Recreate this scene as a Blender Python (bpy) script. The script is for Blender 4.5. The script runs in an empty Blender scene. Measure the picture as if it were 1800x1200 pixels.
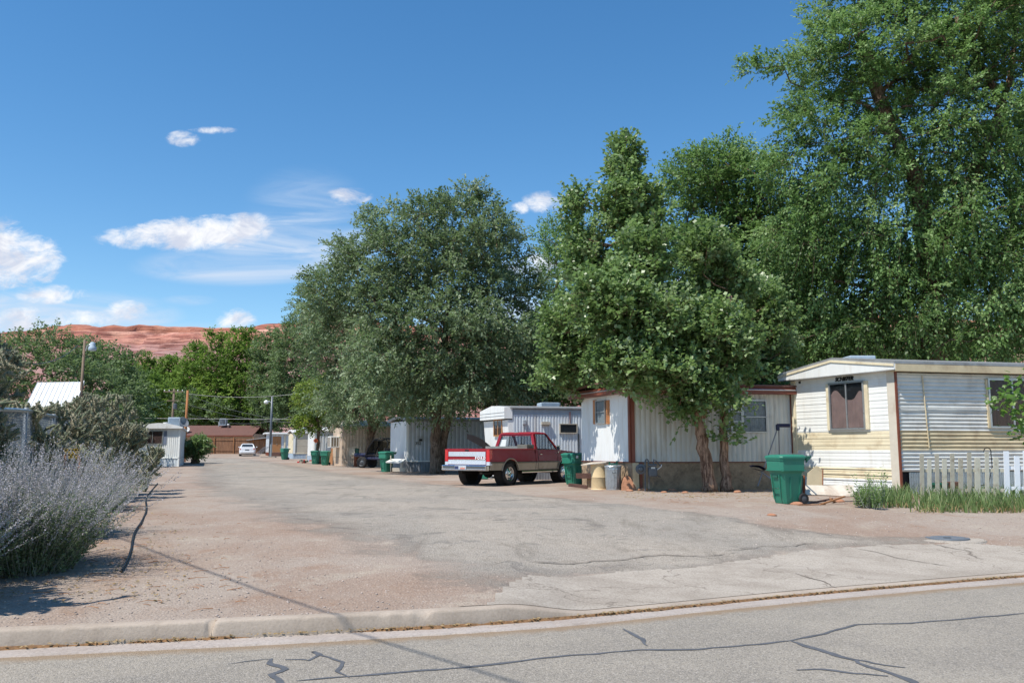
import bpy, bmesh, math, random
import numpy as np
from mathutils import Vector, Matrix, noise as mnoise

random.seed(7)
rng = np.random.default_rng(7)
PI = math.pi
S = bpy.context.scene
COL = S.collection

# ------------------------------------------------------------------ camera
EYE = 1.2
F = 1500.0                      # focal length in photo pixels (photo 1800 wide)
PITCH = math.atan(190 / F)
def ray(px, py):
    a, b = px - 900.0, 600.0 - py
    return (a, F * math.cos(PITCH) - b * math.sin(PITCH), F * math.sin(PITCH) + b * math.cos(PITCH))
def atz(px, py, z):
    d = ray(px, py); t = (z - EYE) / d[2]
    return (d[0] * t, d[1] * t, z)
def aty(px, py, Y):
    d = ray(px, py); t = Y / d[1]
    return (d[0] * t, Y, EYE + d[2] * t)
ROADZ = -0.42
KP = [atz(x, y, ROADZ) for x, y in ((0, 1141), (360, 1124), (858, 1099), (1100, 1078), (1392, 1048), (1800, 1013))]
_kx = [KP[0][0] - 80] + [p[0] for p in KP] + [KP[-1][0] + 80]
_ky = [KP[0][1] - 80 * 0.22] + [p[1] for p in KP] + [KP[-1][1] + 80 * 0.36]
_dx = np.linspace(_kx[0], _kx[-1], 1600)
_dy = np.interp(_dx, _kx, _ky)
_k = np.ones(17) / 17
_dys = np.convolve(np.pad(_dy, 8, mode='edge'), _k, 'valid')
_dys[:8] = _dy[:8]; _dys[-8:] = _dy[-8:]
def yk(x): return np.interp(x, _dx, _dys)
XD = atz(880, 1085, ROADZ)[0]      # where the kerb drops to the driveway
def kerbh(x):
    t = np.clip((x - XD) / 0.9, 0, 1); t = t * t * (3 - 2 * t)
    return 0.15 - 0.115 * t
def sstep(t):
    t = np.clip(t, 0, 1); return t * t * (3 - 2 * t)
def gz(x, y):
    """height of the lot / land"""
    v = y - yk(x)
    z0 = ROADZ + kerbh(x) - 0.01
    z = z0 * (1 - sstep(v / 9.0))
    z = z + np.clip((y - 70) * 0.018, 0, 0.9)
    return z
def G(px, py):
    d = ray(px, py); y = 5.0
    fn = lambda y: EYE + d[2] * y / d[1] - float(gz(d[0] * y / d[1], y))
    while fn(y) > 0 and y < 400: y *= 1.06
    a, b = y / 1.06, y
    for _ in range(14):
        m = (a + b) / 2
        if fn(m) > 0: a = m
        else: b = m
    return Vector((d[0] * b / d[1], b, float(gz(d[0] * b / d[1], b))))
def GY(px, Y):
    """ground point seen at pixel column px at distance Y"""
    x = (px - 900.0) / F * Y * 0.997
    return Vector((x, Y, float(gz(x, Y))))

# ------------------------------------------------------------------ tags
def tag(o, label=None, cat=None, group=None, kind=None):
    if label: o['label'] = label
    if cat: o['category'] = cat
    if group: o['group'] = group
    if kind: o['kind'] = kind
    return o
def thing(name, label, cat, loc=(0, 0, 0), rz=0.0, group=None):
    o = bpy.data.objects.new(name, None); COL.objects.link(o)
    o.empty_display_size = 0.2
    o.location = loc; o.rotation_euler = (0, 0, rz)
    return tag(o, label, cat, group)
def copy_tree(o, parent=None, label=None):
    c = o.copy(); COL.objects.link(c); c.parent = parent
    if label: c['label'] = label
    for ch in [x for x in bpy.data.objects if x.parent == o]:
        copy_tree(ch, c)
    return c

# ------------------------------------------------------------------ mesh builder
class MB:
    def __init__(s):
        s.v = []; s.f = []; s.m = []; s.mi = 0; s.M = Matrix.Identity(4); s.sm = []; s.smooth = False
    def add(s, vs, fs):
        n = len(s.v)
        for p in vs: s.v.append(tuple(s.M @ Vector(p)))
        for f in fs:
            s.f.append([n + i for i in f]); s.m.append(s.mi); s.sm.append(s.smooth)
        return s
    def box(s, c, d, rz=0.0, R=None, taper=1.0):
        x, y, z = d[0] / 2, d[1] / 2, d[2] / 2
        vs = [Vector((sx * x * (taper if sz > 0 else 1), sy * y * (taper if sz > 0 else 1), sz * z)) for sz in (-1, 1) for sx, sy in ((-1, -1), (1, -1), (1, 1), (-1, 1))]
        R = R if R is not None else Matrix.Rotation(rz, 3, 'Z')
        vs = [R @ p + Vector(c) for p in vs]
        return s.add(vs, [(3, 2, 1, 0), (4, 5, 6, 7), (0, 1, 5, 4), (1, 2, 6, 5), (2, 3, 7, 6), (3, 0, 4, 7)])
    def bbox(s, c, d, b=0.01, rz=0.0, R=None):
        """box with chamfered edges"""
        hx, hy, hz = d[0] / 2, d[1] / 2, d[2] / 2
        b = min(b, hx * .9, hy * .9, hz * .9)
        bm = bmesh.new(); bmesh.ops.create_cube(bm, size=1)
        for v in bm.verts: v.co = Vector((v.co.x * 2 * hx, v.co.y * 2 * hy, v.co.z * 2 * hz))
        bmesh.ops.bevel(bm, geom=bm.edges[:], offset=b, segments=2, affect='EDGES', profile=0.5)
        R = R if R is not None else Matrix.Rotation(rz, 3, 'Z')
        s.bm(bm, R, c)
        return s
    def bm(s, bm, R=None, c=(0, 0, 0)):
        bm.verts.index_update(); R = R if R is not None else Matrix.Identity(3)
        vs = [R @ v.co + Vector(c) for v in bm.verts]
        fs = [[v.index for v in f.verts] for f in bm.faces]
        bm.free(); return s.add(vs, fs)
    def beam(s, p, q, w, h=None, up=(0, 0, 1)):
        p, q = Vector(p), Vector(q); h = h or w
        d = (q - p); L = d.length; d.normalize()
        u = Vector(up)
        if abs(d.dot(u)) > 0.95: u = Vector((0, 1, 0))
        a = d.cross(u).normalized(); b = a.cross(d).normalized()
        R = Matrix((d, a, b)).transposed()
        return s.box((p + q) / 2, (L, w, h), R=R)
    def tube(s, pts, r, n=8, cap=True, closed=False):
        pts = [Vector(p) for p in pts]; N = len(pts)
        rs = r if hasattr(r, '__len__') else [r] * N
        vs = []; fs = []
        up = Vector((0, 0, 1)); prev = None
        for i, p in enumerate(pts):
            if closed: d = pts[(i + 1) % N] - pts[i - 1]
            else: d = pts[min(i + 1, N - 1)] - pts[max(i - 1, 0)]
            d.normalize()
            if prev is None:
                a = d.cross(up)
                if a.length < 0.1: a = d.cross(Vector((0, 1, 0)))
            else: a = prev - d * prev.dot(d)
            a.normalize(); prev = a; b = d.cross(a)
            for k in range(n):
                t = 2 * PI * k / n
                vs.append(p + (a * math.cos(t) + b * math.sin(t)) * rs[i])
        for i in range(N if closed else N - 1):
            j = (i + 1) % N
            for k in range(n):
                k2 = (k + 1) % n
                fs.append((i * n + k, i * n + k2, j * n + k2, j * n + k))
        if cap and not closed:
            fs.append(tuple(reversed(range(n)))); fs.append(tuple((N - 1) * n + k for k in range(n)))
        return s.add(vs, fs)
    def lathe(s, prof, c=(0, 0, 0), n=24, axis='Z', R=None, cap=True):
        """prof: list of (r, h)"""
        vs = []; fs = []
        for r, h in prof:
            for k in range(n):
                t = 2 * PI * k / n
                if axis == 'Z': p = Vector((r * math.cos(t), r * math.sin(t), h))
                elif axis == 'Y': p = Vector((r * math.cos(t), h, -r * math.sin(t)))
                else: p = Vector((h, r * math.cos(t), r * math.sin(t)))
                if R is not None: p = R @ p
                vs.append(p + Vector(c))
        N = len(prof)
        for i in range(N - 1):
            for k in range(n):
                k2 = (k + 1) % n
                fs.append((i * n + k, i * n + k2, (i + 1) * n + k2, (i + 1) * n + k))
        if cap:
            fs.append(tuple(reversed(range(n)))); fs.append(tuple((N - 1) * n + k for k in range(n)))
        return s.add(vs, fs)
    def prism(s, poly, off):
        """poly: list of 3-D points (planar), extruded by vector off"""
        n = len(poly); off = Vector(off)
        vs = [Vector(p) for p in poly] + [Vector(p) + off for p in poly]
        fs = [tuple(range(n)), tuple(reversed(range(n, 2 * n)))]
        fs += [(i, i + n, (i + 1) % n + n, (i + 1) % n) for i in range(n)]
        return s.add(vs, fs)
    def loft(s, rings, cap=True, closed=True):
        n = len(rings[0]); vs = [p for r in rings for p in r]; fs = []
        for i in range(len(rings) - 1):
            for k in range(n if closed else n - 1):
                k2 = (k + 1) % n
                fs.append((i * n + k, i * n + k2, (i + 1) * n + k2, (i + 1) * n + k))
        if cap:
            fs.append(tuple(reversed(range(n)))); fs.append(tuple((len(rings) - 1) * n + k for k in range(n)))
        return s.add(vs, fs)
    def grid(s, f, nu, nv):
        vs = [f(i / nu, j / nv) for j in range(nv + 1) for i in range(nu + 1)]
        fs = [(j * (nu + 1) + i, j * (nu + 1) + i + 1, (j + 1) * (nu + 1) + i + 1, (j + 1) * (nu + 1) + i) for j in range(nv) for i in range(nu)]
        return s.add(vs, fs)
    def build(s, name, mats, parent=None, fix=True, smooth_angle=None):
        me = bpy.data.meshes.new(name)
        me.from_pydata(s.v, [], s.f)
        if not isinstance(mats, (list, tuple)): mats = [mats]
        for m in mats: me.materials.append(m)
        me.polygons.foreach_set('material_index', s.m)
        me.polygons.foreach_set('use_smooth', s.sm)
        me.update()
        if fix:
            b = bmesh.new(); b.from_mesh(me)
            bmesh.ops.recalc_face_normals(b, faces=b.faces[:]); b.to_mesh(me); b.free()
        if smooth_angle:
            me.polygons.foreach_set('use_smooth', [True] * len(me.polygons))
            me.set_sharp_from_angle(angle=math.radians(smooth_angle))
        o = bpy.data.objects.new(name, me); COL.objects.link(o)
        if parent is not None: o.parent = parent
        return o

def np_mesh(name, V, quads, mat, parent=None, attr=None, tris=False, smooth=False):
    """fast mesh from numpy arrays. V (n,3), quads (m,4)"""
    k = 3 if tris else 4
    me = bpy.data.meshes.new(name)
    V = np.ascontiguousarray(V, dtype=np.float32); Q = np.ascontiguousarray(quads, dtype=np.int32)
    me.vertices.add(len(V)); me.vertices.foreach_set('co', V.ravel())
    me.loops.add(len(Q) * k); me.loops.foreach_set('vertex_index', Q.ravel())
    me.polygons.add(len(Q))
    me.polygons.foreach_set('loop_start', np.arange(0, len(Q) * k, k, dtype=np.int32))
    if smooth: me.polygons.foreach_set('use_smooth', np.ones(len(Q), dtype=bool))
    for an, av in (attr or {}).items():
        a = me.attributes.new(an, 'FLOAT', 'POINT'); a.data.foreach_set('value', np.ascontiguousarray(av, dtype=np.float32))
    me.update(calc_edges=True)
    me.materials.append(mat)
    o = bpy.data.objects.new(name, me); COL.objects.link(o)
    if parent is not None: o.parent = parent
    return o

# ------------------------------------------------------------------ materials
def srgb(r, g, b):
    f = lambda c: (c / 255 / 12.92) if c / 255 <= 0.04045 else ((c / 255 + 0.055) / 1.055) ** 2.4
    return (f(r), f(g), f(b), 1)
class NT:
    def __init__(s, nt): s.nt = nt
    def n(s, t, **kw):
        nd = s.nt.nodes.new(t)
        for k, v in kw.items():
            if k.startswith('i_'): nd.inputs[k[2:].replace('_', ' ')].default_value = v
            else: setattr(nd, k, v)
        return nd
    def l(s, a, b): s.nt.links.new(a, b)
    def val(s, sock, v):
        if isinstance(v, bpy.types.NodeSocket): s.l(v, sock)
        else: sock.default_value = v
    def math(s, op, a, b=0.0, c=0.0, clamp=False):
        nd = s.nt.nodes.new('ShaderNodeMath'); nd.operation = op; nd.use_clamp = clamp
        s.val(nd.inputs[0], a); s.val(nd.inputs[1], b); s.val(nd.inputs[2], c)
        return nd.outputs[0]
    def mix(s, fac, a, b, mode='MIX'):
        nd = s.nt.nodes.new('ShaderNodeMix'); nd.data_type = 'RGBA'; nd.blend_type = mode
        s.val(nd.inputs[0], fac); s.val(nd.inputs[6], a); s.val(nd.inputs[7], b)
        return nd.outputs[2]
    def noise(s, scale, detail=4.0, rough=0.55, vec=None, dist=0.0):
        nd = s.n('ShaderNodeTexNoise'); nd.inputs['Scale'].default_value = scale
        nd.inputs['Detail'].default_value = detail; nd.inputs['Roughness'].default_value = rough
        nd.inputs['Distortion'].default_value = dist
        if vec is not None: s.l(vec, nd.inputs['Vector'])
        return nd.outputs[0]
    def ramp(s, fac, stops, interp='LINEAR'):
        nd = s.n('ShaderNodeValToRGB'); nd.color_ramp.interpolation = interp
        el = nd.color_ramp.elements
        while len(el) < len(stops): el.new(0.5)
        for e, (p, c) in zip(el, stops):
            e.position = p; e.color = c if hasattr(c, '__len__') else (c, c, c, 1)
        s.val(nd.inputs[0], fac); return nd.outputs[0]
    def mrange(s, v, a, b, c=0.0, d=1.0, smooth=False):
        nd = s.n('ShaderNodeMapRange'); nd.interpolation_type = 'SMOOTHSTEP' if smooth else 'LINEAR'
        s.val(nd.inputs[0], v); nd.inputs[1].default_value = a; nd.inputs[2].default_value = b
        nd.inputs[3].default_value = c; nd.inputs[4].default_value = d
        return nd.outputs[0]
def new_mat(name):
    m = bpy.data.materials.new(name); m.use_nodes = True
    nt = m.node_tree; b = nt.nodes['Principled BSDF']
    return m, NT(nt), b
def mat(name, col, rough=0.6, metal=0.0, var=0.12, vscale=4.0, bump=0.0, bscale=30.0, dirt=None, dirt_amt=0.35, dscale=1.5, spec=0.5, coat=0.0, stretch=None):
    """painted / plain surface with uneven colour, wear and optional dirt"""
    m, T, b = new_mat(name)
    tc = T.n('ShaderNodeTexCoord').outputs['Object']
    if stretch:
        mp = T.n('ShaderNodeMapping'); T.l(tc, mp.inputs[0]); mp.inputs['Scale'].default_value = stretch; tc2 = mp.outputs[0]
    else: tc2 = tc
    n1 = T.noise(vscale, 5, 0.6, tc2)
    c = tuple(col[:3]) + (1,)
    dark = tuple(x * (1 - var) for x in c[:3]) + (1,); light = tuple(min(x * (1 + var), 0.95) for x in c[:3]) + (1,)
    out = T.ramp(n1, [(0.3, dark), (0.7, light)])
    if dirt:
        n2 = T.noise(dscale, 6, 0.65, tc2, 0.4)
        k = T.mrange(n2, 0.48, 0.72, 0, dirt_amt, True)
        out = T.mix(k, out, tuple(dirt[:3]) + (1,))
    T.l(out, b.inputs['Base Color'])
    b.inputs['Metallic'].default_value = metal
    b.inputs['Specular IOR Level'].default_value = spec
    if coat: b.inputs['Coat Weight'].default_value = coat; b.inputs['Coat Roughness'].default_value = 0.08
    r = T.mrange(T.noise(vscale * 3, 3, 0.6, tc), 0.3, 0.7, max(rough - 0.1, 0.03), min(rough + 0.1, 1))
    T.l(r, b.inputs['Roughness'])
    if bump:
        bp = T.n('ShaderNodeBump'); bp.inputs['Strength'].default_value = 1.0; bp.inputs['Distance'].default_value = bump
        T.l(T.noise(bscale, 4, 0.6, tc2), bp.inputs['Height']); T.l(bp.outputs[0], b.inputs['Normal'])
    return m
# ------------------------------------------------------------------ world, sun, camera
SUN_EL, SUN_AZ = math.radians(60), math.radians(38)      # azimuth: degrees in front of due left
w = bpy.data.worlds.new("World"); S.world = w; w.use_nodes = True
T = NT(w.node_tree); bg = w.node_tree.nodes['Background']; bg.inputs[1].default_value = 0.12
sky = T.n('ShaderNodeTexSky'); sky.sky_type = 'NISHITA'; sky.sun_disc = False
sky.sun_elevation = SUN_EL; sky.sun_rotation = math.radians(-90) - SUN_AZ
sky.altitude = 1200; sky.air_density = 1.15; sky.dust_density = 0.35; sky.ozone_density = 2.2
hsv = T.n('ShaderNodeHueSaturation'); hsv.inputs['Saturation'].default_value = 1.28; hsv.inputs['Value'].default_value = 1.18; hsv.inputs['Hue'].default_value = 0.497
T.l(sky.outputs[0], hsv.inputs['Color'])
tc = T.n('ShaderNodeTexCoord').outputs['Generated']
sep = T.n('ShaderNodeSeparateXYZ'); T.l(tc, sep.inputs[0])
yy = T.math('MAXIMUM', sep.outputs[1], 0.02)
u = T.math('DIVIDE', sep.outputs[0], yy); v = T.math('DIVIDE', sep.outputs[2], yy)
cmb = T.n('ShaderNodeCombineXYZ'); T.l(u, cmb.inputs[0]); T.l(T.math('MULTIPLY', v, 1.7), cmb.inputs[1])
nz = T.noise(30, 9, 0.66, cmb.outputs[0], 0.4)
nzb = T.noise(17, 6, 0.62, cmb.outputs[0], 0.8)
mpw = T.n('ShaderNodeMapping'); T.l(cmb.outputs[0], mpw.inputs[0]); mpw.inputs['Scale'].default_value = (1, 3.2, 1); mpw.inputs['Rotation'].default_value = (0, 0, 0.15)
nw = T.noise(6, 8, 0.6, mpw.outputs[0], 1.0)
def uv(px, py):
    d = ray(px, py); return d[0] / d[1], d[2] / d[1]
def blob(cx, cy, rx, ry, k=1.0):
    u0, v0 = uv(cx, cy)
    a = T.math('MULTIPLY', T.math('SUBTRACT', u, u0), F / rx); b = T.math('MULTIPLY', T.math('SUBTRACT', v, v0), F / ry)
    d2 = T.math('ADD', T.math('MULTIPLY', a, a), T.math('MULTIPLY', b, b))
    return T.math('MULTIPLY', T.math('MAXIMUM', T.math('SUBTRACT', 1.0, d2), 0.0), k)
def vmax(lst):
    o = lst[0]
    for x in lst[1:]: o = T.math('MAXIMUM', o, x)
    return o
puffs = vmax([blob(*a) for a in ((250, 418, 100, 24, 1.1), (320, 412, 100, 36, 1.4), (380, 408, 80, 36, 1.3), (430, 402, 62, 36, 1.2), (20, 458, 105, 62, 1.2), (-10, 430, 70, 60, 1.2),
         (90, 517, 75, 20), (220, 546, 48, 22), (612, 345, 48, 20, .9), (960, 356, 50, 24), (915, 366, 22, 14), (412, 562, 45, 24), (70, 490, 30, 12, .8),
         (322, 244, 36, 18, .8), (372, 229, 50, 9, .8), (40, 562, 100, 26, .75), (150, 560, 90, 20, .65), (950, 470, 90, 30, .8), (1200, 520, 60, 40, .9))])
wisps = vmax([blob(*a) for a in ((90, 556, 250, 55, 1.2), (500, 430, 200, 75, .85), (535, 372, 130, 95, .42), (420, 468, 210, 40, .8), (900, 560, 260, 60, .6), (300, 600, 300, 40, .5), (330, 528, 60, 12, .4))])
cd = T.math('ADD', puffs, T.math('MULTIPLY', T.math('SUBTRACT', nz, 0.5), 2.9))
cd = T.math('MULTIPLY', T.mrange(cd, 0.08, 1.25, 0, 1, True), T.mrange(puffs, 0.0, 0.25, 0, 1))
wd = T.math('MULTIPLY', T.mrange(nw, 0.30, 0.68, 0.12, 1, True), T.mrange(wisps, 0.0, 0.75, 0, 0.9, True))
up = T.mrange(sep.outputs[1], 0.02, 0.1, 0, 1)
cd = T.math('MULTIPLY', cd, up); wd = T.math('MULTIPLY', wd, up)
shade = T.mrange(nzb, 0.35, 0.62, 0, 1, True)
ccol = T.mix(shade, (4.9, 5.2, 6.1, 1), (7.5, 7.5, 7.6, 1))
c1 = T.mix(wd, hsv.outputs[0], (4.8, 5.6, 6.8, 1))
c2 = T.mix(T.math('MULTIPLY', cd, 0.95), c1, ccol)
T.l(c2, bg.inputs[0])

sd = bpy.data.lights.new('sun', 'SUN'); sd.energy = 5.0; sd.angle = math.radians(0.5); sd.color = (1.0, 0.945, 0.86)
so = bpy.data.objects.new('sun', sd); COL.objects.link(so)
sdir = Vector((-math.cos(SUN_EL) * math.cos(SUN_AZ), -math.cos(SUN_EL) * math.sin(SUN_AZ), math.sin(SUN_EL)))
so.rotation_euler = sdir.to_track_quat('Z', 'Y').to_euler(); so.location = (0, 0, 30)
cam = bpy.data.cameras.new('camera'); co = bpy.data.objects.new('camera', cam); COL.objects.link(co)
co.location = (0, 0, EYE); co.rotation_euler = (PI / 2 + PITCH, 0, 0)
cam.sensor_width = 36; cam.lens = 36 * F / 1800; cam.clip_end = 9000; cam.clip_start = 0.05
S.camera = co
S.view_settings.view_transform = 'Standard'; S.view_settings.look = 'None'; S.view_settings.gamma = 1; S.view_settings.exposure = 0.22
S.render.engine = 'CYCLES'
S.cycles.max_bounces = 5; S.cycles.diffuse_bounces = 2; S.cycles.glossy_bounces = 2; S.cycles.transparent_max_bounces = 8
# ------------------------------------------------------------------ ground
def shoelace_dist(P, poly):
    """signed distance (inside positive) of points P (n,2) to polygon"""
    poly = np.array(poly, dtype=float); n = len(poly)
    inside = np.zeros(len(P), bool); dmin = np.full(len(P), 1e9)
    for i in range(n):
        a, b = poly[i], poly[(i + 1) % n]
        ab = b - a; t = np.clip(((P - a) @ ab) / (ab @ ab), 0, 1)
        d = np.hypot(*(P - (a + t[:, None] * ab)).T); dmin = np.minimum(dmin, d)
        c = ((a[1] > P[:, 1]) != (b[1] > P[:, 1])) & (P[:, 0] < (b[0] - a[0]) * (P[:, 1] - a[1]) / (b[1] - a[1] + 1e-12) + a[0])
        inside ^= c
    return np.where(inside, dmin, -dmin)
def vnoise(P, sc, seed=0):
    return np.array([mnoise.noise(Vector((p[0] * sc, p[1] * sc, seed))) for p in P])

def ground_mat():
    m, T, b = new_mat('lot_surface')
    pos = T.n('ShaderNodeNewGeometry').outputs['Position']
    at = T.n('ShaderNodeAttribute'); at.attribute_name = 'asph'; asph = at.outputs['Fac']
    big = T.noise(0.22, 5, 0.6, pos, 0.5); mid = T.noise(1.3, 6, 0.65, pos, 0.3); fine = T.noise(14, 6, 0.7, pos); vf = T.noise(60, 3, 0.6, pos)
    sand = T.mix(T.mrange(big, 0.4, 0.62, 0, 1, True), srgb(160, 148, 136), srgb(150, 131, 116))
    sand = T.mix(T.mrange(mid, 0.52, 0.72, 0, 0.8, True), sand, srgb(145, 120, 101))
    sand = T.mix(T.mrange(mid, 0.46, 0.3, 0, 0.6, True), sand, srgb(172, 162, 147))
    # pebbles
    vo = T.n('ShaderNodeTexVoronoi'); vo.inputs['Scale'].default_value = 38; T.l(pos, vo.inputs['Vector'])
    vo2 = T.n('ShaderNodeTexVoronoi'); vo2.inputs['Scale'].default_value = 15; T.l(pos, vo2.inputs['Vector'])
    pc = T.n('ShaderNodeSeparateColor'); T.l(vo.outputs['Color'], pc.inputs[0])
    pc2 = T.n('ShaderNodeSeparateColor'); T.l(vo2.outputs['Color'], pc2.inputs[0])
    sand = T.mix(T.math('MULTIPLY', T.mrange(pc.outputs[0], 0.6, 1.0, 0, 0.55), T.mrange(vo.outputs['Distance'], 0.5, 0.3)), sand, srgb(205, 194, 184))
    sand = T.mix(T.math('MULTIPLY', T.mrange(pc.outputs[1], 0.7, 1.0, 0, 0.5), T.mrange(vo.outputs['Distance'], 0.5, 0.3)), sand, srgb(105, 85, 76))
    sand = T.mix(T.math('MULTIPLY', T.mrange(pc2.outputs[0], 0.86, 0.9, 0, 0.6), T.mrange(vo2.outputs['Distance'], 0.3, 0.2)), sand, srgb(120, 104, 96))
    sand = T.mix(T.mrange(fine, 0.35, 0.65, 0.0, 0.22), sand, srgb(112, 88, 76))
    # worn asphalt
    a_ = T.mix(T.mrange(big, 0.38, 0.62, 0, 1, True), srgb(146, 139, 129), srgb(162, 152, 139))
    mp = T.n('ShaderNodeMapping'); T.l(pos, mp.inputs[0]); mp.inputs['Rotation'].default_value = (0, 0, math.radians(-20)); mp.inputs['Scale'].default_value = (1.6, 0.28, 1)
    st = T.noise(1.0, 5, 0.6, mp.outputs[0], 0.4)
    a_ = T.mix(T.mrange(st, 0.53, 0.7, 0, 0.6, True), a_, srgb(116, 108, 97))
    a_ = T.mix(T.mrange(T.noise(3.1, 7, 0.8, pos, 0.5), 0.48, 0.66, 0, 0.6, True), a_, srgb(124, 115, 102))
    pot = T.noise(0.75, 5, 0.62, pos, 1.2)
    a_ = T.mix(T.mrange(pot, 0.62, 0.7, 0, 0.9, True), a_, srgb(124, 112, 98))
    a_ = T.mix(T.mrange(pot, 0.585, 0.61, 0, 0.5, True), a_, srgb(106, 102, 97))
    a_ = T.mix(T.mrange(vf, 0.5, 0.7, 0, 0.5), a_, srgb(192, 187, 180))
    a_ = T.mix(T.mrange(vf, 0.48, 0.34, 0, 0.75), a_, srgb(88, 84, 79))
    vc = T.n('ShaderNodeTexVoronoi'); vc.feature = 'DISTANCE_TO_EDGE'; vc.inputs['Scale'].default_value = 0.42
    wv = T.n('ShaderNodeVectorMath'); wv.operation = 'ADD'; nn = T.n('ShaderNodeTexNoise'); nn.inputs['Scale'].default_value = 1.2; nn.inputs['Detail'].default_value = 5; T.l(pos, nn.inputs['Vector'])
    T.l(pos, wv.inputs[0]); sc = T.n('ShaderNodeVectorMath'); sc.operation = 'SCALE'; sc.inputs['Scale'].default_value = 1.6; T.l(nn.outputs['Color'], sc.inputs[0]); T.l(sc.outputs[0], wv.inputs[1])
    T.l(wv.outputs[0], vc.inputs['Vector'])
    crk = T.mrange(vc.outputs['Distance'], 0.003, 0.009, 1, 0)
    crk = T.math('MULTIPLY', crk, T.mrange(T.noise(0.3, 3, 0.5, pos), 0.5, 0.62, 0, 0.55))
    a_ = T.mix(crk, a_, srgb(96, 88, 80))
    # blend by mask; dark rim where the asphalt edge breaks up
    k0 = T.math('ADD', asph, T.math('MULTIPLY', T.math('SUBTRACT', T.math('ADD', mid, T.math('MULTIPLY', fine, 0.45)), 0.72), 0.9))
    k = T.mrange(k0, 0.28, 0.6, 0, 1, True)
    rim = T.math('MULTIPLY', T.mrange(k0, 0.26, 0.45, 0, 1, True), T.mrange(k0, 0.9, 0.5, 0, 1, True))
    rim = T.math('MULTIPLY', rim, T.mrange(big, 0.42, 0.55, 0.25, 0.9))
    col = T.mix(k, sand, a_)
    col = T.mix(T.math('MULTIPLY', rim, 0.42), col, srgb(88, 80, 74))
    T.l(col, b.inputs['Base Color']); b.inputs['Roughness'].default_value = 0.95; b.inputs['Specular IOR Level'].default_value = 0.25
    bp = T.n('ShaderNodeBump'); bp.inputs['Distance'].default_value = 0.018; bp.inputs['Strength'].default_value = 0.9
    hh = T.math('ADD', T.math('MULTIPLY', fine, 0.8), T.math('ADD', T.math('MULTIPLY', mid, 1.6), T.math('MULTIPLY', T.mrange(vo.outputs['Distance'], 0.0, 0.6, 1, 0), 0.5)))
    T.l(hh, bp.inputs['Height']); T.l(bp.outputs[0], b.inputs['Normal'])
    return m
M_lot = ground_mat()

def geo(a, b, s0, g):
    out = [a]; s = s0
    while out[-1] < b: out.append(out[-1] + s); s *= g
    return out
xs = sorted(set([-round(x, 3) for x in geo(12, 5000, 0.3, 1.12)] + [round(x, 3) for x in np.arange(-12, 12.01, 0.2)] + [round(x, 3) for x in geo(12, 5000, 0.3, 1.12)]))
vs_ = [-60, -10, -2, 0.04, 0.12] + geo(0.3, 20, 0.2, 1.0)[0:] + geo(20.3, 8000, 0.3, 1.06)
X, Vv = np.meshgrid(np.array(xs), np.array(vs_))
Yg = yk(X) + Vv
Z = gz(X, Yg)
fl = np.array([mnoise.noise(Vector((a * .8, b * .8, 3))) * .018 + mnoise.noise(Vector((a * 3.3, b * 3.3, 8))) * .006 for a, b in zip(X.ravel(), Yg.ravel())]).reshape(X.shape)
def rough_at(x, y): return mnoise.noise(Vector((x * .8, y * .8, 3))) * .018 + mnoise.noise(Vector((x * 3.3, y * 3.3, 8))) * .006
Z = Z + fl * np.clip((Vv - 0.3) / 1.0, 0, 1)
Z[Vv < 0.1] = -0.62
V3 = np.stack([X, Yg, Z], -1).reshape(-1, 3)
nx, ny = len(xs), len(vs_)
idx = np.arange(nx * ny).reshape(ny, nx)
Q = np.stack([idx[:-1, :-1], idx[:-1, 1:], idx[1:, 1:], idx[1:, :-1]], -1).reshape(-1, 4)
g = np_mesh('ground', V3, Q, M_lot, attr={'asph': np.zeros(len(V3))}, smooth=True); tag(g, kind='structure')

# asphalt lane: fine sheet over the ground, mask from an outline measured on the ground
def W(*pp): return [tuple(G(x, y)[:2]) for x, y in pp]
lane = W((905, 1052), (1010, 1020), (1150, 1004), (1300, 985), (1480, 968), (1660, 962), (1690, 948), (1500, 943), (1380, 930), (1290, 912), (1180, 897), (1020, 880), (860, 862), (720, 845), (600, 832), (500, 815), (440, 806), (300, 803), (335, 812), (350, 830), (340, 850), (400, 880), (450, 905), (560, 935), (640, 965), (760, 1000))
xs2 = np.concatenate([np.arange(-34, -12, 0.5), np.arange(-12, 13, 0.16)]); vs2 = np.concatenate([np.arange(0.2, 16, 0.14), np.arange(16, 40, 0.3), np.arange(40, 100, 0.8)])
X, Vv = np.meshgrid(xs2, vs2); Yg = yk(X) + Vv
P2 = np.stack([X.ravel(), Yg.ravel()], -1)
sd_ = shoelace_dist(P2, lane)
sd_ = sd_ + 0.5 * vnoise(P2, 0.7, 2) + 0.25 * vnoise(P2, 2.3, 5)
Zl = np.array([gz(a, b) + rough_at(a, b) * min(max((b - yk(a) - 0.3), 0), 1) for a, b in P2]) + 0.008
soft = np.where((P2[:, 0] < -0.1 * P2[:, 1]) | (P2[:, 1] < 11), 3.0, 1.2); mask = np.clip((sd_ + 0.45 + (soft - 1.2) * .3) / soft, 0, 1)
ny, nx = X.shape; idx = np.arange(nx * ny).reshape(ny, nx)
Q = np.stack([idx[:-1, :-1], idx[:-1, 1:], idx[1:, 1:], idx[1:, :-1]], -1).reshape(-1, 4)
Q = Q[(mask[Q].max(1) > 0.0)]
used = np.unique(Q); remap = -np.ones(nx * ny, int); remap[used] = np.arange(len(used))
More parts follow.
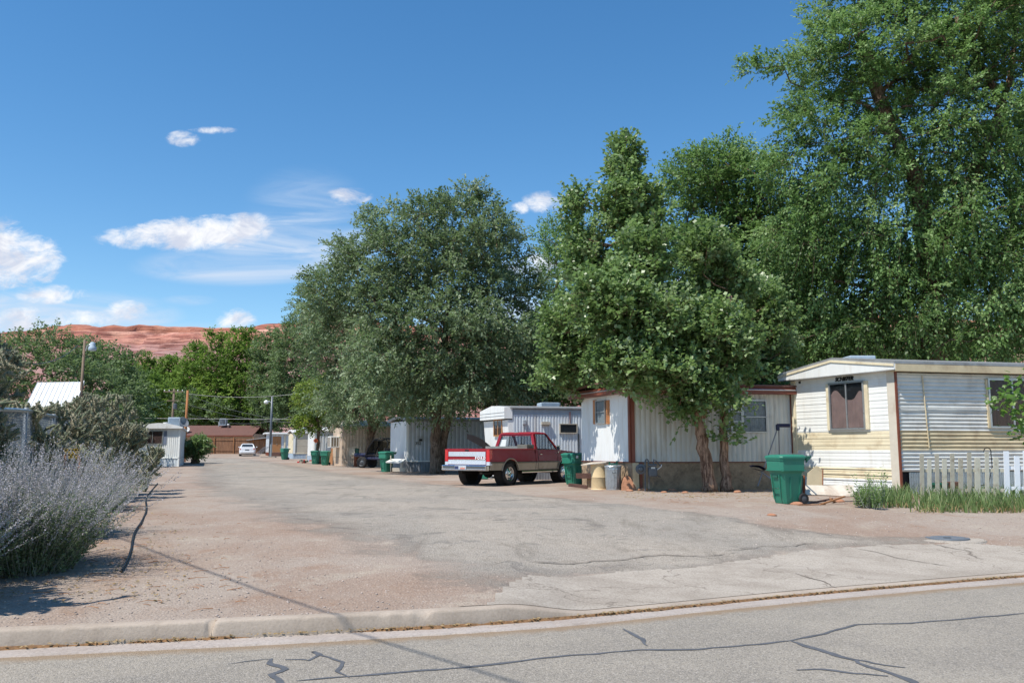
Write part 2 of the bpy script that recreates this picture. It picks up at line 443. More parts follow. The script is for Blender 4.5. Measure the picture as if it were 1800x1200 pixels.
# sink mask-zero rim below the ground so that the sheet edge never shows
Zl = np.where(mask <= 0.001, Zl - 0.02, Zl)
lane_o = np_mesh('driveway_lane', np.stack([P2[:, 0], P2[:, 1], Zl], -1)[used], remap[Q], M_lot, attr={'asph': mask[used]}, smooth=True); tag(lane_o, kind='structure')

# concrete: apron, kerb, gutter
def concrete(name, c, dark, crackscale=0.0, patch=0.5, agg=0.4):
    m, T, b = new_mat(name)
    pos = T.n('ShaderNodeNewGeometry').outputs['Position']
    n1 = T.noise(1.1, 6, 0.65, pos, 0.4); n2 = T.noise(45, 4, 0.7, pos); n3 = T.noise(5, 5, 0.7, pos)
    col = T.mix(T.mrange(n1, 0.4, 0.66, 0, patch, True), c, dark)
    col = T.mix(T.mrange(n3, 0.5, 0.75, 0, 0.35, True), col, dark)
    col = T.mix(T.mrange(n2, 0.5, 0.32, 0, agg), col, srgb(96, 88, 82))
    col = T.mix(T.mrange(n2, 0.55, 0.7, 0, agg * .6), col, srgb(210, 203, 196))
    if crackscale:
        vc = T.n('ShaderNodeTexVoronoi'); vc.feature = 'DISTANCE_TO_EDGE'; vc.inputs['Scale'].default_value = crackscale
        wv = T.n('ShaderNodeVectorMath'); wv.operation = 'ADD'; nn = T.n('ShaderNodeTexNoise'); nn.inputs['Scale'].default_value = 2.2; nn.inputs['Detail'].default_value = 6; T.l(pos, nn.inputs['Vector'])
        sc = T.n('ShaderNodeVectorMath'); sc.operation = 'SCALE'; sc.inputs['Scale'].default_value = 0.9; T.l(nn.outputs['Color'], sc.inputs[0])
        T.l(pos, wv.inputs[0]); T.l(sc.outputs[0], wv.inputs[1]); T.l(wv.outputs[0], vc.inputs['Vector'])
        col = T.mix(T.mrange(vc.outputs['Distance'], 0.003, 0.009, 0.55, 0), col, srgb(100, 90, 80))
    T.l(col, b.inputs['Base Color']); b.inputs['Roughness'].default_value = 0.93; b.inputs['Specular IOR Level'].default_value = 0.25
    bp = T.n('ShaderNodeBump'); bp.inputs['Distance'].default_value = 0.003
    T.l(T.math('ADD', n2, T.math('MULTIPLY', n3, 1.5)), bp.inputs['Height']); T.l(bp.outputs[0], b.inputs['Normal'])
    return m
M_apron = concrete('apron_concrete', srgb(168, 159, 147), srgb(142, 132, 120), 0.5, 0.7, 0.6)
M_kerb = concrete('kerb_concrete', srgb(170, 157, 143), srgb(140, 127, 113), 0.0, 0.5, 0.22)
M_gut = concrete('gutter_concrete', srgb(168, 158, 150), srgb(146, 134, 124), 0.0, 0.5, 0.4)
ap = W((852, 1058), (880, 1030), (925, 1012), (1010, 1014), (1080, 1005), (1200, 1000), (1300, 985), (1420, 968), (1560, 958), (1700, 955), (1800, 962), (1990, 985))
# near side lies along the kerb
kx0, kx1 = atz(852, 1070, ROADZ)[0], KP[-1][0] + 3.0
ap = ap + [(kx1, float(yk(kx1)) + 0.14), (kx0 + (kx1 - kx0) * .5, float(yk(kx0 + (kx1 - kx0) * .5)) + 0.14), (kx0, float(yk(kx0)) + 0.14)]
X, Vv = np.meshgrid(np.arange(-1.5, 12.5, 0.07), np.arange(0.145, 5.5, 0.07)); Yg = yk(X) + Vv
P2 = np.stack([X.ravel(), Yg.ravel()], -1); sd_ = shoelace_dist(P2, ap) + 0.07 * vnoise(P2, 3, 1) + 0.05 * vnoise(P2, 9, 4)
sd_ = np.where(Vv.ravel() < 0.3, np.maximum(sd_, np.where(P2[:, 0] > kx0, .1, -1)), sd_)
ny, nx = X.shape; idx = np.arange(nx * ny).reshape(ny, nx)
Q = np.stack([idx[:-1, :-1], idx[:-1, 1:], idx[1:, 1:], idx[1:, :-1]], -1).reshape(-1, 4)
Q = Q[(sd_[Q].min(1) > 0)]
used = np.unique(Q); remap = -np.ones(nx * ny, int); remap[used] = np.arange(len(used))
Za = np.array([gz(a, b) + rough_at(a, b) * min(max((b - yk(a) - 0.3), 0), 1) for a, b in P2]) + 0.016
o = np_mesh('driveway_apron', np.stack([P2[:, 0], P2[:, 1], Za], -1)[used], remap[Q], M_apron, smooth=True); tag(o, kind='structure')

def sweep(name, prof_fn, mat, x0=-60, x1=60, step=0.12, joints=(), parent=None):
    xs = []; x = x0
    while x < x1:
        xs.append(x); x += step if -9 < x < 12 else 1.0
    V = []; n = None
    for x in xs:
        for (dv, z) in prof_fn(x):
            V.append((x, float(yk(x)) + dv, z))
        n = len(prof_fn(x))
    Q = [(i * n + k, (i + 1) * n + k, (i + 1) * n + k + 1, i * n + k + 1) for i in range(len(xs) - 1) for k in range(n - 1)]
    return np_mesh(name, np.array(V), np.array(Q), mat, parent=parent, smooth=False)
chips = [(random.uniform(-8, 11), random.uniform(0.02, 0.06), random.uniform(.005, .018)) for _ in range(40)]
xj = atz(358, 1130, ROADZ)[0]; xc = atz(752, 1085, ROADZ)[0]
def kerb_prof(x):
    h = float(kerbh(x)); c = sum(d * math.exp(-((x - a) / s) ** 2) for a, s, d in chips)
    if h < .1: c *= .5
    c += 0.05 * math.exp(-((x - xc) / 0.07) ** 4) + 0.0035 * mnoise.noise(Vector((x * 6, 0, 0)))
    if abs(x - xj) < 0.02: c += 0.13
    t = ROADZ + h
    return [(-0.02, ROADZ - .05), (-0.015, ROADZ + 0.012), (0.01, t - 0.022 - c), (0.018, t - 0.007 - c), (0.032, t - c * .6), (0.15, t + 0.002), (0.165, t - 0.004), (0.17, t - .08)]
o = sweep('kerb', kerb_prof, M_kerb, step=0.03); tag(o, kind='structure')
def gut_prof(x):
    e = 0.012 * mnoise.noise(Vector((x * 7, 3, 0))) + 0.012 * mnoise.noise(Vector((x * 19, 3, 0)))
    dz = 0.004 * mnoise.noise(Vector((x * 2, 9, 0)))
    jj = 0.012 if abs((x - xj) % 3.0) < 0.03 else 0
    return [(-0.012, ROADZ + 0.006), (-0.2, ROADZ + 0.012 + dz - jj), (-0.36 + e, ROADZ + 0.018 + dz - jj), (-0.375 + e, ROADZ - 0.03)]
o = sweep('gutter', gut_prof, M_gut, step=0.03); tag(o, kind='structure')
# leaf litter and silt lying in the gutter
M_silt = mat('silt', srgb(118, 88, 58), 0.95, bump=0.01, bscale=60, var=0.4, vscale=20)
def silt_prof(x):
    k = max(0.0, 0.25 + mnoise.noise(Vector((x * .8, 5, 1))) + .5 * mnoise.noise(Vector((x * 5, 5, 1)))) if x < XD else 0.35 + .5 * max(0, mnoise.noise(Vector((x * 3, 5, 1))))
    wv = 0.015 + 0.1 * min(k, .8)
    return [(-0.008, ROADZ + 0.006 + 0.02 * min(1, k * 3)), (-0.01 - wv * .5, ROADZ + 0.006 + 0.018 * min(1, k * 3)), (-0.012 - wv, ROADZ + 0.003)]
o = sweep('gutter_silt', silt_prof, M_silt, x0=-8, x1=12, step=0.03); tag(o, kind='structure')

# street
def road_mat():
    m, T, b = new_mat('street_asphalt')
    pos = T.n('ShaderNodeNewGeometry').outputs['Position']
    big = T.noise(0.5, 5, 0.6, pos, 0.4); fine = T.noise(70, 4, 0.75, pos); mid = T.noise(6, 5, 0.7, pos)
    vo = T.n('ShaderNodeTexVoronoi'); vo.inputs['Scale'].default_value = 85; T.l(pos, vo.inputs['Vector'])
    sc = T.n('ShaderNodeSeparateColor'); T.l(vo.outputs['Color'], sc.inputs[0])
    c = T.mix(T.mrange(big, 0.38, 0.62, 0, 1, True), srgb(141, 134, 123), srgb(154, 146, 133))
    c = T.mix(T.mrange(mid, 0.5, 0.75, 0, 0.3), c, srgb(118, 114, 110))
    c = T.mix(T.mrange(sc.outputs[0], 0.55, 1.0, 0, 0.6), c, srgb(182, 174, 164))
    c = T.mix(T.mrange(sc.outputs[1], 0.6, 1.0, 0, 0.6), c, srgb(92, 90, 88))
    c = T.mix(T.mrange(fine, 0.45, 0.3, 0, 0.4), c, srgb(84, 82, 80))
    at = T.n('ShaderNodeAttribute'); at.attribute_name = 'silt'
    k = T.math('MULTIPLY', T.mrange(T.math('ADD', at.outputs['Fac'], T.math('MULTIPLY', T.math('SUBTRACT', mid, 0.5), 0.8)), 0.3, 0.8, 0, 1, True), 0.75)
    c = T.mix(k, c, srgb(140, 118, 92))
    T.l(c, b.inputs['Base Color']); b.inputs['Roughness'].default_value = 0.9; b.inputs['Specular IOR Level'].default_value = 0.3
    bp = T.n('ShaderNodeBump'); bp.inputs['Distance'].default_value = 0.005; T.l(T.math('ADD', fine, T.mrange(vo.outputs['Distance'], 0, 0.7, 1, 0)), bp.inputs['Height']); T.l(bp.outputs[0], b.inputs['Normal'])
    return m
M_road = road_mat()
xr = np.array(sorted(set(list(np.round(np.arange(-9, 12, 0.25), 3)) + [-200, -100, -60, -40, -25, -15, 16, 25, 40, 60, 100, 200])))
vr = np.array([-0.34, -0.45, -0.6, -0.8, -1.2, -2, -3, -4.5, -6, -8, -12])
X, Vv = np.meshgrid(xr, vr); Yg = yk(np.clip(X, -80, 80)) + Vv
Zr = ROADZ + 0.008 + 0.012 * np.clip(-Vv - .35, 0, 4)
Zr = Zr + np.array([mnoise.noise(Vector((a * .7, b * .7, 1))) * .008 for a, b in zip(X.ravel(), Yg.ravel())]).reshape(X.shape)
idx = np.arange(X.size).reshape(X.shape)
Q = np.stack([idx[:-1, :-1], idx[1:, :-1], idx[1:, 1:], idx[:-1, 1:]], -1).reshape(-1, 4)
road = np_mesh('road', np.stack([X, Yg, Zr], -1).reshape(-1, 3), Q, M_road, attr={'silt': np.clip(1 - (-Vv.ravel() - 0.34) / 0.42, 0, 1)}, smooth=True); tag(road, kind='structure')
# tar-sealed cracks: thin ribbons
M_tar = mat('crack_sealer', srgb(86, 88, 92), 0.75, var=0.2, vscale=9, bump=0.003, bscale=50)
from mathutils.bvhtree import BVHTree
_rb = BVHTree.FromPolygons([tuple(v.co) for v in road.data.vertices], [tuple(p.vertices) for p in road.data.polygons])
def on_road(x, y):
    h = _rb.ray_cast(Vector((x, y, 2)), Vector((0, 0, -1)))
    return h[0].z if h[0] else ROADZ
def ribbon(pts, w0, seed, name='crack_seal', jit=0.03, parent=road, mat_=None, zoff=0.004, zf=on_road, wvar=0.5):
    P = [Vector(atz(x, y, ROADZ + .02)) if parent is road else G(x, y) for x, y in pts]
    path = []
    for a, b in zip(P[:-1], P[1:]):
        n = max(2, int((b - a).length / 0.06))
        for i in range(n): path.append(a.lerp(b, i / n))
    path.append(P[-1]); V = []
    for i, p in enumerate(path):
        d = (path[min(i + 1, len(path) - 1)] - path[max(i - 1, 0)]).normalized(); nrm = Vector((-d.y, d.x, 0))
        off = jit * (mnoise.noise(Vector((p.x * 2.2, p.y * 2.2, seed))) + .5 * mnoise.noise(Vector((p.x * 7, p.y * 7, seed))))
        ww = w0 * (1 + 1.5 * wvar * mnoise.noise(Vector((p.x * 4, p.y * 4, seed + 5)))) * min(1, .3 + i * .2, .3 + (len(path) - 1 - i) * .2)
        c = p + nrm * off
        for s in (-1, 0, 1):
            q = c + nrm * s * ww / 2; V.append((q.x, q.y, zf(q.x, q.y) + zoff))
    Q = [(3 * i + k, 3 * i + k + 1, 3 * i + 4 + k, 3 * i + 3 + k) for i in range(len(path) - 1) for k in (0, 1)]
    return np_mesh(name, np.array(V), np.array(Q), mat_ or M_tar, parent=parent, smooth=True)
ribbon([(520, 1197), (560, 1193), (700, 1183), (850, 1170), (1000, 1152), (1120, 1143), (1230, 1143), (1390, 1128), (1450, 1115), (1505, 1098), (1600, 1096), (1800, 1078)], 0.035, 1)
ribbon([(1392, 1129), (1430, 1142), (1470, 1156), (1510, 1166), (1530, 1178), (1590, 1200), (1640, 1225)], 0.055, 2, jit=.05)
ribbon([(1400, 1183), (1450, 1182), (1500, 1188), (1560, 1192)], 0.06, 3, jit=.08)
ribbon([(1480, 1160), (1530, 1172), (1590, 1180)], 0.05, 8, jit=.08)
ribbon([(440, 1222), (490, 1203), (478, 1185), (500, 1175), (470, 1165), (480, 1155)], 0.05, 4, jit=.05)
ribbon([(500, 1158), (545, 1160), (560, 1148), (550, 1143), (600, 1163), (590, 1180), (610, 1192)], 0.035, 5, jit=.05)
ribbon([(1095, 1103), (1110, 1112), (1130, 1122), (1140, 1135)], 0.06, 6, jit=.04)
ribbon([(400, 1165), (430, 1160), (480, 1156)], 0.025, 7)
def on_lot(x, y):
    return float(gz(x, y)) + rough_at(x, y) * min(max(y - float(yk(x)) - .3, 0), 1)
M_crack = mat('lane_crack', srgb(122, 113, 103), 0.95, var=0.3, vscale=10)
for i, (pp, w_) in enumerate((([(930, 988), (1010, 990), (1090, 986), (1160, 975), (1260, 983)], .03), ([(1150, 976), (1230, 978), (1300, 972)], .02),
        ([(1270, 968), (1340, 964), (1440, 955)], .02), ([(1500, 966), (1600, 985), (1680, 998)], .02), ([(1390, 1010), (1440, 1022), (1470, 1035)], .02), ([(1640, 958), (1700, 970), (1720, 985)], .03))):
    ribbon(pp, w_, 20 + i, name='crack', parent=lane_o, mat_=M_crack, zoff=0.021, zf=on_lot, jit=.1)

# loose stones on the lot and in the gutter
def stones(name, n, region, smin, smax, mt, seed):
    r = np.random.default_rng(seed)
    base = np.array([(1, 0, 0), (-1, 0, 0), (0, 1, 0), (0, -1, 0), (0, 0, 1), (0, 0, -1)], float)
    tr = np.array([(0, 2, 4), (2, 1, 4), (1, 3, 4), (3, 0, 4), (2, 0, 5), (1, 2, 5), (3, 1, 5), (0, 3, 5)])
    V = []; Tt = []
    for i in range(n):
        x, y = region(r); s = smin + (smax - smin) * r.random() ** 4
        z = on_lot(x, y)
        v = base * s * r.uniform(.6, 1.2, (6, 1)) * np.array([1, r.uniform(.6, 1), r.uniform(.4, .7)])
        a = r.uniform(0, 6.28); c_, s_ = math.cos(a), math.sin(a)
        v = np.stack([v[:, 0] * c_ - v[:, 1] * s_, v[:, 0] * s_ + v[:, 1] * c_, v[:, 2]], -1) + np.array([x, y, z + s * .15])
        Tt.append(tr + 6 * i); V.append(v)
    return np_mesh(name, np.concatenate(V), np.concatenate(Tt), mt, tris=True)
M_stone = mat('loose_stone', srgb(168, 154, 144), 0.95, var=0.35, vscale=1.7)
def reg_left(r):
    while True:
        x = r.uniform(-8, 3.5); v_ = .2 + 9 * r.random() ** 1.6
        if x + .35 * v_ > 1.2 and r.random() < .8: continue
        return x, float(yk(x)) + v_
def reg_right(r):
    p = G(r.uniform(1000, 1900), r.uniform(870, 960)); return p.x, p.y
o = stones('loose_stones', 5200, reg_left, .005, .024, M_stone, 1); tag(o, 'small loose stones scattered over the sandy verge', 'stones', kind='stuff')
o = stones('gravel_stones', 2500, reg_right, .006, .028, M_stone, 2); tag(o, 'small stones scattered on the gravel in front of the homes', 'stones', kind='stuff')

# ------------------------------------------------------------------ mesa
def mesa():
    m, T, b = new_mat('red_rock')
    pos = T.n('ShaderNodeNewGeometry').outputs['Position']
    sp = T.n('ShaderNodeSeparateXYZ'); T.l(pos, sp.inputs[0])
    mp = T.n('ShaderNodeMapping'); T.l(pos, mp.inputs[0]); mp.inputs['Scale'].default_value = (0.08, 0.08, 1.4)
    st = T.noise(0.26, 4, 0.6, mp.outputs[0], 0.35)
    n1 = T.noise(0.03, 6, 0.7, pos)
    h = T.math('ADD', sp.outputs[2], T.math('MULTIPLY', T.math('SUBTRACT', n1, .5), 12))
    f = T.mrange(h, 95, 152)
    c = T.ramp(f, [(0.0, srgb(164, 132, 126)), (0.2, srgb(168, 130, 122)), (0.3, srgb(182, 132, 116)), (0.5, srgb(172, 116, 102)), (0.58, srgb(196, 152, 136)), (0.66, srgb(180, 132, 114)), (0.72, srgb(158, 104, 86)), (1.0, srgb(174, 120, 100))])
    c = T.mix(T.mrange(st, 0.50, 0.54, 0, 0.7, True), c, srgb(118, 72, 64))
    st2 = T.noise(0.7, 3, 0.6, mp.outputs[0], 0.2); c = T.mix(T.math('MULTIPLY', T.mrange(st2, 0.53, 0.57, 0, 0.55, True), T.mrange(h, 138, 128)), c, srgb(110, 70, 66))
    c = T.mix(T.mrange(n1, 0.5, 0.68, 0, 0.45, True), c, srgb(206, 158, 134))
    T.l(c, b.inputs['Base Color']); b.inputs['Roughness'].default_value = 1; b.inputs['Specular IOR Level'].default_value = 0.1
    bp = T.n('ShaderNodeBump'); bp.inputs['Distance'].default_value = 3.0; T.l(T.math('ADD', st, n1), bp.inputs['Height']); T.l(bp.outputs[0], b.inputs['Normal'])
    Y0 = 1000.0
    top = [(-700, 600), (0, 588), (100, 578), (122, 574), (148, 570), (172, 577), (192, 577), (215, 573), (238, 577), (262, 574), (300, 573.5), (340, 574), (370, 577), (430, 577), (500, 569), (560, 566), (620, 563), (760, 575), (900, 585), (1000, 575), (1150, 556), (1210, 545), (1300, 556), (1420, 548), (1480, 553), (1650, 560), (1800, 570), (2600, 590)]
    xs = np.arange(-1150, 1250, 4.0)
    tx = [aty(p[0], p[1], Y0)[0] for p in top]; tz = [aty(p[0], p[1], Y0)[2] for p in top]
    H = np.interp(xs, tx, tz)
    # cross profile: (forward offset, fraction of height)
    prof = [(-420, 0.0), (-330, .25), (-230, .5), (-165, .68), (-140, .70), (-128, .80), (-100, .815), (-92, .87), (-60, .89), (-45, .90), (-36, .96), (-18, .985), (0, 1.0), (60, 1.0), (200, .96), (600, .9)]
    dense = []
    for (a, fa), (b2, fb) in zip(prof[:-1], prof[1:]):
        k = max(1, int(max(abs(b2 - a) / 10, abs(fb - fa) * 50)))
        for i in range(k): dense.append((a + (b2 - a) * i / k, fa + (fb - fa) * i / k))
    dense.append(prof[-1]); V = []
    for d, fr in dense:
        for x, hh in zip(xs, H):
            e = 22 * mnoise.noise(Vector((x * .012, fr * 2, 0))) + 10 * mnoise.noise(Vector((x * .04, fr * 5, 4))) + 5 * mnoise.noise(Vector((x * .11, fr * 14, 7)))
            z = hh * fr + (1.6 * mnoise.noise(Vector((x * .09, d * .05, 2))) + 1.5 * mnoise.noise(Vector((x * .03, d * .05, 6))) if fr > .8 else 2 * mnoise.noise(Vector((x * .03, d * .05, 2))))
            V.append((x, Y0 + d + e, z))
    nx = len(xs); ny = len(dense); idx = np.arange(nx * ny).reshape(ny, nx)
    Q = np.stack([idx[:-1, :-1], idx[:-1, 1:], idx[1:, 1:], idx[1:, :-1]], -1).reshape(-1, 4)
    o = np_mesh('hills', np.array(V), Q, m); tag(o, kind='structure')
mesa()
# ------------------------------------------------------------------ trees
def leaf_mat(name, dark, light, trans=0.35, rough=0.5, spec=0.35, tip=None):
    m, T, b = new_mat(name); nt = m.node_tree
    at = T.n('ShaderNodeAttribute'); at.attribute_name = 'tone'
    c = T.ramp(at.outputs['Fac'], [(0.0, dark), (0.75, light), (1.0, tip or light)])
    T.l(c, b.inputs['Base Color']); b.inputs['Roughness'].default_value = rough; b.inputs['Specular IOR Level'].default_value = spec
    tr = T.n('ShaderNodeBsdfTranslucent')
    tcol = T.mix(0.45, c, (0.20, 0.34, 0.08, 1)); T.l(tcol, tr.inputs['Color'])
    ms = T.n('ShaderNodeMixShader'); ms.inputs[0].default_value = trans
    T.l(b.outputs[0], ms.inputs[1]); T.l(tr.outputs[0], ms.inputs[2])
    T.l(ms.outputs[0], nt.nodes['Material Output'].inputs['Surface'])
    return m
L_elm = leaf_mat('elm_leaf', (0.085, 0.125, 0.062, 1), (0.25, 0.33, 0.19, 1), 0.42, 0.5, 0.4, (0.32, 0.39, 0.25, 1))
L_elm2 = leaf_mat('elm_leaf_green', (0.065, 0.122, 0.036, 1), (0.21, 0.36, 0.115, 1), 0.45, 0.5, 0.4, (0.30, 0.43, 0.18, 1))
L_cot = leaf_mat('cottonwood_leaf', (0.075, 0.13, 0.04, 1), (0.25, 0.375, 0.135, 1), 0.44, 0.38, 0.55, (0.38, 0.47, 0.26, 1))
L_far = leaf_mat('far_cottonwood_leaf', (0.065, 0.12, 0.02, 1), (0.18, 0.29, 0.045, 1), 0.44, 0.55, 0.25, (0.24, 0.34, 0.06, 1))
L_fard = leaf_mat('far_elm_leaf', (0.07, 0.108, 0.045, 1), (0.19, 0.265, 0.125, 1), 0.4, 0.55, 0.25, (0.15, 0.20, 0.10, 1))
L_yel = leaf_mat('yellow_green_leaf', (0.07, 0.11, 0.015, 1), (0.24, 0.33, 0.04, 1), 0.38, 0.5, 0.3, (0.36, 0.42, 0.07, 1))
L_map = leaf_mat('maple_leaf', (0.05, 0.11, 0.015, 1), (0.11, 0.22, 0.03, 1), 0.4, 0.4, 0.5, (0.16, 0.28, 0.04, 1))
def bark_mat(name, c1, c2):
    m, T, b = new_mat(name)
    tc = T.n('ShaderNodeTexCoord').outputs['Object']
    mp = T.n('ShaderNodeMapping'); T.l(tc, mp.inputs[0]); mp.inputs['Scale'].default_value = (1, 1, 0.18)
    n = T.noise(16, 6, 0.7, mp.outputs[0], 0.6); n2 = T.noise(2, 4, 0.6, tc)
    c = T.mix(T.mrange(n, 0.38, 0.6, 0, 1, True), c1, c2)
    c = T.mix(T.mrange(n2, 0.4, 0.7, 0, 0.4), c, tuple(x * .6 for x in c1[:3]) + (1,))
    T.l(c, b.inputs['Base Color']); b.inputs['Roughness'].default_value = 0.95; b.inputs['Specular IOR Level'].default_value = 0.15
    bp = T.n('ShaderNodeBump'); bp.inputs['Distance'].default_value = 0.03; T.l(n, bp.inputs['Height']); T.l(bp.outputs[0], b.inputs['Normal'])
    return m
B_elm = bark_mat('elm_bark', (0.075, 0.05, 0.036, 1), (0.28, 0.20, 0.145, 1))
B_cot = bark_mat('cottonwood_bark', (0.12, 0.065, 0.042, 1), (0.42, 0.27, 0.18, 1))
B_dead = bark_mat('dead_twig_bark', (0.16, 0.13, 0.11, 1), (0.34, 0.29, 0.25, 1))

def unit(a): return a / np.maximum(np.linalg.norm(a, axis=1, keepdims=True), 1e-9)
def spray_leaves(r, P, D, L, nleaf, ll, lw, droop=0.2, tone=None, spread=0.5, flat=0.35, upb=0.95):
    """twigs starting at P (n,3) heading D with length L (n,), nleaf leaves on each. returns V, Q, tone"""
    n = len(P)
    side = unit(np.cross(D, r.normal(size=(n, 3)))); bn = np.cross(D, side)
    t = np.tile(np.linspace(0.12, 1.0, nleaf), (n, 1)) + r.normal(0, .03, (n, nleaf))
    alt = np.where(np.arange(nleaf) % 2 == 0, 1.0, -1.0)[None, :] * np.ones((n, 1))
    pos = P[:, None, :] + D[:, None, :] * (L[:, None] * t)[..., None]
    pos[..., 2] -= droop * (L[:, None] * t ** 2)
    m = n * nleaf
    pos = pos.reshape(-1, 3)
    Dd = np.repeat(D, nleaf, 0).copy(); Dd[:, 2] -= 0 + droop * 1.5 * t.reshape(-1); Dd = unit(Dd)
    sd = np.repeat(side, nleaf, 0); al = alt.reshape(-1, 1)
    ax = unit(Dd * 0.55 + sd * al * spread + r.normal(0, .34, (m, 3)) + np.array([0, 0, -0.12 - droop * .5]))
    nr = unit(np.repeat(bn, nleaf, 0) * flat + r.normal(0, .42, (m, 3)) + np.array([-.25, -.2, 0]) * (r.random((m, 1)) < .5) + np.array([0, 0, upb]))
    wd = unit(np.cross(ax, nr))
    s = r.uniform(.65, 1.25, (m, 1))
    b0 = pos + sd * al * ll * 0.15
    tip = b0 + ax * ll * s
    mid = b0 + ax * ll * s * 0.45 + np.cross(wd, ax) * (lw * 0.18)
    v = np.stack([b0, mid + wd * lw * s / 2, tip, mid - wd * lw * s / 2], 1).reshape(-1, 3)
    q = np.arange(m * 4).reshape(-1, 4)
    tn = np.repeat(tone, nleaf) if tone is not None else np.full(m, .5)
    tn = np.clip(tn + r.normal(0, .17, m), 0, 1)
    return v, q, np.repeat(tn, 4)

def twig_quads(P, D, L, w, droop):
    """very thin three-sided twigs following the sprays"""
    n = len(P); side = unit(np.cross(D, np.array([0.3, 0.2, 1.0]))); up = np.cross(side, D)
    V = []; 
    for t, k in ((0, 1.0), (.5, .7), (1.0, .25)):
        c = P + D * (L * t)[:, None]; c = c - np.array([0, 0, 1]) * (droop * L * t * t)[:, None]
        for a in (0, 2.09, 4.19): V.append(c + (side * math.cos(a) + up * math.sin(a)) * w * k)
    V = np.stack(V, 1).reshape(-1, 3); o = (np.arange(n) * 9)[:, None]
    Q = []
    for s_ in (0, 3):
        for a in range(3):
            b2 = (a + 1) % 3; Q.append(o + np.array([[s_ + a, s_ + b2, s_ + 3 + b2, s_ + 3 + a]]))
    return V, np.stack(Q, 1).reshape(-1, 4)

def tube_chain(mb, pts, rads, n=7): mb.tube(pts, rads, n=n, cap=True)

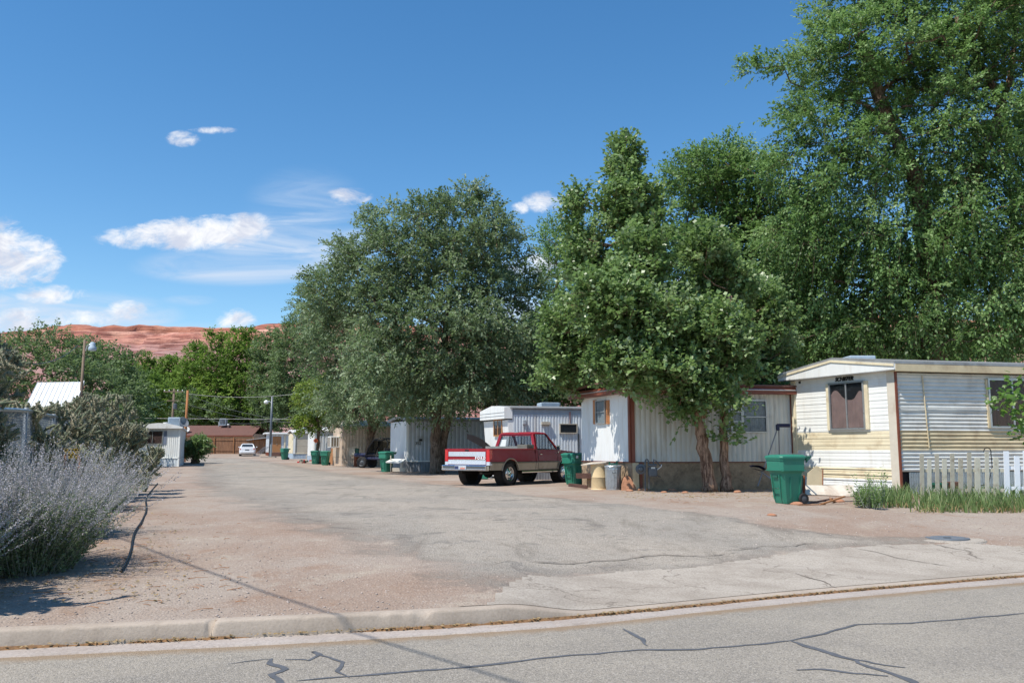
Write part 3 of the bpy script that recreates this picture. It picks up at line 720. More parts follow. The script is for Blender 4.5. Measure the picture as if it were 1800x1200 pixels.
def tree(name, label, cat, base, lobes, lm, bm_, nclump=120, sprays=22, nleaf=14, ll=.1, lw=.05, slen=.8, droop=.25, trunk_r=.3, trunk_top=None, trunk_pts=None,
         seed=0, shell=0.55, crad=.8, outw=.8, upw=.35, group=None, twigw=.006, extra_trunks=(), tone_var=.24, hang=0, branch_r=1.0):
    """lobes: list of (cx,cy,cz,rx,ry,rz,weight) in world metres"""
    r = np.random.default_rng(seed)
    base = Vector(base)
    root = thing(name, label, cat, base, 0, group)
    lob = np.array(lobes, float); wt = lob[:, 6] * lob[:, 3] * lob[:, 4] * lob[:, 5]; wt /= wt.sum()
    # clump centres, pushed to the outer shell and kept apart
    C = []; tries = 0; dmin = crad * 1.08
    Cn = np.zeros((0, 3))
    while len(C) < nclump and tries < nclump * 30:
        tries += 1
        if tries % (nclump * 6) == 0: dmin *= .85
        k = r.choice(len(lob), p=wt); d = unit(r.normal(size=(1, 3)))[0]
        rad = (shell + (1 - shell) * r.random()) if r.random() < .8 else r.random() ** .5 * .8
        p = lob[k, :3] + d * lob[k, 3:6] * rad
        if len(C) and np.min(np.linalg.norm(Cn[:len(C)] - p, axis=1)) < dmin: continue
        C.append(p); Cn = np.array(C)
    C = np.array(C)
    cen = (lob[:, :3] * wt[:, None]).sum(0)
    # trunk
    if trunk_pts is None:
        th = trunk_top or (cen[2] - base.z) * 0.8
        tp = [base, base + Vector((0.02, 0, th * .3)), Vector((base.x * .8 + cen[0] * .2, base.y * .8 + cen[1] * .2, base.z + th * .65)), Vector((cen[0] * .5 + base.x * .5, cen[1] * .5 + base.y * .5, base.z + th))]
    else: tp = [Vector(p) for p in trunk_pts]
    fine = []
    for a, b2 in zip(tp[:-1], tp[1:]):
        for i in range(5): fine.append(a.lerp(b2, i / 5))
    fine.append(tp[-1])
    for i, p in enumerate(fine):
        if i > 0: fine[i] = p + Vector(r.normal(0, trunk_r * .12, 3) * np.array([1, 1, 0]))
    N = len(fine)
    tb = MB(); tb.smooth = True
    rr = [trunk_r * (1.0 - .55 * i / (N - 1)) * (1.35 if i == 0 else 1.1 if i == 1 else 1) for i in range(N)]
    if name != 'shrub': 
        tb.tube([p - base for p in fine], rr, n=14)
        for ep in extra_trunks: tb.tube([Vector(p) - base for p in ep[0]], ep[1], n=10)
        # knobbly surface
        for i, v in enumerate(tb.v):
            f = trunk_r * .16 * mnoise.noise(Vector((v[0] * 5, v[1] * 5, v[2] * 1.3 + seed))) + trunk_r * .1 * mnoise.noise(Vector((v[0] * 14, v[1] * 14, v[2] * 3)))
            tb.v[i] = (v[0] + f, v[1] + f * .6, v[2])
        tb.build('trunk', bm_, root)
    # limbs: grow each clump from nearest lower node
    nodes = [Vector(p) for p in fine[N // 3:]]; nrad = [rr[i + N // 3] for i in range(N - N // 3)]; par = [-1] * len(nodes)
    order = np.argsort(np.linalg.norm(C - np.array(fine[-1]), axis=1) + 0 * C[:, 2])
    NP = np.array([tuple(p) for p in nodes])
    segs = []; count = {}
    for ci in order:
        p = C[ci]; d = np.linalg.norm(NP - p, axis=1)
        pen = d + 1.2 * np.maximum(0, NP[:, 2] - p[2] + .2 * d)
        k = int(np.argmin(pen)); a = nodes[k]; q = Vector(p)
        mid = a.lerp(q, .5) + Vector(r.normal(0, .09 * d[k], 3)) + Vector((0, 0, -.06 * d[k]))
        i1 = len(nodes); nodes += [mid, q]; par += [k, i1]; nrad += [0, 0]
        NP = np.vstack([NP, [tuple(mid)], [tuple(q)]])
    load = np.zeros(len(nodes)); n0 = N - N // 3
    for i in range(len(nodes) - 1, n0 - 1, -1):
        load[i] += 1; 
        if par[i] >= n0: load[par[i]] += load[i]
    br = MB(); br.smooth = True; unitr = trunk_r * .42 / max(nclump, 1) ** .42 * branch_r
    for i in range(n0, len(nodes)):
        a, b2 = nodes[par[i]], nodes[i]
        ra = unitr * load[i] ** .42 ; rb = ra * .75
        br.tube([a - base, b2 - base], [min(ra, trunk_r * .6), rb * .9], n=5, cap=False)
    # sprays
    per = np.full(len(C), sprays); n = per.sum()
    ci = np.repeat(np.arange(len(C)), per)
    cs = r.uniform(.65, 1.25, len(C))[ci]
    P = C[ci] + unit(r.normal(size=(n, 3))) * (r.random((n, 1)) ** .6) * crad * .62 * cs[:, None] * np.array([1, 1, .75])
    outd = unit(P - cen); loc = unit(P - C[ci])
    D = unit(outd * outw + loc * .8 + r.normal(0, .35, (n, 3)) + np.array([0, 0, upw]))
    L = slen * r.uniform(.55, 1.25, n)
    if hang:
        low = (P[:, 2] < cen[2] + 1) & (r.random(n) < hang)
        D[low] = unit(D[low] * .45 + np.array([0, 0, -.9])); L[low] *= 1.7
    tone = np.clip(.5 + r.normal(0, tone_var, len(C))[ci] + r.normal(0, .1, n), 0, 1)
    v, q, tn = spray_leaves(r, P, D, L, nleaf, ll, lw, droop, tone)
    v = v - np.array(base)
    np_mesh('foliage', v, q, lm, parent=root, attr={'tone': tn})
    if twigw:
        sel = r.random(n) < .45
        tv, tq = twig_quads(P[sel], D[sel], L[sel], twigw, droop)
        nb = len(br.v)
        br_v = np.array(br.v) if nb else np.zeros((0, 3)); br_q = np.array(br.f) if nb else np.zeros((0, 4), int)
        np_mesh('branches', np.vstack([br_v, tv - np.array(base)]), np.vstack([br_q, tq + nb]), bm_, parent=root, smooth=True)
    elif br.v: br.build('branches', bm_, root, fix=False)
    return root

def lob(px, py, Y, rpx, rpy, ry=None, w=1.0):
    """lobe given by where its centre stands (pixel column/row at distance Y) and its half sizes in pixels there"""
    c = aty(px, py, Y); k = Y / F
    return (c[0], c[1], c[2], rpx * k, ry or rpx * k, rpy * k, w)

def on(px, Y, dz=0): p = GY(px, Y); return (p.x, p.y, p.z + dz)

# --- the big elm over the middle homes and its neighbour
b = G(768, 832)
Y = b.y
tree('elm_tree', 'large round grey green elm standing behind the red pickup, tallest at middle', 'tree', b,
     [lob(800, 442, Y, 116, 98), lob(700, 465, Y, 105, 95), lob(880, 510, Y, 75, 85), lob(615, 520, Y + 2, 75, 70), lob(790, 590, Y - .5, 150, 110, 4.2), lob(900, 640, Y, 65, 75), lob(700, 650, Y - 1, 90, 70, 3.2), lob(820, 682, Y - 1, 85, 46, 2.8), lob(740, 382, Y, 45, 24, w=.6), lob(830, 362, Y, 50, 22, w=.6)],
     L_elm, B_elm, nclump=270, sprays=32, nleaf=13, ll=.18, lw=.1, slen=.8, droop=.2, trunk_r=.32, seed=11, crad=1.05, twigw=.008, branch_r=1.1,
     trunk_pts=[b, aty(766, 790, Y), aty(768, 740, Y), aty(775, 640, Y), aty(790, 520, Y)], extra_trunks=[([tuple(b + Vector((.1, .25, 0))), aty(780, 770, Y + .3), aty(800, 690, Y + .4), aty(850, 560, Y)], [.24, .2, .16, .1]), ([aty(768, 745, Y), aty(745, 680, Y), aty(690, 560, Y), aty(650, 520, Y)], [.2, .16, .12, .06])])
b = G(651, 820); Y = b.y
tree('elm_tree', 'lower grey green elm with a brown trunk in front of the beige ribbed home', 'tree', b,
     [lob(640, 640, Y, 70, 70), lob(590, 600, Y, 62, 62), lob(700, 680, Y - 3, 85, 50), lob(640, 700, Y - 2, 72, 38), lob(565, 530, Y + 4, 50, 45, w=.8), lob(585, 690, Y, 35, 40)],
     L_elm, B_elm, nclump=140, sprays=30, nleaf=14, ll=.18, lw=.095, slen=.9, droop=.25, trunk_r=.36, seed=12, crad=1.15,
     trunk_pts=[b, aty(650, 790, Y), aty(651, 760, Y), aty(648, 700, Y), aty(640, 640, Y)], extra_trunks=[([aty(651, 768, Y), aty(665, 740, Y), aty(700, 690, Y)], [.22, .16, .08])])
# --- cottonwoods in front of the white home with brown trim
b = GY(1244, 24.9); Y = b.y
tree('cottonwood_tree', 'pointed green cottonwood with a leaning bare reddish trunk in front of the white home', 'tree', b,
     [lob(1096, 300, Y + 2.2, 25, 52, .6, 5), lob(1103, 375, Y + 1.8, 48, 60, .8, 2.8), lob(1016, 375, Y + 2.4, 12, 62, .4, 7), lob(1155, 395, Y + 1.6, 14, 55, .4, 5), lob(1034, 470, Y + 2.6, 36, 55, .9, 1.8), lob(1128, 470, Y + .4, 40, 60, 1.0, 1.6), lob(1075, 540, Y, 62, 62, 1.4), lob(1005, 590, Y + 3.0, 48, 55, 1.0, 1.2), lob(1155, 575, Y - .2, 44, 58, 1.2), lob(1098, 640, Y - .2, 66, 38, 1.1), lob(1175, 655, Y - .4, 50, 44, 1.0), lob(1128, 676, Y - .2, 42, 20, .7, 1.5), lob(1212, 716, Y - .3, 34, 32, .7, 1.8), lob(1005, 655, Y + 3.4, 52, 36, 1.0, 1.2)],
     L_cot, B_cot, nclump=280, sprays=24, nleaf=8, ll=.142, lw=.125, slen=.5, droop=.12, trunk_r=.19, seed=21, crad=.55, upw=1.1, outw=.4, twigw=.005, branch_r=1.2,
     trunk_pts=[b, aty(1240, 800, Y), aty(1228, 735, Y), aty(1190, 640, Y), aty(1130, 500, Y + .8), aty(1100, 330, Y + 2.6)],
     extra_trunks=[([aty(1231, 750, Y), aty(1243, 700, Y), aty(1248, 640, Y), aty(1240, 560, Y)], [.1, .08, .06, .04])])
b = GY(1274, 25.0); Y = b.y + .2
tree('cottonwood_tree', 'smaller cottonwood with an upright grey trunk, right of the leaning trunk', 'tree', b,
     [lob(1278, 510, Y + 1.2, 48, 55, .9), lob(1250, 600, Y, 60, 60, 1.2), lob(1275, 600, Y, 46, 52, .9), lob(1262, 690, Y - .3, 40, 32, .7, 1.4), lob(1190, 560, Y + .5, 30, 50, .8), lob(1240, 450, Y + .5, 28, 40, .8), lob(1312, 655, Y + .3, 24, 24, .4), lob(1335, 570, Y + 3.5, 50, 70, .9), lob(1345, 650, Y + 4, 45, 36, .9), lob(1285, 770, Y - .3, 12, 14, .25)],
     L_cot, B_cot, nclump=175, sprays=24, nleaf=8, ll=.142, lw=.125, slen=.5, droop=.12, trunk_r=.15, seed=22, crad=.55, upw=1.0, outw=.4, twigw=.005, branch_r=1.1,
     trunk_pts=[b, aty(1271, 800, Y), aty(1272, 740, Y), aty(1275, 660, Y), aty(1285, 520, Y)])
# --- behind them
tree('cottonwood_tree', 'darker tree rising behind the middle of the row, left of the pointed cottonwood', 'tree', on(980, 56),
     [lob(975, 440, 56, 38, 60, 2), lob(1000, 540, 56, 50, 70, 2.4), lob(960, 620, 56, 55, 60, 2.4), lob(1010, 430, 56, 40, 50, 2)],
     L_elm2, B_elm, nclump=90, sprays=24, nleaf=12, ll=.17, lw=.1, slen=.8, trunk_r=.3, seed=23, crad=1.1, upw=.6)
for i, (px, Yp, lb_, lbl) in enumerate([
    (905, 60, [(900, 640, 70, 60), (860, 690, 60, 30), (940, 600, 50, 60)], 'mid green tree filling the gap above the silver slanted home'),
    (1010, 46, [(1010, 660, 60, 40), (960, 690, 50, 28), (1050, 680, 45, 35)], 'low light green tree just behind the silver home roof'),
    (720, 74, [(740, 690, 80, 55), (680, 640, 60, 60)], 'dark elm deep behind the big elm'),
    (1120, 42, [(1120, 640, 70, 60), (1180, 660, 60, 50)], 'dense tree behind the roof of the white home'),
    (1420, 52, [(1400, 600, 80, 60), (1470, 620, 80, 50), (1360, 650, 60, 40)], 'dark tree low behind the gap between the two nearest homes'),
    (1560, 54, [(1540, 590, 80, 70), (1620, 600, 80, 60)], 'dark tree low behind the near home roof'),
    (1760, 54, [(1700, 590, 80, 70), (1780, 590, 80, 70), (1860, 570, 80, 80)], 'dark tree low behind the right end of the near home')]):
    tree('broadleaf_tree', lbl, 'tree', on(px, Yp), [lob(a, c, Yp, d, e) for a, c, d, e in lb_], L_elm2 if i != 2 else L_elm, B_elm,
         nclump=60, sprays=24, nleaf=11, ll=.17, lw=.1, slen=.8, trunk_r=.25, seed=30 + i, crad=1.1)
# --- huge elms over the right
Y = 35
tree('elm_tree', 'huge bright green elm towering over the cream and white home at right', 'tree', on(1640, 36),
     [lob(1560, 120, Y, 150, 110, 3.4), lob(1455, 115, Y, 98, 70, 2.2), lob(1420, 215, Y, 80, 58, 2), lob(1720, 60, Y, 140, 120, 3.4), lob(1680, 260, Y, 150, 110, 3.6), lob(1480, 300, Y, 130, 95, 3.2), lob(1600, 440, Y, 170, 100, 3.8), lob(1760, 420, Y, 130, 120, 3.4), lob(1440, 450, Y + 1, 110, 100, 3), lob(1620, 560, Y, 190, 70, 3.4), lob(1480, 580, Y + 1, 120, 70, 3), lob(1840, 250, Y, 90, 180, 3), lob(1560, -30, Y, 140, 80, 3), lob(1780, -60, Y, 120, 80, 3), lob(1780, 560, Y - .5, 90, 60, 2.4), lob(1360, 110, Y, 40, 28, 1)],
     L_elm2, B_elm, nclump=390, sprays=42, nleaf=15, ll=.165, lw=.088, slen=.85, droop=.3, trunk_r=.5, seed=41, crad=1.08, hang=.2, tone_var=.32, twigw=.007, shell=.3, branch_r=1.0,
     trunk_pts=[on(1640, 36), aty(1640, 640, 36), aty(1635, 450, Y), aty(1612, 315, Y), aty(1555, 200, Y), aty(1510, 60, Y)],
     extra_trunks=[([aty(1636, 470, Y), aty(1700, 330, Y), aty(1765, 190, Y), aty(1680, 30, Y)], [.32, .24, .17, .09]), ([aty(1745, 230, Y), aty(1775, 140, Y), aty(1790, 20, Y)], [.18, .13, .08]), ([aty(1600, 300, Y), aty(1545, 200, Y), aty(1480, 160, Y)], [.16, .1, .05])])
Y = 41
tree('elm_tree', 'second tall elm with feathery top, left of and behind the huge elm', 'tree', on(1290, 42),
     [lob(1240, 330, Y, 58, 70, 2), lob(1300, 330, Y, 75, 80, 2.4), lob(1260, 450, Y, 85, 80, 2.6), lob(1350, 430, Y, 90, 90, 2.6), lob(1330, 560, Y, 110, 90, 2.8), lob(1400, 600, Y, 90, 70, 2.6), lob(1225, 285, Y, 28, 24, 1, 2), lob(1290, 620, Y, 70, 60, 2.2)],
     L_elm2, B_elm, nclump=250, sprays=30, nleaf=14, ll=.18, lw=.1, slen=.85, droop=.25, trunk_r=.4, seed=42, crad=1.0, twigw=.008, shell=.3)
# --- left background
def far(px, Yp, lb_, lbl, lm, seed, n=70, ll=.3, cr=1.5, sp=20, shp='cottonwood_tree', grp=None, upw=.6, nl=10):
    tree(shp, lbl, 'tree', on(px, Yp), [lob(a, c, Yp, d, e) for a, c, d, e in lb_], lm, B_elm, nclump=n, sprays=sp, nleaf=nl, ll=ll, lw=ll * .7, slen=cr * .8, trunk_r=.35, seed=seed, crad=cr, twigw=0, upw=upw, tone_var=.2, shell=.6)
far(60, 58, [(60, 645, 80, 58), (130, 680, 70, 50), (0, 640, 60, 60), (170, 720, 60, 40), (90, 605, 50, 22), (60, 740, 120, 35), (-20, 720, 80, 50)], 'grey green elm behind the lamp pole at far left', L_fard, 51, 130, .2, 1.2, 24, 'elm_tree')
far(195, 66, [(190, 665, 50, 45), (215, 710, 42, 38), (160, 640, 30, 32), (190, 750, 60, 28)], 'dark elm right of the lamp pole above the metal roof', L_fard, 52, 80, .22, 1.3, 22, 'elm_tree')
grp = [(225, 140, 632, 24, 'narrow bright green cottonwood, first right of the dark elm'), (262, 140, 627, 24, 'narrow bright green cottonwood with rounded top under the mesa slope'),
       (300, 138, 628, 25, 'bright green cottonwood left of the tall crossarm pole'), (340, 132, 606, 30, 'bright green cottonwood above the orange brown pole'),
       (384, 128, 584, 34, 'bright cottonwood on the shoulder of the tall clump'), (430, 126, 567, 36, 'tallest bright cottonwood above the white car')]
for i, (px, Yp, ty, hw, lbl) in enumerate(grp):
    H_ = 765 - ty
    far(px, Yp, [(px, ty + H_ * .2, hw * .62, H_ * .2), (px, ty + H_ * .45, hw, H_ * .3), (px + 4, ty + H_ * .72, hw * 1.1, H_ * .28)], lbl, L_far, 60 + i, 75, .38, 1.7, 20)
far(262, 104, [(262, 700, 32, 38), (240, 730, 24, 22)], 'soft mid green tree behind the small white home', L_far, 70, 50, .3, 1.4, 20, 'broadleaf_tree')
far(470, 118, [(472, 640, 22, 60), (478, 700, 30, 50)], 'slender dark tree behind the curved lamp post', L_fard, 71, 60, .32, 1.5, 20, 'elm_tree')
far(520, 112, [(520, 620, 34, 60), (515, 690, 42, 55), (545, 600, 30, 40)], 'tall dark elm touching the left side of the big elm', L_fard, 72, 100, .3, 1.5, 22, 'elm_tree')
far(330, 127, [(330, 725, 60, 35), (400, 728, 60, 32), (450, 738, 40, 25)], 'shaded low tree behind the brown roof', L_fard, 73, 90, .32, 1.6, 20, 'broadleaf_tree')
far(585, 100, [(590, 700, 60, 60), (640, 660, 50, 60)], 'dark tree deep behind the lower elm', L_fard, 74, 80, .28, 1.5, 20, 'broadleaf_tree')
# --- yellow green tree by the orange sign
b = G(558, 816); Y = b.y + 1.0
tree('boxelder_tree', 'yellow green boxelder with dead twigs behind the orange sign', 'tree', (b.x, Y, b.z),
     [lob(560, 700, Y, 38, 30, 1.6), lob(540, 740, Y, 26, 18, 1.2), lob(590, 720, Y, 30, 28, 1.4), lob(575, 680, Y, 20, 14, 1), lob(530, 700, Y, 16, 16, .8)],
     L_yel, B_elm, nclump=60, sprays=16, nleaf=9, ll=.17, lw=.13, slen=.55, trunk_r=.2, seed=81, crad=.75, twigw=.01,
     trunk_pts=[(b.x, Y, b.z), aty(558, 790, Y), aty(560, 760, Y), aty(556, 720, Y)])
far(347, 72, [(348, 782, 17, 14), (342, 792, 14, 10)], 'leafy green bush beside the orange brown pole', L_cot, 82, 30, .14, .5, 22, 'bush')

# --- maple branch at the right edge
def maple():
    r = np.random.default_rng(5)
    base = G(1850, 880); Y = base.y
    root = thing('maple_sapling', 'bright green broad-leaved sapling reaching in at the right edge', 'tree', base)
    mb = MB(); mb.smooth = True
    P = lambda x, y, dy=0: Vector(aty(x, y, Y + dy)) - base
    stems = [([P(1850, 880), P(1845, 800), P(1835, 730), P(1838, 660)], [.035, .03, .02, .012]), ([P(1838, 745), P(1800, 715), P(1775, 700, -.2), P(1750, 702, -.3)], [.018, .014, .01, .005]),
             ([P(1842, 790), P(1810, 770), P(1790, 762, -.1)], [.014, .01, .005]), ([P(1836, 700), P(1800, 680), P(1782, 674, .1)], [.012, .01, .005])]
    for p, q in stems: mb.tube(p, q, n=7)
    mb.build('trunk', B_elm, root)
    shape = [(0, -.5), (.22, -.42), (.5, -.28), (.36, -.08), (.62, .12), (.28, .16), (.2, .3), (0, .62), (-.2, .3), (-.28, .16), (-.62, .12), (-.36, -.08), (-.5, -.28), (-.22, -.42)]
    V = []; Fc = []; tn = []
    cl = [(P(1752, 706, -.3), 22, .16), (P(1775, 700, -.2), 30, .2), (P(1800, 700), 30, .25), (P(1790, 765, -.1), 16, .14), (P(1815, 740), 40, .3), (P(1790, 675, .1), 20, .18), (P(1830, 680), 40, .35), (P(1780, 725, -.2), 18, .18), (P(1835, 770), 30, .3)]
    for c, n, s in cl:
        for i in range(n):
            p = c + Vector(r.normal(0, s, 3)); nr = Vector(r.normal(0, .55, 3)) + Vector((-.35, -.5, .8)); nr.normalize()
            dn = Vector((r.normal(0, .5), r.normal(0, .5), -1)); a = (dn - nr * dn.dot(nr)).normalized(); b2 = nr.cross(a); sz = r.uniform(.1, .17); k = len(V)
            V.append(tuple(p + nr * .012)); 
            for (x, y) in shape: V.append(tuple(p + (b2 * x + a * (y)) * sz))
            for j in range(len(shape)): Fc.append((k, k + 1 + j, k + 1 + (j + 1) % len(shape)))
            t_ = r.uniform(.1, 1); tn += [t_] * (len(shape) + 1)
    np_mesh('foliage', np.array(V), np.array(Fc), L_map, parent=root, attr={'tone': tn}, tris=True)
maple()
# ------------------------------------------------------------------ buildings
M_white = mat('white_siding', srgb(226, 228, 226), 0.45, var=0.05, vscale=1.5, dirt=srgb(170, 150, 122), dirt_amt=0.25, dscale=2.2, stretch=(1.6, 1.6, .22))
M_whitec = mat('clean_white_siding', srgb(230, 231, 227), 0.45, var=0.04, vscale=1.5, dirt=srgb(176, 158, 128), dirt_amt=0.22, dscale=2, stretch=(1.4, 1.4, .3))
M_whiteb = mat('bluish_white_siding', srgb(206, 214, 220), 0.4, var=0.05, vscale=2, dirt=srgb(146, 128, 108), dirt_amt=0.45, dscale=2, stretch=(1.8, 1.8, .2))
M_cream = mat('cream_siding', srgb(222, 210, 180), 0.5, var=0.07, vscale=2, dirt=srgb(150, 120, 80), dirt_amt=0.4)
M_creamd = mat('faded_cream_trim', srgb(204, 188, 154), 0.6, var=0.1, dirt=srgb(120, 80, 50), dirt_amt=0.4)
M_grey = mat('grey_metal_siding', srgb(176, 182, 188), 0.38, 0.25, var=0.08, dirt=srgb(120, 110, 100), dirt_amt=0.3)
M_galv = mat('galvanized_metal', srgb(170, 178, 184), 0.35, 0.7, var=0.12, vscale=8, dirt=srgb(110, 100, 92), dirt_amt=0.4)
M_roofg = mat('grey_roof_metal', srgb(150, 152, 154), 0.45, 0.3, var=0.12, dirt=srgb(90, 84, 78), dirt_amt=0.5)
M_roofw = mat('white_roof_coating', srgb(214, 216, 216), 0.6, var=0.06, dirt=srgb(150, 140, 130), dirt_amt=0.4)
M_brown = mat('red_brown_trim', srgb(122, 66, 48), 0.5, var=0.12, dirt=srgb(70, 42, 32), dirt_amt=0.4)
M_browns = mat('red_brown_shingle', srgb(114, 82, 74), 0.85, var=0.18, vscale=7, bump=.01, dirt=srgb(90, 66, 60), dirt_amt=0.5)
M_beige = mat('beige_siding', srgb(196, 176, 156), 0.5, var=0.07, dirt=srgb(140, 116, 96), dirt_amt=0.4)
M_beigel = mat('light_beige_panel', srgb(178, 170, 154), 0.6, var=0.07, dirt=srgb(130, 116, 100), dirt_amt=0.3)
M_stone_sk = mat('rough_stucco_skirting', srgb(160, 138, 112), 0.95, var=0.3, vscale=5, bump=0.02, bscale=18, dirt=srgb(86, 72, 60), dirt_amt=0.6, dscale=2.5)
M_bluesk = mat('pale_blue_skirting', srgb(160, 176, 190), 0.6, var=0.1)
M_dsk = mat('grey_skirting', srgb(128, 132, 138), 0.6, var=0.12, dirt=srgb(80, 76, 72), dirt_amt=0.4)
M_alu = mat('aluminium_frame', srgb(176, 180, 182), 0.35, 0.6, var=0.06)
M_dkframe = mat('dark_window_rubber', srgb(46, 42, 42), 0.6)
M_wood = mat('weathered_wood', srgb(158, 110, 72), 0.85, var=0.28, vscale=3, stretch=(6, 6, .5), dirt=srgb(92, 66, 48), dirt_amt=0.5)
M_fencew = mat('fence_boards', srgb(140, 102, 76), 0.9, var=0.4, vscale=1.6, stretch=(5, 5, .4), dirt=srgb(84, 58, 44), dirt_amt=0.6)
M_orangew = mat('orange_wood_door', srgb(172, 122, 78), 0.7, var=0.15, stretch=(5, 5, .5))
M_shut = mat('tan_shutter', srgb(190, 130, 84), 0.6, var=0.08)
M_curt = mat('dusty_pink_curtain', srgb(196, 158, 146), 0.9, var=0.15)
M_curtw = mat('white_lace_curtain', srgb(196, 200, 200), 0.9, var=0.12, vscale=12)
M_curtb = mat('brown_curtain', srgb(110, 78, 68), 0.9, var=0.2, stretch=(8, 8, .4))
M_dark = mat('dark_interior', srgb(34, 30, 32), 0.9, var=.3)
M_black = mat('black_rubber', srgb(30, 30, 32), 0.7, var=.15)
M_blackp = mat('black_paint', srgb(24, 24, 26), 0.45)
M_pipe = mat('grey_pipe', srgb(88, 92, 96), 0.5, 0.3, dirt=srgb(80, 60, 50), dirt_amt=.4)
M_net = mat('sheer_net', srgb(190, 190, 194), 0.9)
def glass_mat(name, tint, clear=0.6, refl=(1, 1, 1, 1)):
    m, T, b = new_mat(name); nt = m.node_tree
    tr = T.n('ShaderNodeBsdfTransparent'); tr.inputs[0].default_value = tint
    b.inputs['Base Color'].default_value = (0.02, 0.025, 0.03, 1); b.inputs['Roughness'].default_value = 0.04; b.inputs['Specular IOR Level'].default_value = 0.8
    ms = T.n('ShaderNodeMixShader'); ms.inputs[0].default_value = clear
    T.l(b.outputs[0], ms.inputs[1]); T.l(tr.outputs[0], ms.inputs[2]); T.l(ms.outputs[0], nt.nodes['Material Output'].inputs['Surface'])
    return m
M_glass = glass_mat('window_glass', (.9, .93, .95, 1), 0.82)
M_glassd = glass_mat('dark_window_glass', (.5, .55, .6, 1), 0.5)
V = Vector
def nrm_of(P, Q, inside):
    d = (Q - P); n = V((d.y, -d.x, 0)).normalized()
    m = (P + Q) / 2
    return n if (m + n - inside).length > (m - n - inside).length else -n
PROF = {'rib': [(0, 0), (.3, 0), (.4, 1), (.9, 1), (1, 0)], 'wave': [(0, 0), (.25, .7), (.5, 1), (.75, .7), (1, 0)], 'lap': [(0, 1), (.85, .25), (.93, 0), (1, 1)],
        'seam': [(0, 0), (.94, 0), (.96, -1), (.98, 0), (1, 0)], 'flat': [(0, 0), (1, 0)], 'blap': [(0, 1), (.3, .9), (.34, .3), (.36, .3), (.6, .55), (.9, .1), (.97, 0), (1, 1)]}
def wall(mb, P, Q, z0, z1, inside, kind='v', prof='rib', pitch=.2, dep=.02, bands=None, z1q=None, dent=0.0, seed=0):
    """sheet wall from P to Q (ground-level points), z0..z1 absolute; kind v = ribs run up, h = ribs run along"""
    P, Q = V(P), V(Q); L = (Q - P).length; d = (Q - P).normalized(); n = nrm_of(P, Q, inside); pr = PROF[prof]
    z1q = z1 if z1q is None else z1q
    def pt(u, z, o):
        if dent: o += dent * mnoise.noise(V((u * 1.1, z * 1.6, seed))) + dent * .4 * mnoise.noise(V((u * 4, z * 5, seed)))
        return V((P.x, P.y, 0)) + d * u + n * o + V((0, 0, z))
    if kind == 'v':
        us = []; k = 0
        while k * pitch < L:
            for a, b in pr[:-1]: us.append(((k + a) * pitch, b * dep))
            k += 1
        us = [x for x in us if x[0] < L] + [(L, 0)]
        vs = []; fs = []
        for u_, o_ in us:
            zt = z1 + (z1q - z1) * u_ / L
            vs += [pt(u_, z0, o_), pt(u_, zt, o_)]
        for i in range(len(us) - 1): fs.append((2 * i, 2 * i + 2, 2 * i + 3, 2 * i + 1))
        mb.add(vs, fs)
    else:
        zs = []; k = 0
        while z0 + k * pitch < z1:
            for a, b in pr[:-1]: zs.append((z0 + (k + a) * pitch, b * dep))
            k += 1
        zs = [x for x in zs if x[0] < z1] + [(z1, 0)]
        nu = max(1, int(L / .35)) if dent else 1
        vs = [pt(L * i / nu, z, o) for z, o in zs for i in range(nu + 1)]
        for j in range(len(zs) - 1):
            zc = (zs[j][0] + zs[j + 1][0]) / 2
            mi = 0
            if bands:
                for zt, m_ in bands:
                    if zc < zt: mi = m_; break
            mb.mi = mi
            mb.add([vs[j * (nu + 1) + i] for i in range(nu + 1)] + [vs[(j + 1) * (nu + 1) + i] for i in range(nu + 1)], [(i, i + 1, nu + 2 + i, nu + 1 + i) for i in range(nu)])
        mb.mi = 0
    return n
class Face:
    """helper for putting things on a wall: local u along, z up, o outwards (all relative to root)"""
    def __init__(s, P, Q, inside, origin):
        s.P, s.Q = V(P), V(Q); s.d = (s.Q - s.P); s.L = s.d.length; s.d.normalize(); s.n = nrm_of(s.P, s.Q, V(inside)); s.o = V(origin)
        s.R = Matrix((s.d, s.n, V((0, 0, 1)))).transposed()
    def pt(s, u, z, o=0): return V((s.P.x, s.P.y, 0)) + s.d * u + s.n * o + V((0, 0, z)) - s.o
    def u_at(s, px):
        """u of the wall point seen at pixel column px"""
        k = (px - 900) / F
        # (P.x + d.x u) = k (P.y + d.y u)
        return (k * s.P.y - s.P.x) / (s.d.x - k * s.d.y)
    def z_at(s, px, py):
        u = s.u_at(px); y = s.P.y + s.d.y * u
        return aty(px, py, y)[2]
    def box(s, mb, u0, u1, z0, z1, o0, o1):
        mb.box(s.pt((u0 + u1) / 2, (z0 + z1) / 2, (o0 + o1) / 2), (abs(u1 - u0), abs(o1 - o0), abs(z1 - z0)), R=s.R)
    def rect(s, pxs, pys):
        ua, ub = sorted((s.u_at(pxs[0]), s.u_at(pxs[1]))); pm = (pxs[0] + pxs[1]) / 2
        return ua, ub, s.z_at(pm, pys[1]), s.z_at(pm, pys[0])
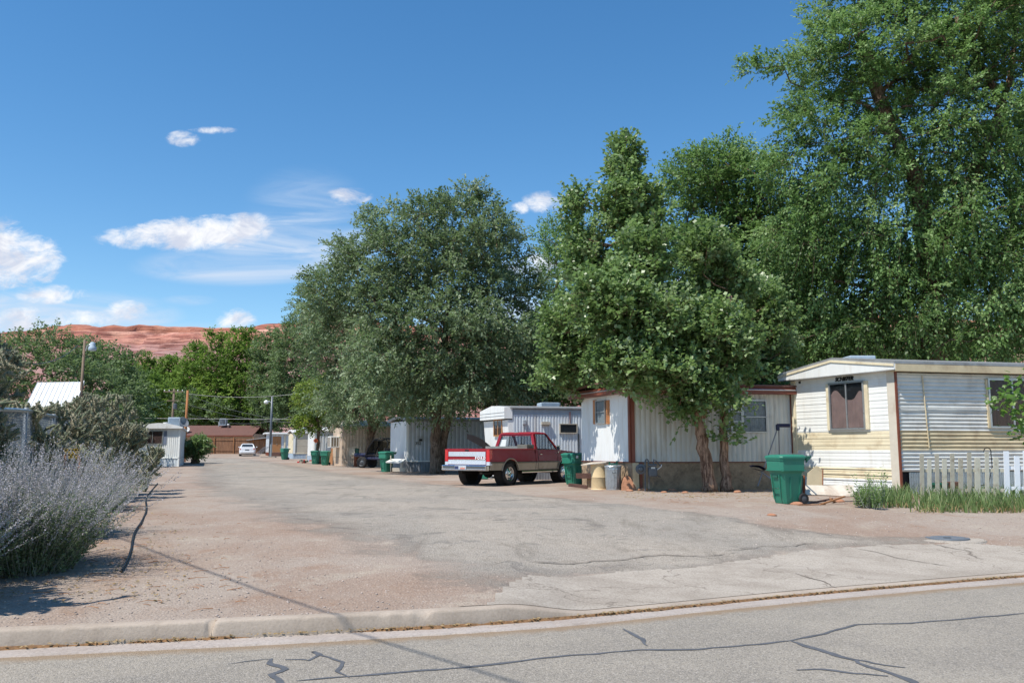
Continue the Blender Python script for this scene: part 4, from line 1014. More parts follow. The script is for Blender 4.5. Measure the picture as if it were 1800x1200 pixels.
def window(face, root, r, fmat, off=.03, mull=(.5,), hmull=(), cmat=None, cshape='full', pane=None, fw=.05, sideboards=None, name='window', net=False):
    u0, u1, z0, z1 = r
    mb = MB()
    for a, b, c, d in ((u0 - fw, u1 + fw, z1, z1 + fw), (u0 - fw, u1 + fw, z0 - fw, z0), (u0 - fw, u0, z0, z1), (u1, u1 + fw, z0, z1)): face.box(mb, a, b, c, d, 0, off + .045)
    for k in mull:
        uc = u0 + (u1 - u0) * k; face.box(mb, uc - fw * .45, uc + fw * .45, z0, z1, off, off + .04)
    for k in hmull:
        zc = z0 + (z1 - z0) * k; face.box(mb, u0, u1, zc - fw * .35, zc + fw * .35, off, off + .038)
    w_ = mb.build(name, fmat, root)
    g_ = MB(); face.box(g_, u0, u1, z0, z1, off + .024, off + .03); g_.build('pane', pane or M_glass, w_)
    k_ = MB(); face.box(k_, u0, u1, z0, z1, .002, off - .006); k_.build('recess', M_dark, w_)
    if cmat is not None:
        c_ = MB(); W_ = u1 - u0; H_ = z1 - z0
        def cf(a, b):
            top = 1.0
            if cshape == 'droop': top = .62 + .25 * math.exp(-((a - .85) / .22) ** 2) + .2 * math.exp(-((a - .08) / .15) ** 2)
            zz = z0 + .01 + (H_ - .02) * b * top
            fo = .005 * math.sin(a * 26 + b * 4 * (1 if cshape == 'droop' else 0)) + .004 * math.sin(a * 61 + 1)
            return face.pt(u0 + .01 + (W_ - .02) * a, zz, off + .007 + fo)
        c_.smooth = True
        c_.grid(cf, 40, 12); c_.build('curtain', cmat, w_, fix=False)
    if sideboards:
        sm, wd = sideboards; sb = MB()
        for a, b in ((u0 - fw - wd, u0 - fw), (u1 + fw, u1 + fw + wd)): face.box(sb, a, b, z0 - fw, z1 + fw * .6, 0, off + .02)
        sb.build('window_trim', sm, w_)
    return w_
def rooftop(root, N, e, s, zt, over, mats, rise=.15, th=.1, off=None, ex=1.6):
    """low bowed roof slab over the footprint; e = across, s = along"""
    en, sn = e.normalized(), s.normalized(); c0 = N - en * over - sn * over; E = e + en * 2 * over; Sd = s + sn * 2 * over
    mb = MB(); k = 8; rings = []
    for t in (0, 1):
        top = []; bot = []
        for i in range(k + 1):
            a = i / k; z = zt + rise * (1 - abs(2 * a - 1) ** ex)
            p = c0 + E * a + Sd * t
            top.append(V((p.x, p.y, z + th)) - off); bot.append(V((p.x, p.y, z)) - off)
        rings.append(top + bot[::-1])
    mb.loft(rings, cap=True); return mb.build('roof', mats, root)

def prep(name, label, px, Y, ew, sl, group=None, edir=(-.40, .917), sdir=(.974, .226)):
    N = GY(px, Y); e = V((edir[0], edir[1], 0)).normalized() * ew; s = V((sdir[0], sdir[1], 0)).normalized() * sl
    root = thing(name, label, 'mobile home', N, 0, group)
    return root, N, e, s, N + (e + s) / 2
GRP_H = 'mobile homes standing in a row along the lane'

def core(root, N, e, s, z0, z1, m, off, inset=.02):
    en, sn = e.normalized() * inset, s.normalized() * inset
    mb = MB(); q = [N + en + sn, N + e - en + sn, N + e + s - en - sn, N + s + en - sn]
    mb.prism([V((p.x, p.y, z0)) - off for p in q], (0, 0, z1 - z0)); return mb.build('wall', m, root)

# --- home at right: cream and white lap siding
root, N, e, s, C_ = prep('mobile_home', 'cream and white lap-sided mobile home with a dented grey long side at right', 1578, 23.1, 3.95, 13, GRP_H, edir=(-.43, .9))
o = N.copy(); zg = N.z
core(root, N, e, s, zg - .2, 3.40, M_dark, o, .05)
fe = Face(N, N + e, C_, o); fs = Face(N, N + s, C_, o)
def shift(mb):
    mb.M = Matrix.Translation(-o); return mb
zb = lambda y: 1.2 + (790 - y) * 23.1 / 1500
b1, b2, b3, b4 = zb(791), zb(757), zb(822), zb(836)
mb = shift(MB()); wall(mb, N, N + e, b3, 3.4, C_, 'h', 'blap', .205, .009, bands=[(b1, 0), (b2, 1), (9, 0)]); mb.build('wall', [M_whitec, M_cream], root, fix=False)
mb = shift(MB()); wall(mb, N, N + e, zg + .02, b3, C_, 'h', 'blap', .16, .03, bands=[(b3 - .33, 0), (b3 - .005, 1), (9, 0)], dent=.03); mb.build('skirting', [M_white, M_cream], root, fix=False)
M_sideg = mat('dented_grey_siding', srgb(214, 214, 208), 0.4, 0.05, var=0.06, dirt=srgb(140, 128, 112), dirt_amt=0.35)
mb = shift(MB()); wall(mb, N, N + s, zb(828), 3.28, C_, 'h', 'wave', .105, .032, bands=[(b1, 0), (b2, 1), (9, 0)], dent=.02, seed=3); mb.build('wall', [M_sideg, M_creamd], root, fix=False)
mb = shift(MB()); wall(mb, N + e, N + e + s, zg, 3.3, C_, 'v', 'rib', .2, .02); wall(mb, N + s, N + e + s, zg, 3.3, C_, 'v', 'rib', .2, .02); mb.build('wall', M_white, root, fix=False)
mb = shift(MB()); wall(mb, N + s.normalized() * .25, N + s, zg + .02, zb(829), C_, 'v', 'wave', .07, .016); mb.build('skirting', M_galv, root, fix=False)
# corner boards, seams
M_putty = mat('pale_putty_trim', srgb(204, 196, 180), .6, var=.08, dirt=srgb(150, 120, 92), dirt_amt=.4)
mb = MB(); fe.box(mb, 0.0, .26, zg, 3.36, .0, .05); mb.build('corner_trim', M_putty, root)
mb = MB(); fs.box(mb, -.05, .0, zg, 3.3, .0, .062); mb.build('corner_strip', M_brown, root)
mb = MB(); fe.box(mb, fe.L - .22, fe.L - .06, zb(797), 3.3, .0, .045); mb.build('corner_trim', M_cream, root)
mb = MB(); fe.box(mb, fe.L - .06, fe.L - .02, zb(797), 3.25, .0, .06); mb.build('corner_strip', M_brown, root)
mb = MB(); uc = fs.u_at(1621); mb.tube([fs.pt(uc, 3.2, .05), fs.pt(uc + .03, 2.3, .06), fs.pt(uc + .08, 1.25, .055)], .018, 8); mb.build('conduit', M_creamd, root)
for y_ in (684, 719):
    mb = MB(); fs.box(mb, .08, fs.L, zb(y_) - .008, zb(y_) + .012, .02, .046); mb.build('siding_seam', M_white, root)
window(fe, root, fe.rect((1462, 1519), (674, 752)), M_alu, off=.035, cmat=M_curt, cshape='droop', sideboards=(M_cream, .12), fw=.05)
window(fs, root, fs.rect((1737, 1815), (669, 749)), M_alu, off=.045, cmat=M_curtb, sideboards=(M_creamd, .05), fw=.05)
# roof and gable
rooftop(root, N, e, s, 3.5, .22, M_roofg, rise=.3, th=.07, off=o, ex=1.0)
mb = MB(); over = .24; en, sn = e.normalized(), s.normalized(); p0 = N - sn * over - en * .22; p1 = N + e - sn * over + en * .22
K = 8; L_ = (p1 - p0)
for (a0, a1, zl, zh, mi, pr) in ((0, 1, 0, 1, 0, 0),):
    poly = [V((p0.x, p0.y, 3.33)), V((p1.x, p1.y, 3.33))] + [V(((p0 + L_ * a).x, (p0 + L_ * a).y, 3.498 + .3 * (1 - abs(2 * a - 1)))) for a in [1 - i / K for i in range(K + 1)]]
    mb.prism([p - o for p in poly], sn * .05)
mb.prism([p - o + V((0, 0, 0)) for p in [V((p0.x, p0.y, 3.33)), V((p1.x, p1.y, 3.33)), V((p1.x, p1.y, 3.35)), V((p0.x, p0.y, 3.35))]], sn * over * 1.1)
mb.build('gable_fascia', M_white, root)
mb = MB()
for i in range(K):
    a, b = i / K, (i + 1) / K; q0, q1 = p0 + L_ * a, p0 + L_ * b; za, zb_ = [3.498 + .3 * (1 - abs(2 * t - 1)) for t in (a, b)]
    mb.prism([V((q0.x, q0.y, za - .07)) - o, V((q1.x, q1.y, zb_ - .07)) - o, V((q1.x, q1.y, zb_ - .003)) - o, V((q0.x, q0.y, za - .003)) - o], -sn * .025)
mb.build('gable_trim', M_cream, root)
mb = MB(); c = N + en * 3.0 + sn * 1.6; mb.bbox(V((c.x, c.y, 3.86)) - o, (.8, .7, .36), .03); mb.build('roof_cooler', M_bluesk, root)
fo_ = Face(N - en * .22, N - en * .22 + s, C_, o)
mb = MB(); fo_.box(mb, -.2, fo_.L, 3.3, 3.49, -.2, .012); mb.build('eave_fascia', M_creamd, root)
# lettering over the end window
def text(name, body, size, mtl, root, loc, R, ext=.006, shear=0, bold=0.0):
    cu = bpy.data.curves.new(name, 'FONT'); cu.body = body; cu.size = size; cu.extrude = ext; cu.shear = shear; cu.align_x = 'CENTER'; cu.align_y = 'CENTER'; cu.offset = bold
    ob = bpy.data.objects.new('tmp_text', cu); COL.objects.link(ob)
    me = bpy.data.meshes.new_from_object(ob.evaluated_get(bpy.context.evaluated_depsgraph_get())); me.name = name
    bpy.data.objects.remove(ob); me.materials.clear(); me.materials.append(mtl)
    t_ = bpy.data.objects.new(name, me); COL.objects.link(t_); t_.parent = root
    t_.matrix_local = Matrix.Translation(loc) @ R.to_4x4()
    return t_
def wall_R(face, flip=True):
    x = -face.d if flip else face.d; y = V((0, 0, 1)); z = x.cross(y)
    return Matrix((x, y, z)).transposed()
M_letter = mat('black_lettering', srgb(34, 32, 28), .5)
um = fe.u_at(1486); text('lettering', 'SCHIEFER', .16, M_letter, root, fe.pt(um, fe.z_at(1487, 666) , .03), wall_R(fe), .008, shear=.3, bold=.006)
mb = MB(); ul = fe.u_at(1408); fe.box(mb, ul - .03, ul + .03, fe.z_at(1408, 674), fe.z_at(1408, 670), .02, .05); mb.build('wall_light', M_blackp, root)

# --- white home with red-brown trim
root, N, e, s, C_ = prep('mobile_home', 'white mobile home with red-brown roof band and corner post, shaded by two cottonwoods', 1109, 25.7, 3.4, 12, GRP_H, edir=(-.36, .93), sdir=(.98, .19))
o = N.copy(); zg = N.z; zb = lambda y: 1.2 + (790 - y) * 25.7 / 1500
core(root, N, e, s, zg - .2, 2.95, M_dark, o, .05)
fe = Face(N, N + e, C_, o); fs = Face(N, N + s, C_, o); zs = zb(811)
mb = shift(MB()); wall(mb, N, N + e, zs, 2.95, C_, 'v', 'seam', .4, .012); mb.build('wall', M_white, root, fix=False)
mb = shift(MB()); wall(mb, N, N + s, zs, 2.92, C_, 'v', 'wave', .16, .024); mb.build('wall', mat('shade_greyed_siding', srgb(200, 200, 192), .5, var=.08, dirt=srgb(140, 124, 98), dirt_amt=.5, dscale=2, stretch=(1.6, 1.6, .25)), root, fix=False)  # greyer than the end wall: tree shade put into base colour, plus dirt
mb = shift(MB()); wall(mb, N + e, N + e + s, zg, 2.9, C_, 'v', 'rib', .2, .02); wall(mb, N + s, N + e + s, zg, 2.9, C_, 'v', 'rib', .2, .02); mb.build('wall', M_white, root, fix=False)
mb = shift(MB())
for A, B in ((N, N + e), (N, N + s)): wall(mb, A, B, zg - .1, zs - .015, C_, 'v', 'flat', .3, 0, dent=.03, seed=8)
mb.build('skirting', M_stone_sk, root, fix=False)
mb = MB(); fe.box(mb, -.02, fe.L, zs - .03, zs - .004, -.02, .035); fs.box(mb, 0, fs.L, zs - .03, zs - .004, -.02, .04); mb.build('skirting_ledge', M_brown, root)
mb = MB(); fe.box(mb, -.0, .11, zs, 2.95, 0, .05); fs.box(mb, 0.0, .1, zs, 2.95, 0, .05); mb.build('corner_post', M_brown, root)
mb = MB(); fs.box(mb, 0.02, .2, zg, zs - .03, 0, .06); mb.build('corner_block', M_creamd, root)
mb = MB(); fs.box(mb, .23, .31, zg, zs - .02, 0.03, .07); mb.build('rusty_pipe', M_brown, root)
window(fe, root, fe.rect((1050, 1065), (705, 743)), M_alu, off=.03, mull=(), hmull=(.5,), cmat=M_curtw, fw=.03)
M_slat = M_shut
for pxs in ((1043.5, 1048.5), (1066.5, 1071.5)):
    r_ = fe.rect(pxs, (703, 745)); mb = MB(); fe.box(mb, r_[0], r_[1], r_[2], r_[3], 0, .035)
    k = 14
    for i in range(k): zz = r_[2] + (r_[3] - r_[2]) * (i + .5) / k; fe.box(mb, r_[0] + .03, r_[1] - .03, zz - .02, zz + .012, .035, .05)
    mb.build('shutter', M_slat, root)
window(fs, root, fs.rect((1304, 1343), (705, 758)), M_alu, off=.035, mull=(), hmull=(.48,), cmat=M_curtw, fw=.045)
window(fs, root, fs.rect((1266, 1300), (705, 758)), M_alu, off=.035, mull=(.5,), hmull=(.33, .66), cmat=M_curtw, fw=.045)
rooftop(root, N, e, s, 3.12, .3, M_browns, rise=.14, th=.05, off=o)
# brown mansard band
mb = MB(); en, sn = e.normalized(), s.normalized()
q = [N - en * .3 - sn * .3, N + e + en * .3 - sn * .3, N + e + s + en * .3 + sn * .3, N + s - en * .3 + sn * .3]
qi = [N, N + e, N + e + s, N + s]
rings = []
for k_, zz, pts in ((0, 2.9, q), (1, 3.02, q), (2, 3.118, [a.lerp(b, .12) for a, b in zip(q, qi)])): rings.append([V((p.x, p.y, zz)) - o for p in pts])
mb.loft(rings, cap=True); mb.build('roof_band', M_brown, root)
mb = MB(); mb.tube([V((q[0].x, q[0].y, 3.02)) - o + V((0, 0, 0)), V((q[3].x, q[3].y, 3.02)) - o], .02, 6); mb.tube([V((q[0].x, q[0].y, 3.02)) - o, V((q[1].x, q[1].y, 3.02)) - o], .02, 6); mb.build('drip_edge', M_alu, root)

# --- silver slanted-front home
root, N, e, s, C_ = prep('mobile_home', 'silver ribbed mobile home with a slanted white front behind the red pickup', 900, 34.5, 2.6, 11, GRP_H)
o = N.copy(); zg = N.z; zb = lambda y: 1.2 + (790 - y) * 34.5 / 1500; zt = 2.84; z0 = .55; sn = s.normalized(); en = e.normalized()
core(root, N + sn * .3, e, s - sn * .3, zg - .2, zt, M_dark, o, .05)
fs = Face(N, N + s, C_, o)
mb = shift(MB()); wall(mb, N, N + s, z0, zt - .22, C_, 'v', 'rib', .125, .022); mb.build('wall', M_whiteb, root, fix=False)
mb = shift(MB()); wall(mb, N, N + s, zt - .215, zt, C_, 'h', 'lap', .1, .02); mb.build('eave_band', M_grey, root, fix=False)
mb = shift(MB()); wall(mb, N + e, N + e + s, zg, zt, C_, 'v', 'rib', .15, .02); wall(mb, N + s, N + e + s, zg, zt, C_, 'v', 'rib', .15, .02); mb.build('wall', M_whiteb, root, fix=False)
mb = shift(MB()); wall(mb, N + sn * .2, N + s, zg - .05, z0, C_, 'v', 'rib', .12, .015); mb.build('skirting', M_dsk, root, fix=False)
# slanted front: leans out towards the top
def slant(z): return -sn * (.2 * (z - .2) / 2.4)
mb = MB(); a, b, z1 = N, N + e, zt - .45
qa = [a + slant(.1) + V((0, 0, -a.z + .1)), b + slant(.1) + V((0, 0, -b.z + .1)), b + slant(z1) + V((0, 0, -b.z + z1)), a + slant(z1) + V((0, 0, -a.z + z1))]
mb.prism([p - o for p in qa], sn * .22); mb.build('front_wall', M_white, root)
mb = MB(); mb.prism([V((a.x, a.y, .1)) - o + slant(.1), V((a.x, a.y, z1)) - o + slant(z1), V((a.x, a.y, z1)) - o + sn * .05, V((a.x, a.y, .1)) - o + sn * .05], -en * .012 + V((0, 0, 0))); mb.build('front_cheek', M_white, root)
mb = MB(); A = a + slant(zt) - sn * .12 - en * .05; Bq = b + slant(zt) - sn * .12 + en * .02
mid = (A + Bq) / 2
poly = [V((A.x, A.y, zt - .4)), V((Bq.x, Bq.y, zt - .4)), V((Bq.x, Bq.y, zt - .02)), V((mid.x, mid.y, zt + .16)), V((A.x, A.y, zt + .05))]
mb.prism([p - o for p in poly], sn * .34); mb.build('front_cap', M_white, root)
for k_ in (.12, .25):
    mb = MB(); mb.prism([V((A.x, A.y, zt - .4 + k_)) - o - sn * .012, V((Bq.x, Bq.y, zt - .4 + k_)) - o - sn * .012, V((Bq.x, Bq.y, zt - .385 + k_)) - o - sn * .012, V((A.x, A.y, zt - .385 + k_)) - o - sn * .012], sn * .02); mb.build('cap_seam', M_grey, root)
rooftop(root, N, e, s, zt + .005, .1, M_roofg, rise=.12, th=.05, off=o)
# front window with orange frame
ff = Face(N + slant(1.7), N + e + slant(1.7), C_, o)
mb = MB(); r_ = ff.rect((871, 884), (739, 760)); r_ = (r_[0], r_[1], r_[2] - .1, r_[3])
window(ff, root, r_, M_orangew, off=.03, mull=(.5,), cmat=M_curtb, fw=.05)
window(fs, root, fs.rect((984, 1012), (746, 760)), M_beigel, off=.04, mull=(), cmat=M_net, cshape='droop', pane=M_glassd, fw=.04)
mb = MB(); r_ = fs.rect((951, 965), (741, 746)); fs.box(mb, r_[0], r_[1], r_[2], r_[3], 0, .16); fs.box(mb, r_[0] + .03, r_[1] - .03, r_[2] - .05, r_[2], 0, .12); mb.build('porch_light', M_beigel, root)
mb = MB(); uc = fs.u_at(1001); mb.tube([fs.pt(uc, zt - .1, .06), fs.pt(uc, 2.25, .05)], .018, 6); mb.build('conduit', M_brown, root)
mb = MB(); uc = fs.u_at(1016); mb.tube([fs.pt(uc, zt - 1.0, .05), fs.pt(uc, .4, .05)], .022, 6); mb.build('conduit', M_blackp, root)
mb = MB(); uc = fs.u_at(984); c = fs.pt(uc, zt + .2, -1.8); mb.bbox(c, (.8, .8, .3), .04, R=fs.R)
for i in range(6): mb.box(c + fs.n * .41 + V((0, 0, -.12 + i * .05)), (.85, .02, .015), R=fs.R)
mb.build('roof_cooler', M_bluesk, root)
mb = MB(); uc = fs.u_at(921); mb.bbox(fs.pt(uc, 2.3, .06), (.14, .1, .2), .02, R=fs.R); mb.build('vent_hood', M_grey, root)

# --- generic builder for the farther ones
def small_home(label, px, Y, ew, sl, zt, z0, m_end, m_side, kind='v', prof='rib', pitch=.2, msk=M_dsk, mroof=M_roofw, rise=.15, extra=None, edir=(-.40, .917), sdir=(.974, .226), over=.15, dep=.025, fascia=M_white):
    root, N, e, s, C_ = prep('mobile_home', label, px, Y, ew, sl, GRP_H, edir, sdir); o = N.copy(); zg = N.z; z0 += zg; zt += zg
    core(root, N, e, s, zg - .3, zt, M_dark, o, .05)
    fe = Face(N, N + e, C_, o); fs = Face(N, N + s, C_, o)
    def sh(): m_ = MB(); m_.M = Matrix.Translation(-o); return m_
    mb = sh(); wall(mb, N, N + e, z0, zt, C_, 'v', 'seam', .5, .012); mb.build('wall', m_end, root, fix=False)
    mb = sh(); wall(mb, N, N + s, z0, zt, C_, kind, prof, pitch, dep); mb.build('wall', m_side, root, fix=False)
    mb = sh(); wall(mb, N + e, N + e + s, zg, zt, C_, 'v', 'rib', .3, .02); wall(mb, N + s, N + e + s, zg, zt, C_, 'v', 'rib', .3, .02); mb.build('wall', m_side, root, fix=False)
    mb = sh(); wall(mb, N, N + e, zg - .1, z0 - .01, C_, 'v', 'rib', .15, .015); wall(mb, N, N + s, zg - .1, z0 - .01, C_, 'v', 'rib', .15, .015); mb.build('skirting', msk, root, fix=False)
    mb = MB(); fe.box(mb, 0, .09, z0, zt, 0, .04); fs.box(mb, 0, .09, z0, zt, 0, .045); mb.build('corner_trim', m_end, root)
    mb = MB(); fs.box(mb, 0, fs.L, z0 - .05, z0 + .02, 0, .05); mb.build('skirting_ledge', m_end, root)
    rooftop(root, N, e, s, zt + .005, over, mroof, rise=rise, th=.12, off=o)
    return root, N, e, s, fe, fs, o, zg
# shaded grey home behind the big elm
root, N, e, s, fe, fs, o, zg = small_home('grey ribbed mobile home in deep shade behind the big elm trunk', 716, 46.5, 3.3, 10, 2.75, .6, M_white, M_grey, msk=M_dsk, prof='rib', pitch=.22, mroof=M_roofg)
text('house_number', '352', .22, M_letter, root, fs.pt(fs.u_at(736), fs.z_at(736, 779), .04), wall_R(fs, False), .01)
mb = MB(); fs.box(mb, fs.u_at(738), fs.u_at(743), fs.z_at(740, 775), fs.z_at(740, 771), 0, .12); mb.build('porch_light', M_blackp, root)
# beige ribbed
root, N, e, s, fe, fs, o, zg = small_home('beige ribbed mobile home with tall pinkish end, window cooler on it', 603.5, 64, 3.4, 9, 2.85, .62, M_beige, M_beige, msk=M_beige, mroof=M_beigel, rise=.45, over=.2, pitch=.24, dep=.04)
mb = MB(); r_ = (fe.u_at(601), fe.u_at(592), fe.z_at(597, 785), fe.z_at(597, 768)); c = fe.pt((r_[0] + r_[1]) / 2, (r_[2] + r_[3]) / 2, .35); mb.bbox(c, (1.1, .7, .85), .03, R=fe.R)
for i in range(3): mb.box(c + fe.d * (-.33 + .33 * i) + fe.n * .36, (.05, .02, .8), R=fe.R)
for i in range(3): mb.box(c + fs.n * .56 + fe.n * (-.2 + .2 * i), (.02, .05, .7), R=fe.R)
cool = mb.build('window_cooler', M_white, root)
mb = MB(); mb.box(c + fe.n * .353, (.95, .01, .7), R=fe.R); mb.box(c - fe.d * .553, (.01, .5, .65), R=fe.R); mb.build('cooler_pad', mat('cooler_pad', srgb(120, 110, 96), .9, var=.3, vscale=12), cool)
# blue-grey ribbed
root, N, e, s, fe, fs, o, zg = small_home('blue grey ribbed mobile home partly behind the yellow green tree', 554, 76, 3.2, 8, 2.7, .55, M_white, M_whiteb, pitch=.28, dep=.04, rise=.3, msk=M_bluesk)
mb = MB(); c = fs.pt(fs.u_at(594), zg + 2.9, .1); mb.bbox(c, (1.5, .9, .55), .05, R=fs.R); mb.build('porch_cover', M_beigel, root)
# beige panel
root, N, e, s, fe, fs, o, zg = small_home('mobile home with flat beige panelled front, white edges and pale blue skirting', 517, 86, 3.0, 6.2, 2.55, .55, M_cream, M_beigel, kind='h', prof='seam', pitch=.72, dep=.03, msk=M_bluesk, rise=.25)
mb = MB(); fs.box(mb, 0, .22, zg + .5, zg + 2.5, 0, .07); fs.box(mb, 1.72, 1.85, zg + .55, zg + 2.5, 0, .05); mb.build('corner_board', M_white, root)
mb = MB(); uc = fs.u_at(519); mb.bbox(fs.pt(1.0, zg + 2.95, -1.6), (.8, .8, .4), .04); mb.build('roof_cooler', M_bluesk, root)
# farthest
root, N, e, s, fe, fs, o, zg = small_home('farthest mobile home with white roof edge and wood plank door wall', 476, 98, 3.2, 7.0, 2.45, .4, M_whiteb, M_whiteb, msk=M_brown, rise=.1, over=.35, pitch=.3)
mb = MB(); r_ = (fs.u_at(482), fs.u_at(497)); 
for i in range(6):
    a = r_[0] + (r_[1] - r_[0]) * i / 6; fs.box(mb, a, a + (r_[1] - r_[0]) / 6 - .012, zg + .35, zg + 2.2, .02, .06)
d_ = mb.build('door', M_orangew, root)
mb = MB(); mb.lathe([(0.001, 0), (.05, 0), (.05, .06), (.001, .06)], fs.pt((r_[0] + r_[1]) / 2, zg + 1.3, .07), 10); mb.build('handle', M_alu, d_)
mb = MB(); fs.box(mb, fs.u_at(502), fs.u_at(504.5), zg, zg + 2.3, .0, .12); mb.build('porch_post', M_cream, root)

# small white ribbed home at left
Nn = GY(319, 62); root = thing('mobile_home', 'small white ribbed mobile home on the left side with brown-curtained window', 'mobile home', Nn)
N = Nn; s = V((-.33, .944, 0)) * 12; e = V((-.975, .2, 0)) * 3.55; C_ = N + (e + s) / 2; o = N.copy(); zg = N.z
core(root, N, e, s, zg - .3, 2.75, M_dark, o, .05); fe = Face(N, N + e, C_, o); fs = Face(N, N + s, C_, o)
def sh(): m_ = MB(); m_.M = Matrix.Translation(-o); return m_
mb = sh(); wall(mb, N, N + e, .62, 2.75, C_, 'v', 'rib', .16, .03); mb.build('wall', M_white, root, fix=False)
mb = sh(); wall(mb, N, N + s, .62, 2.75, C_, 'v', 'rib', .2, .025); wall(mb, N + e, N + e + s, zg, 2.75, C_, 'v', 'rib', .2, .025); wall(mb, N + s, N + e + s, zg, 2.75, C_, 'v', 'rib', .3, .02); mb.build('wall', M_whiteb, root, fix=False)
mb = sh(); wall(mb, N, N + e, zg - .1, .6, C_, 'v', 'rib', .2, .02); wall(mb, N, N + s, zg - .1, .6, C_, 'v', 'rib', .2, .02); mb.build('skirting', M_whiteb, root, fix=False)
mb = MB(); fe.box(mb, 0, fe.L, .56, .64, 0, .05); fe.box(mb, 0, .1, zg, 2.75, 0, .05); mb.build('trim', M_white, root)
window(fe, root, fe.rect((256, 290), (758, 779)), M_alu, off=.05, mull=(.5,), cmat=M_curtb, fw=.05)
mb = MB(); r_ = fe.rect((292.5, 297.5), (757, 781)); fe.box(mb, r_[0], r_[1], r_[2], r_[3], 0, .05); mb.build('shutter', mat('slate_blue_shutter', srgb(110, 120, 140), .6), root)
mb = MB(); rings = []
for t in (-.35, 12.2):
    top = []; bot = []
    for i in range(9):
        a = i / 8; p = N + e.normalized() * (-.15 + 3.85 * a) + s.normalized() * t; z = 2.72 + .3 * (1 - abs(2 * a - 1) ** 1.7)
        top.append(V((p.x, p.y, z + .1)) - o); bot.append(V((p.x, p.y, 2.72)) - o)
    rings.append(top + bot[::-1])
mb.loft(rings); mb.build('roof', M_roofw, root)
mb = MB(); c = N + e.normalized() * .55 + s.normalized() * 3.2; mb.bbox(V((c.x, c.y, 3.25)) - o, (.9, .9, .75), .03)
for i in range(8): mb.box(V((c.x, c.y - .46, 2.97 + i * .08)) - o, (.78, .02, .02))
mb.build('roof_cooler', M_bluesk, root)
mb = MB(); c = N + e.normalized() * 1.3 + s.normalized() * 1.5; mb.lathe([(.12, 2.9), (.12, 3.1), (.2, 3.1), (.2, 3.2), (.02, 3.22)], V((c.x, c.y, 0)) - o, 12); mb.build('roof_vent', M_white, root)
c = N + s.normalized() * 2.6 - e.normalized() * .12
mb = MB(); mb.smooth = True; R_ = Matrix.Rotation(math.radians(60), 3, 'Y') @ Matrix.Rotation(.4, 3, 'X'); mb.lathe([(.02, -.1), (.2, -.07), (.36, .0), (.42, .06), (.4, .06), (.34, .02), (.2, -.05), (.02, -.08)], V((c.x, c.y, 3.25)) - o, 20, R=R_, cap=False); dish = mb.build('satellite_dish', M_roofg, root)
mb = MB(); mb.tube([V((c.x, c.y, 2.7)) - o, V((c.x, c.y, 3.2)) - o], .03, 6); mb.tube([V((c.x, c.y, 3.1)) - o, V((c.x + .3, c.y - .1, 3.5)) - o], .015, 6); mb.build('mount', M_pipe, dish)

# --- brown-roofed house behind the wooden fence
bx = GY(330, 116); root = thing('house', 'low house with long brown shingle roof behind the wooden fence', 'house', bx); o = bx.copy()
x0, x1, y0, y1 = GY(300, 116).x, GY(455, 116).x, 114.0, 121.0; zg = bx.z
mb = MB(); mb.box(V(((x0 + x1) / 2, (y0 + y1) / 2 + .3, zg + 1.2)) - o, (x1 - x0 - .8, y1 - y0 - 1.2, 2.6)); mb.build('wall', M_beige, root)
mb = MB(); ze, zr = zg + 2.25, zg + 3.65; ym = (y0 + y1) / 2
for i in range(14):
    a, b = i / 14, (i + 1) / 14; y_a, y_b = y0 - .4 + (ym - y0 + .4) * a, y0 - .4 + (ym - y0 + .4) * b; z_a, z_b = ze + (zr - ze) * a, ze + (zr - ze) * b
    mb.prism([V((x0, y_a, z_a + .03)) - o, V((x0, y_b, z_b)) - o, V((x0, y_b, z_b - .12)) - o, V((x0, y_a, z_a - .12)) - o], (x1 - x0, 0, 0))
mb.prism([V((x0, ym, zr)) - o, V((x0, y1 + .4, ze)) - o, V((x0, y1 + .4, ze - .12)) - o, V((x0, ym, zr - .12)) - o], (x1 - x0, 0, 0))
rf = mb.build('roof', M_browns, root)
mb = MB(); mb.box(V(((x0 + x1) / 2, y0 - .43, ze - .08)) - o, (x1 - x0 + .05, .06, .18)); mb.build('fascia', M_brown, root)
cx = GY(394.5, 117).x; mb = MB(); mb.bbox(V((cx, ym - .7, zr + .45)) - o, (.85, .8, .95), .03)
mb.build('roof_cooler', M_bluesk, rf)
mb = MB()
for i in range(4): mb.box(V((cx - .27 + i * .18, ym - 1.11, zr + .5)) - o, (.1, .03, .7))
mb.build('cooler_louvre', M_dark, rf)
mb = MB(); cx2 = GY(385, 117).x; mb.tube([V((cx2, ym - .4, zr - .3)) - o, V((cx2, ym - .4, zr + .5)) - o], .09, 10); mb.build('vent_pipe', M_alu, rf)
mb = MB(); cx2 = GY(404, 117).x; mb.smooth = True; mb.lathe([(.15, zr - .5), (.15, zr - .05), (.26, zr), (.2, zr + .16), (.02, zr + .2)], V((cx2, ym - .9, 0)) - o, 12); mb.build('roof_vent', M_alu, rf)
mb = MB(); cx2 = GY(341, 117).x; mb.smooth = True; mb.lathe([(.02, -.1), (.25, -.07), (.42, .0), (.48, .07), (.3, 0), (.02, -.05)], V((cx2, y0 + .6, ze + .75)) - o, 18, R=Matrix.Rotation(1.0, 3, 'X'), cap=False); mb.build('satellite_dish', M_roofg, rf)
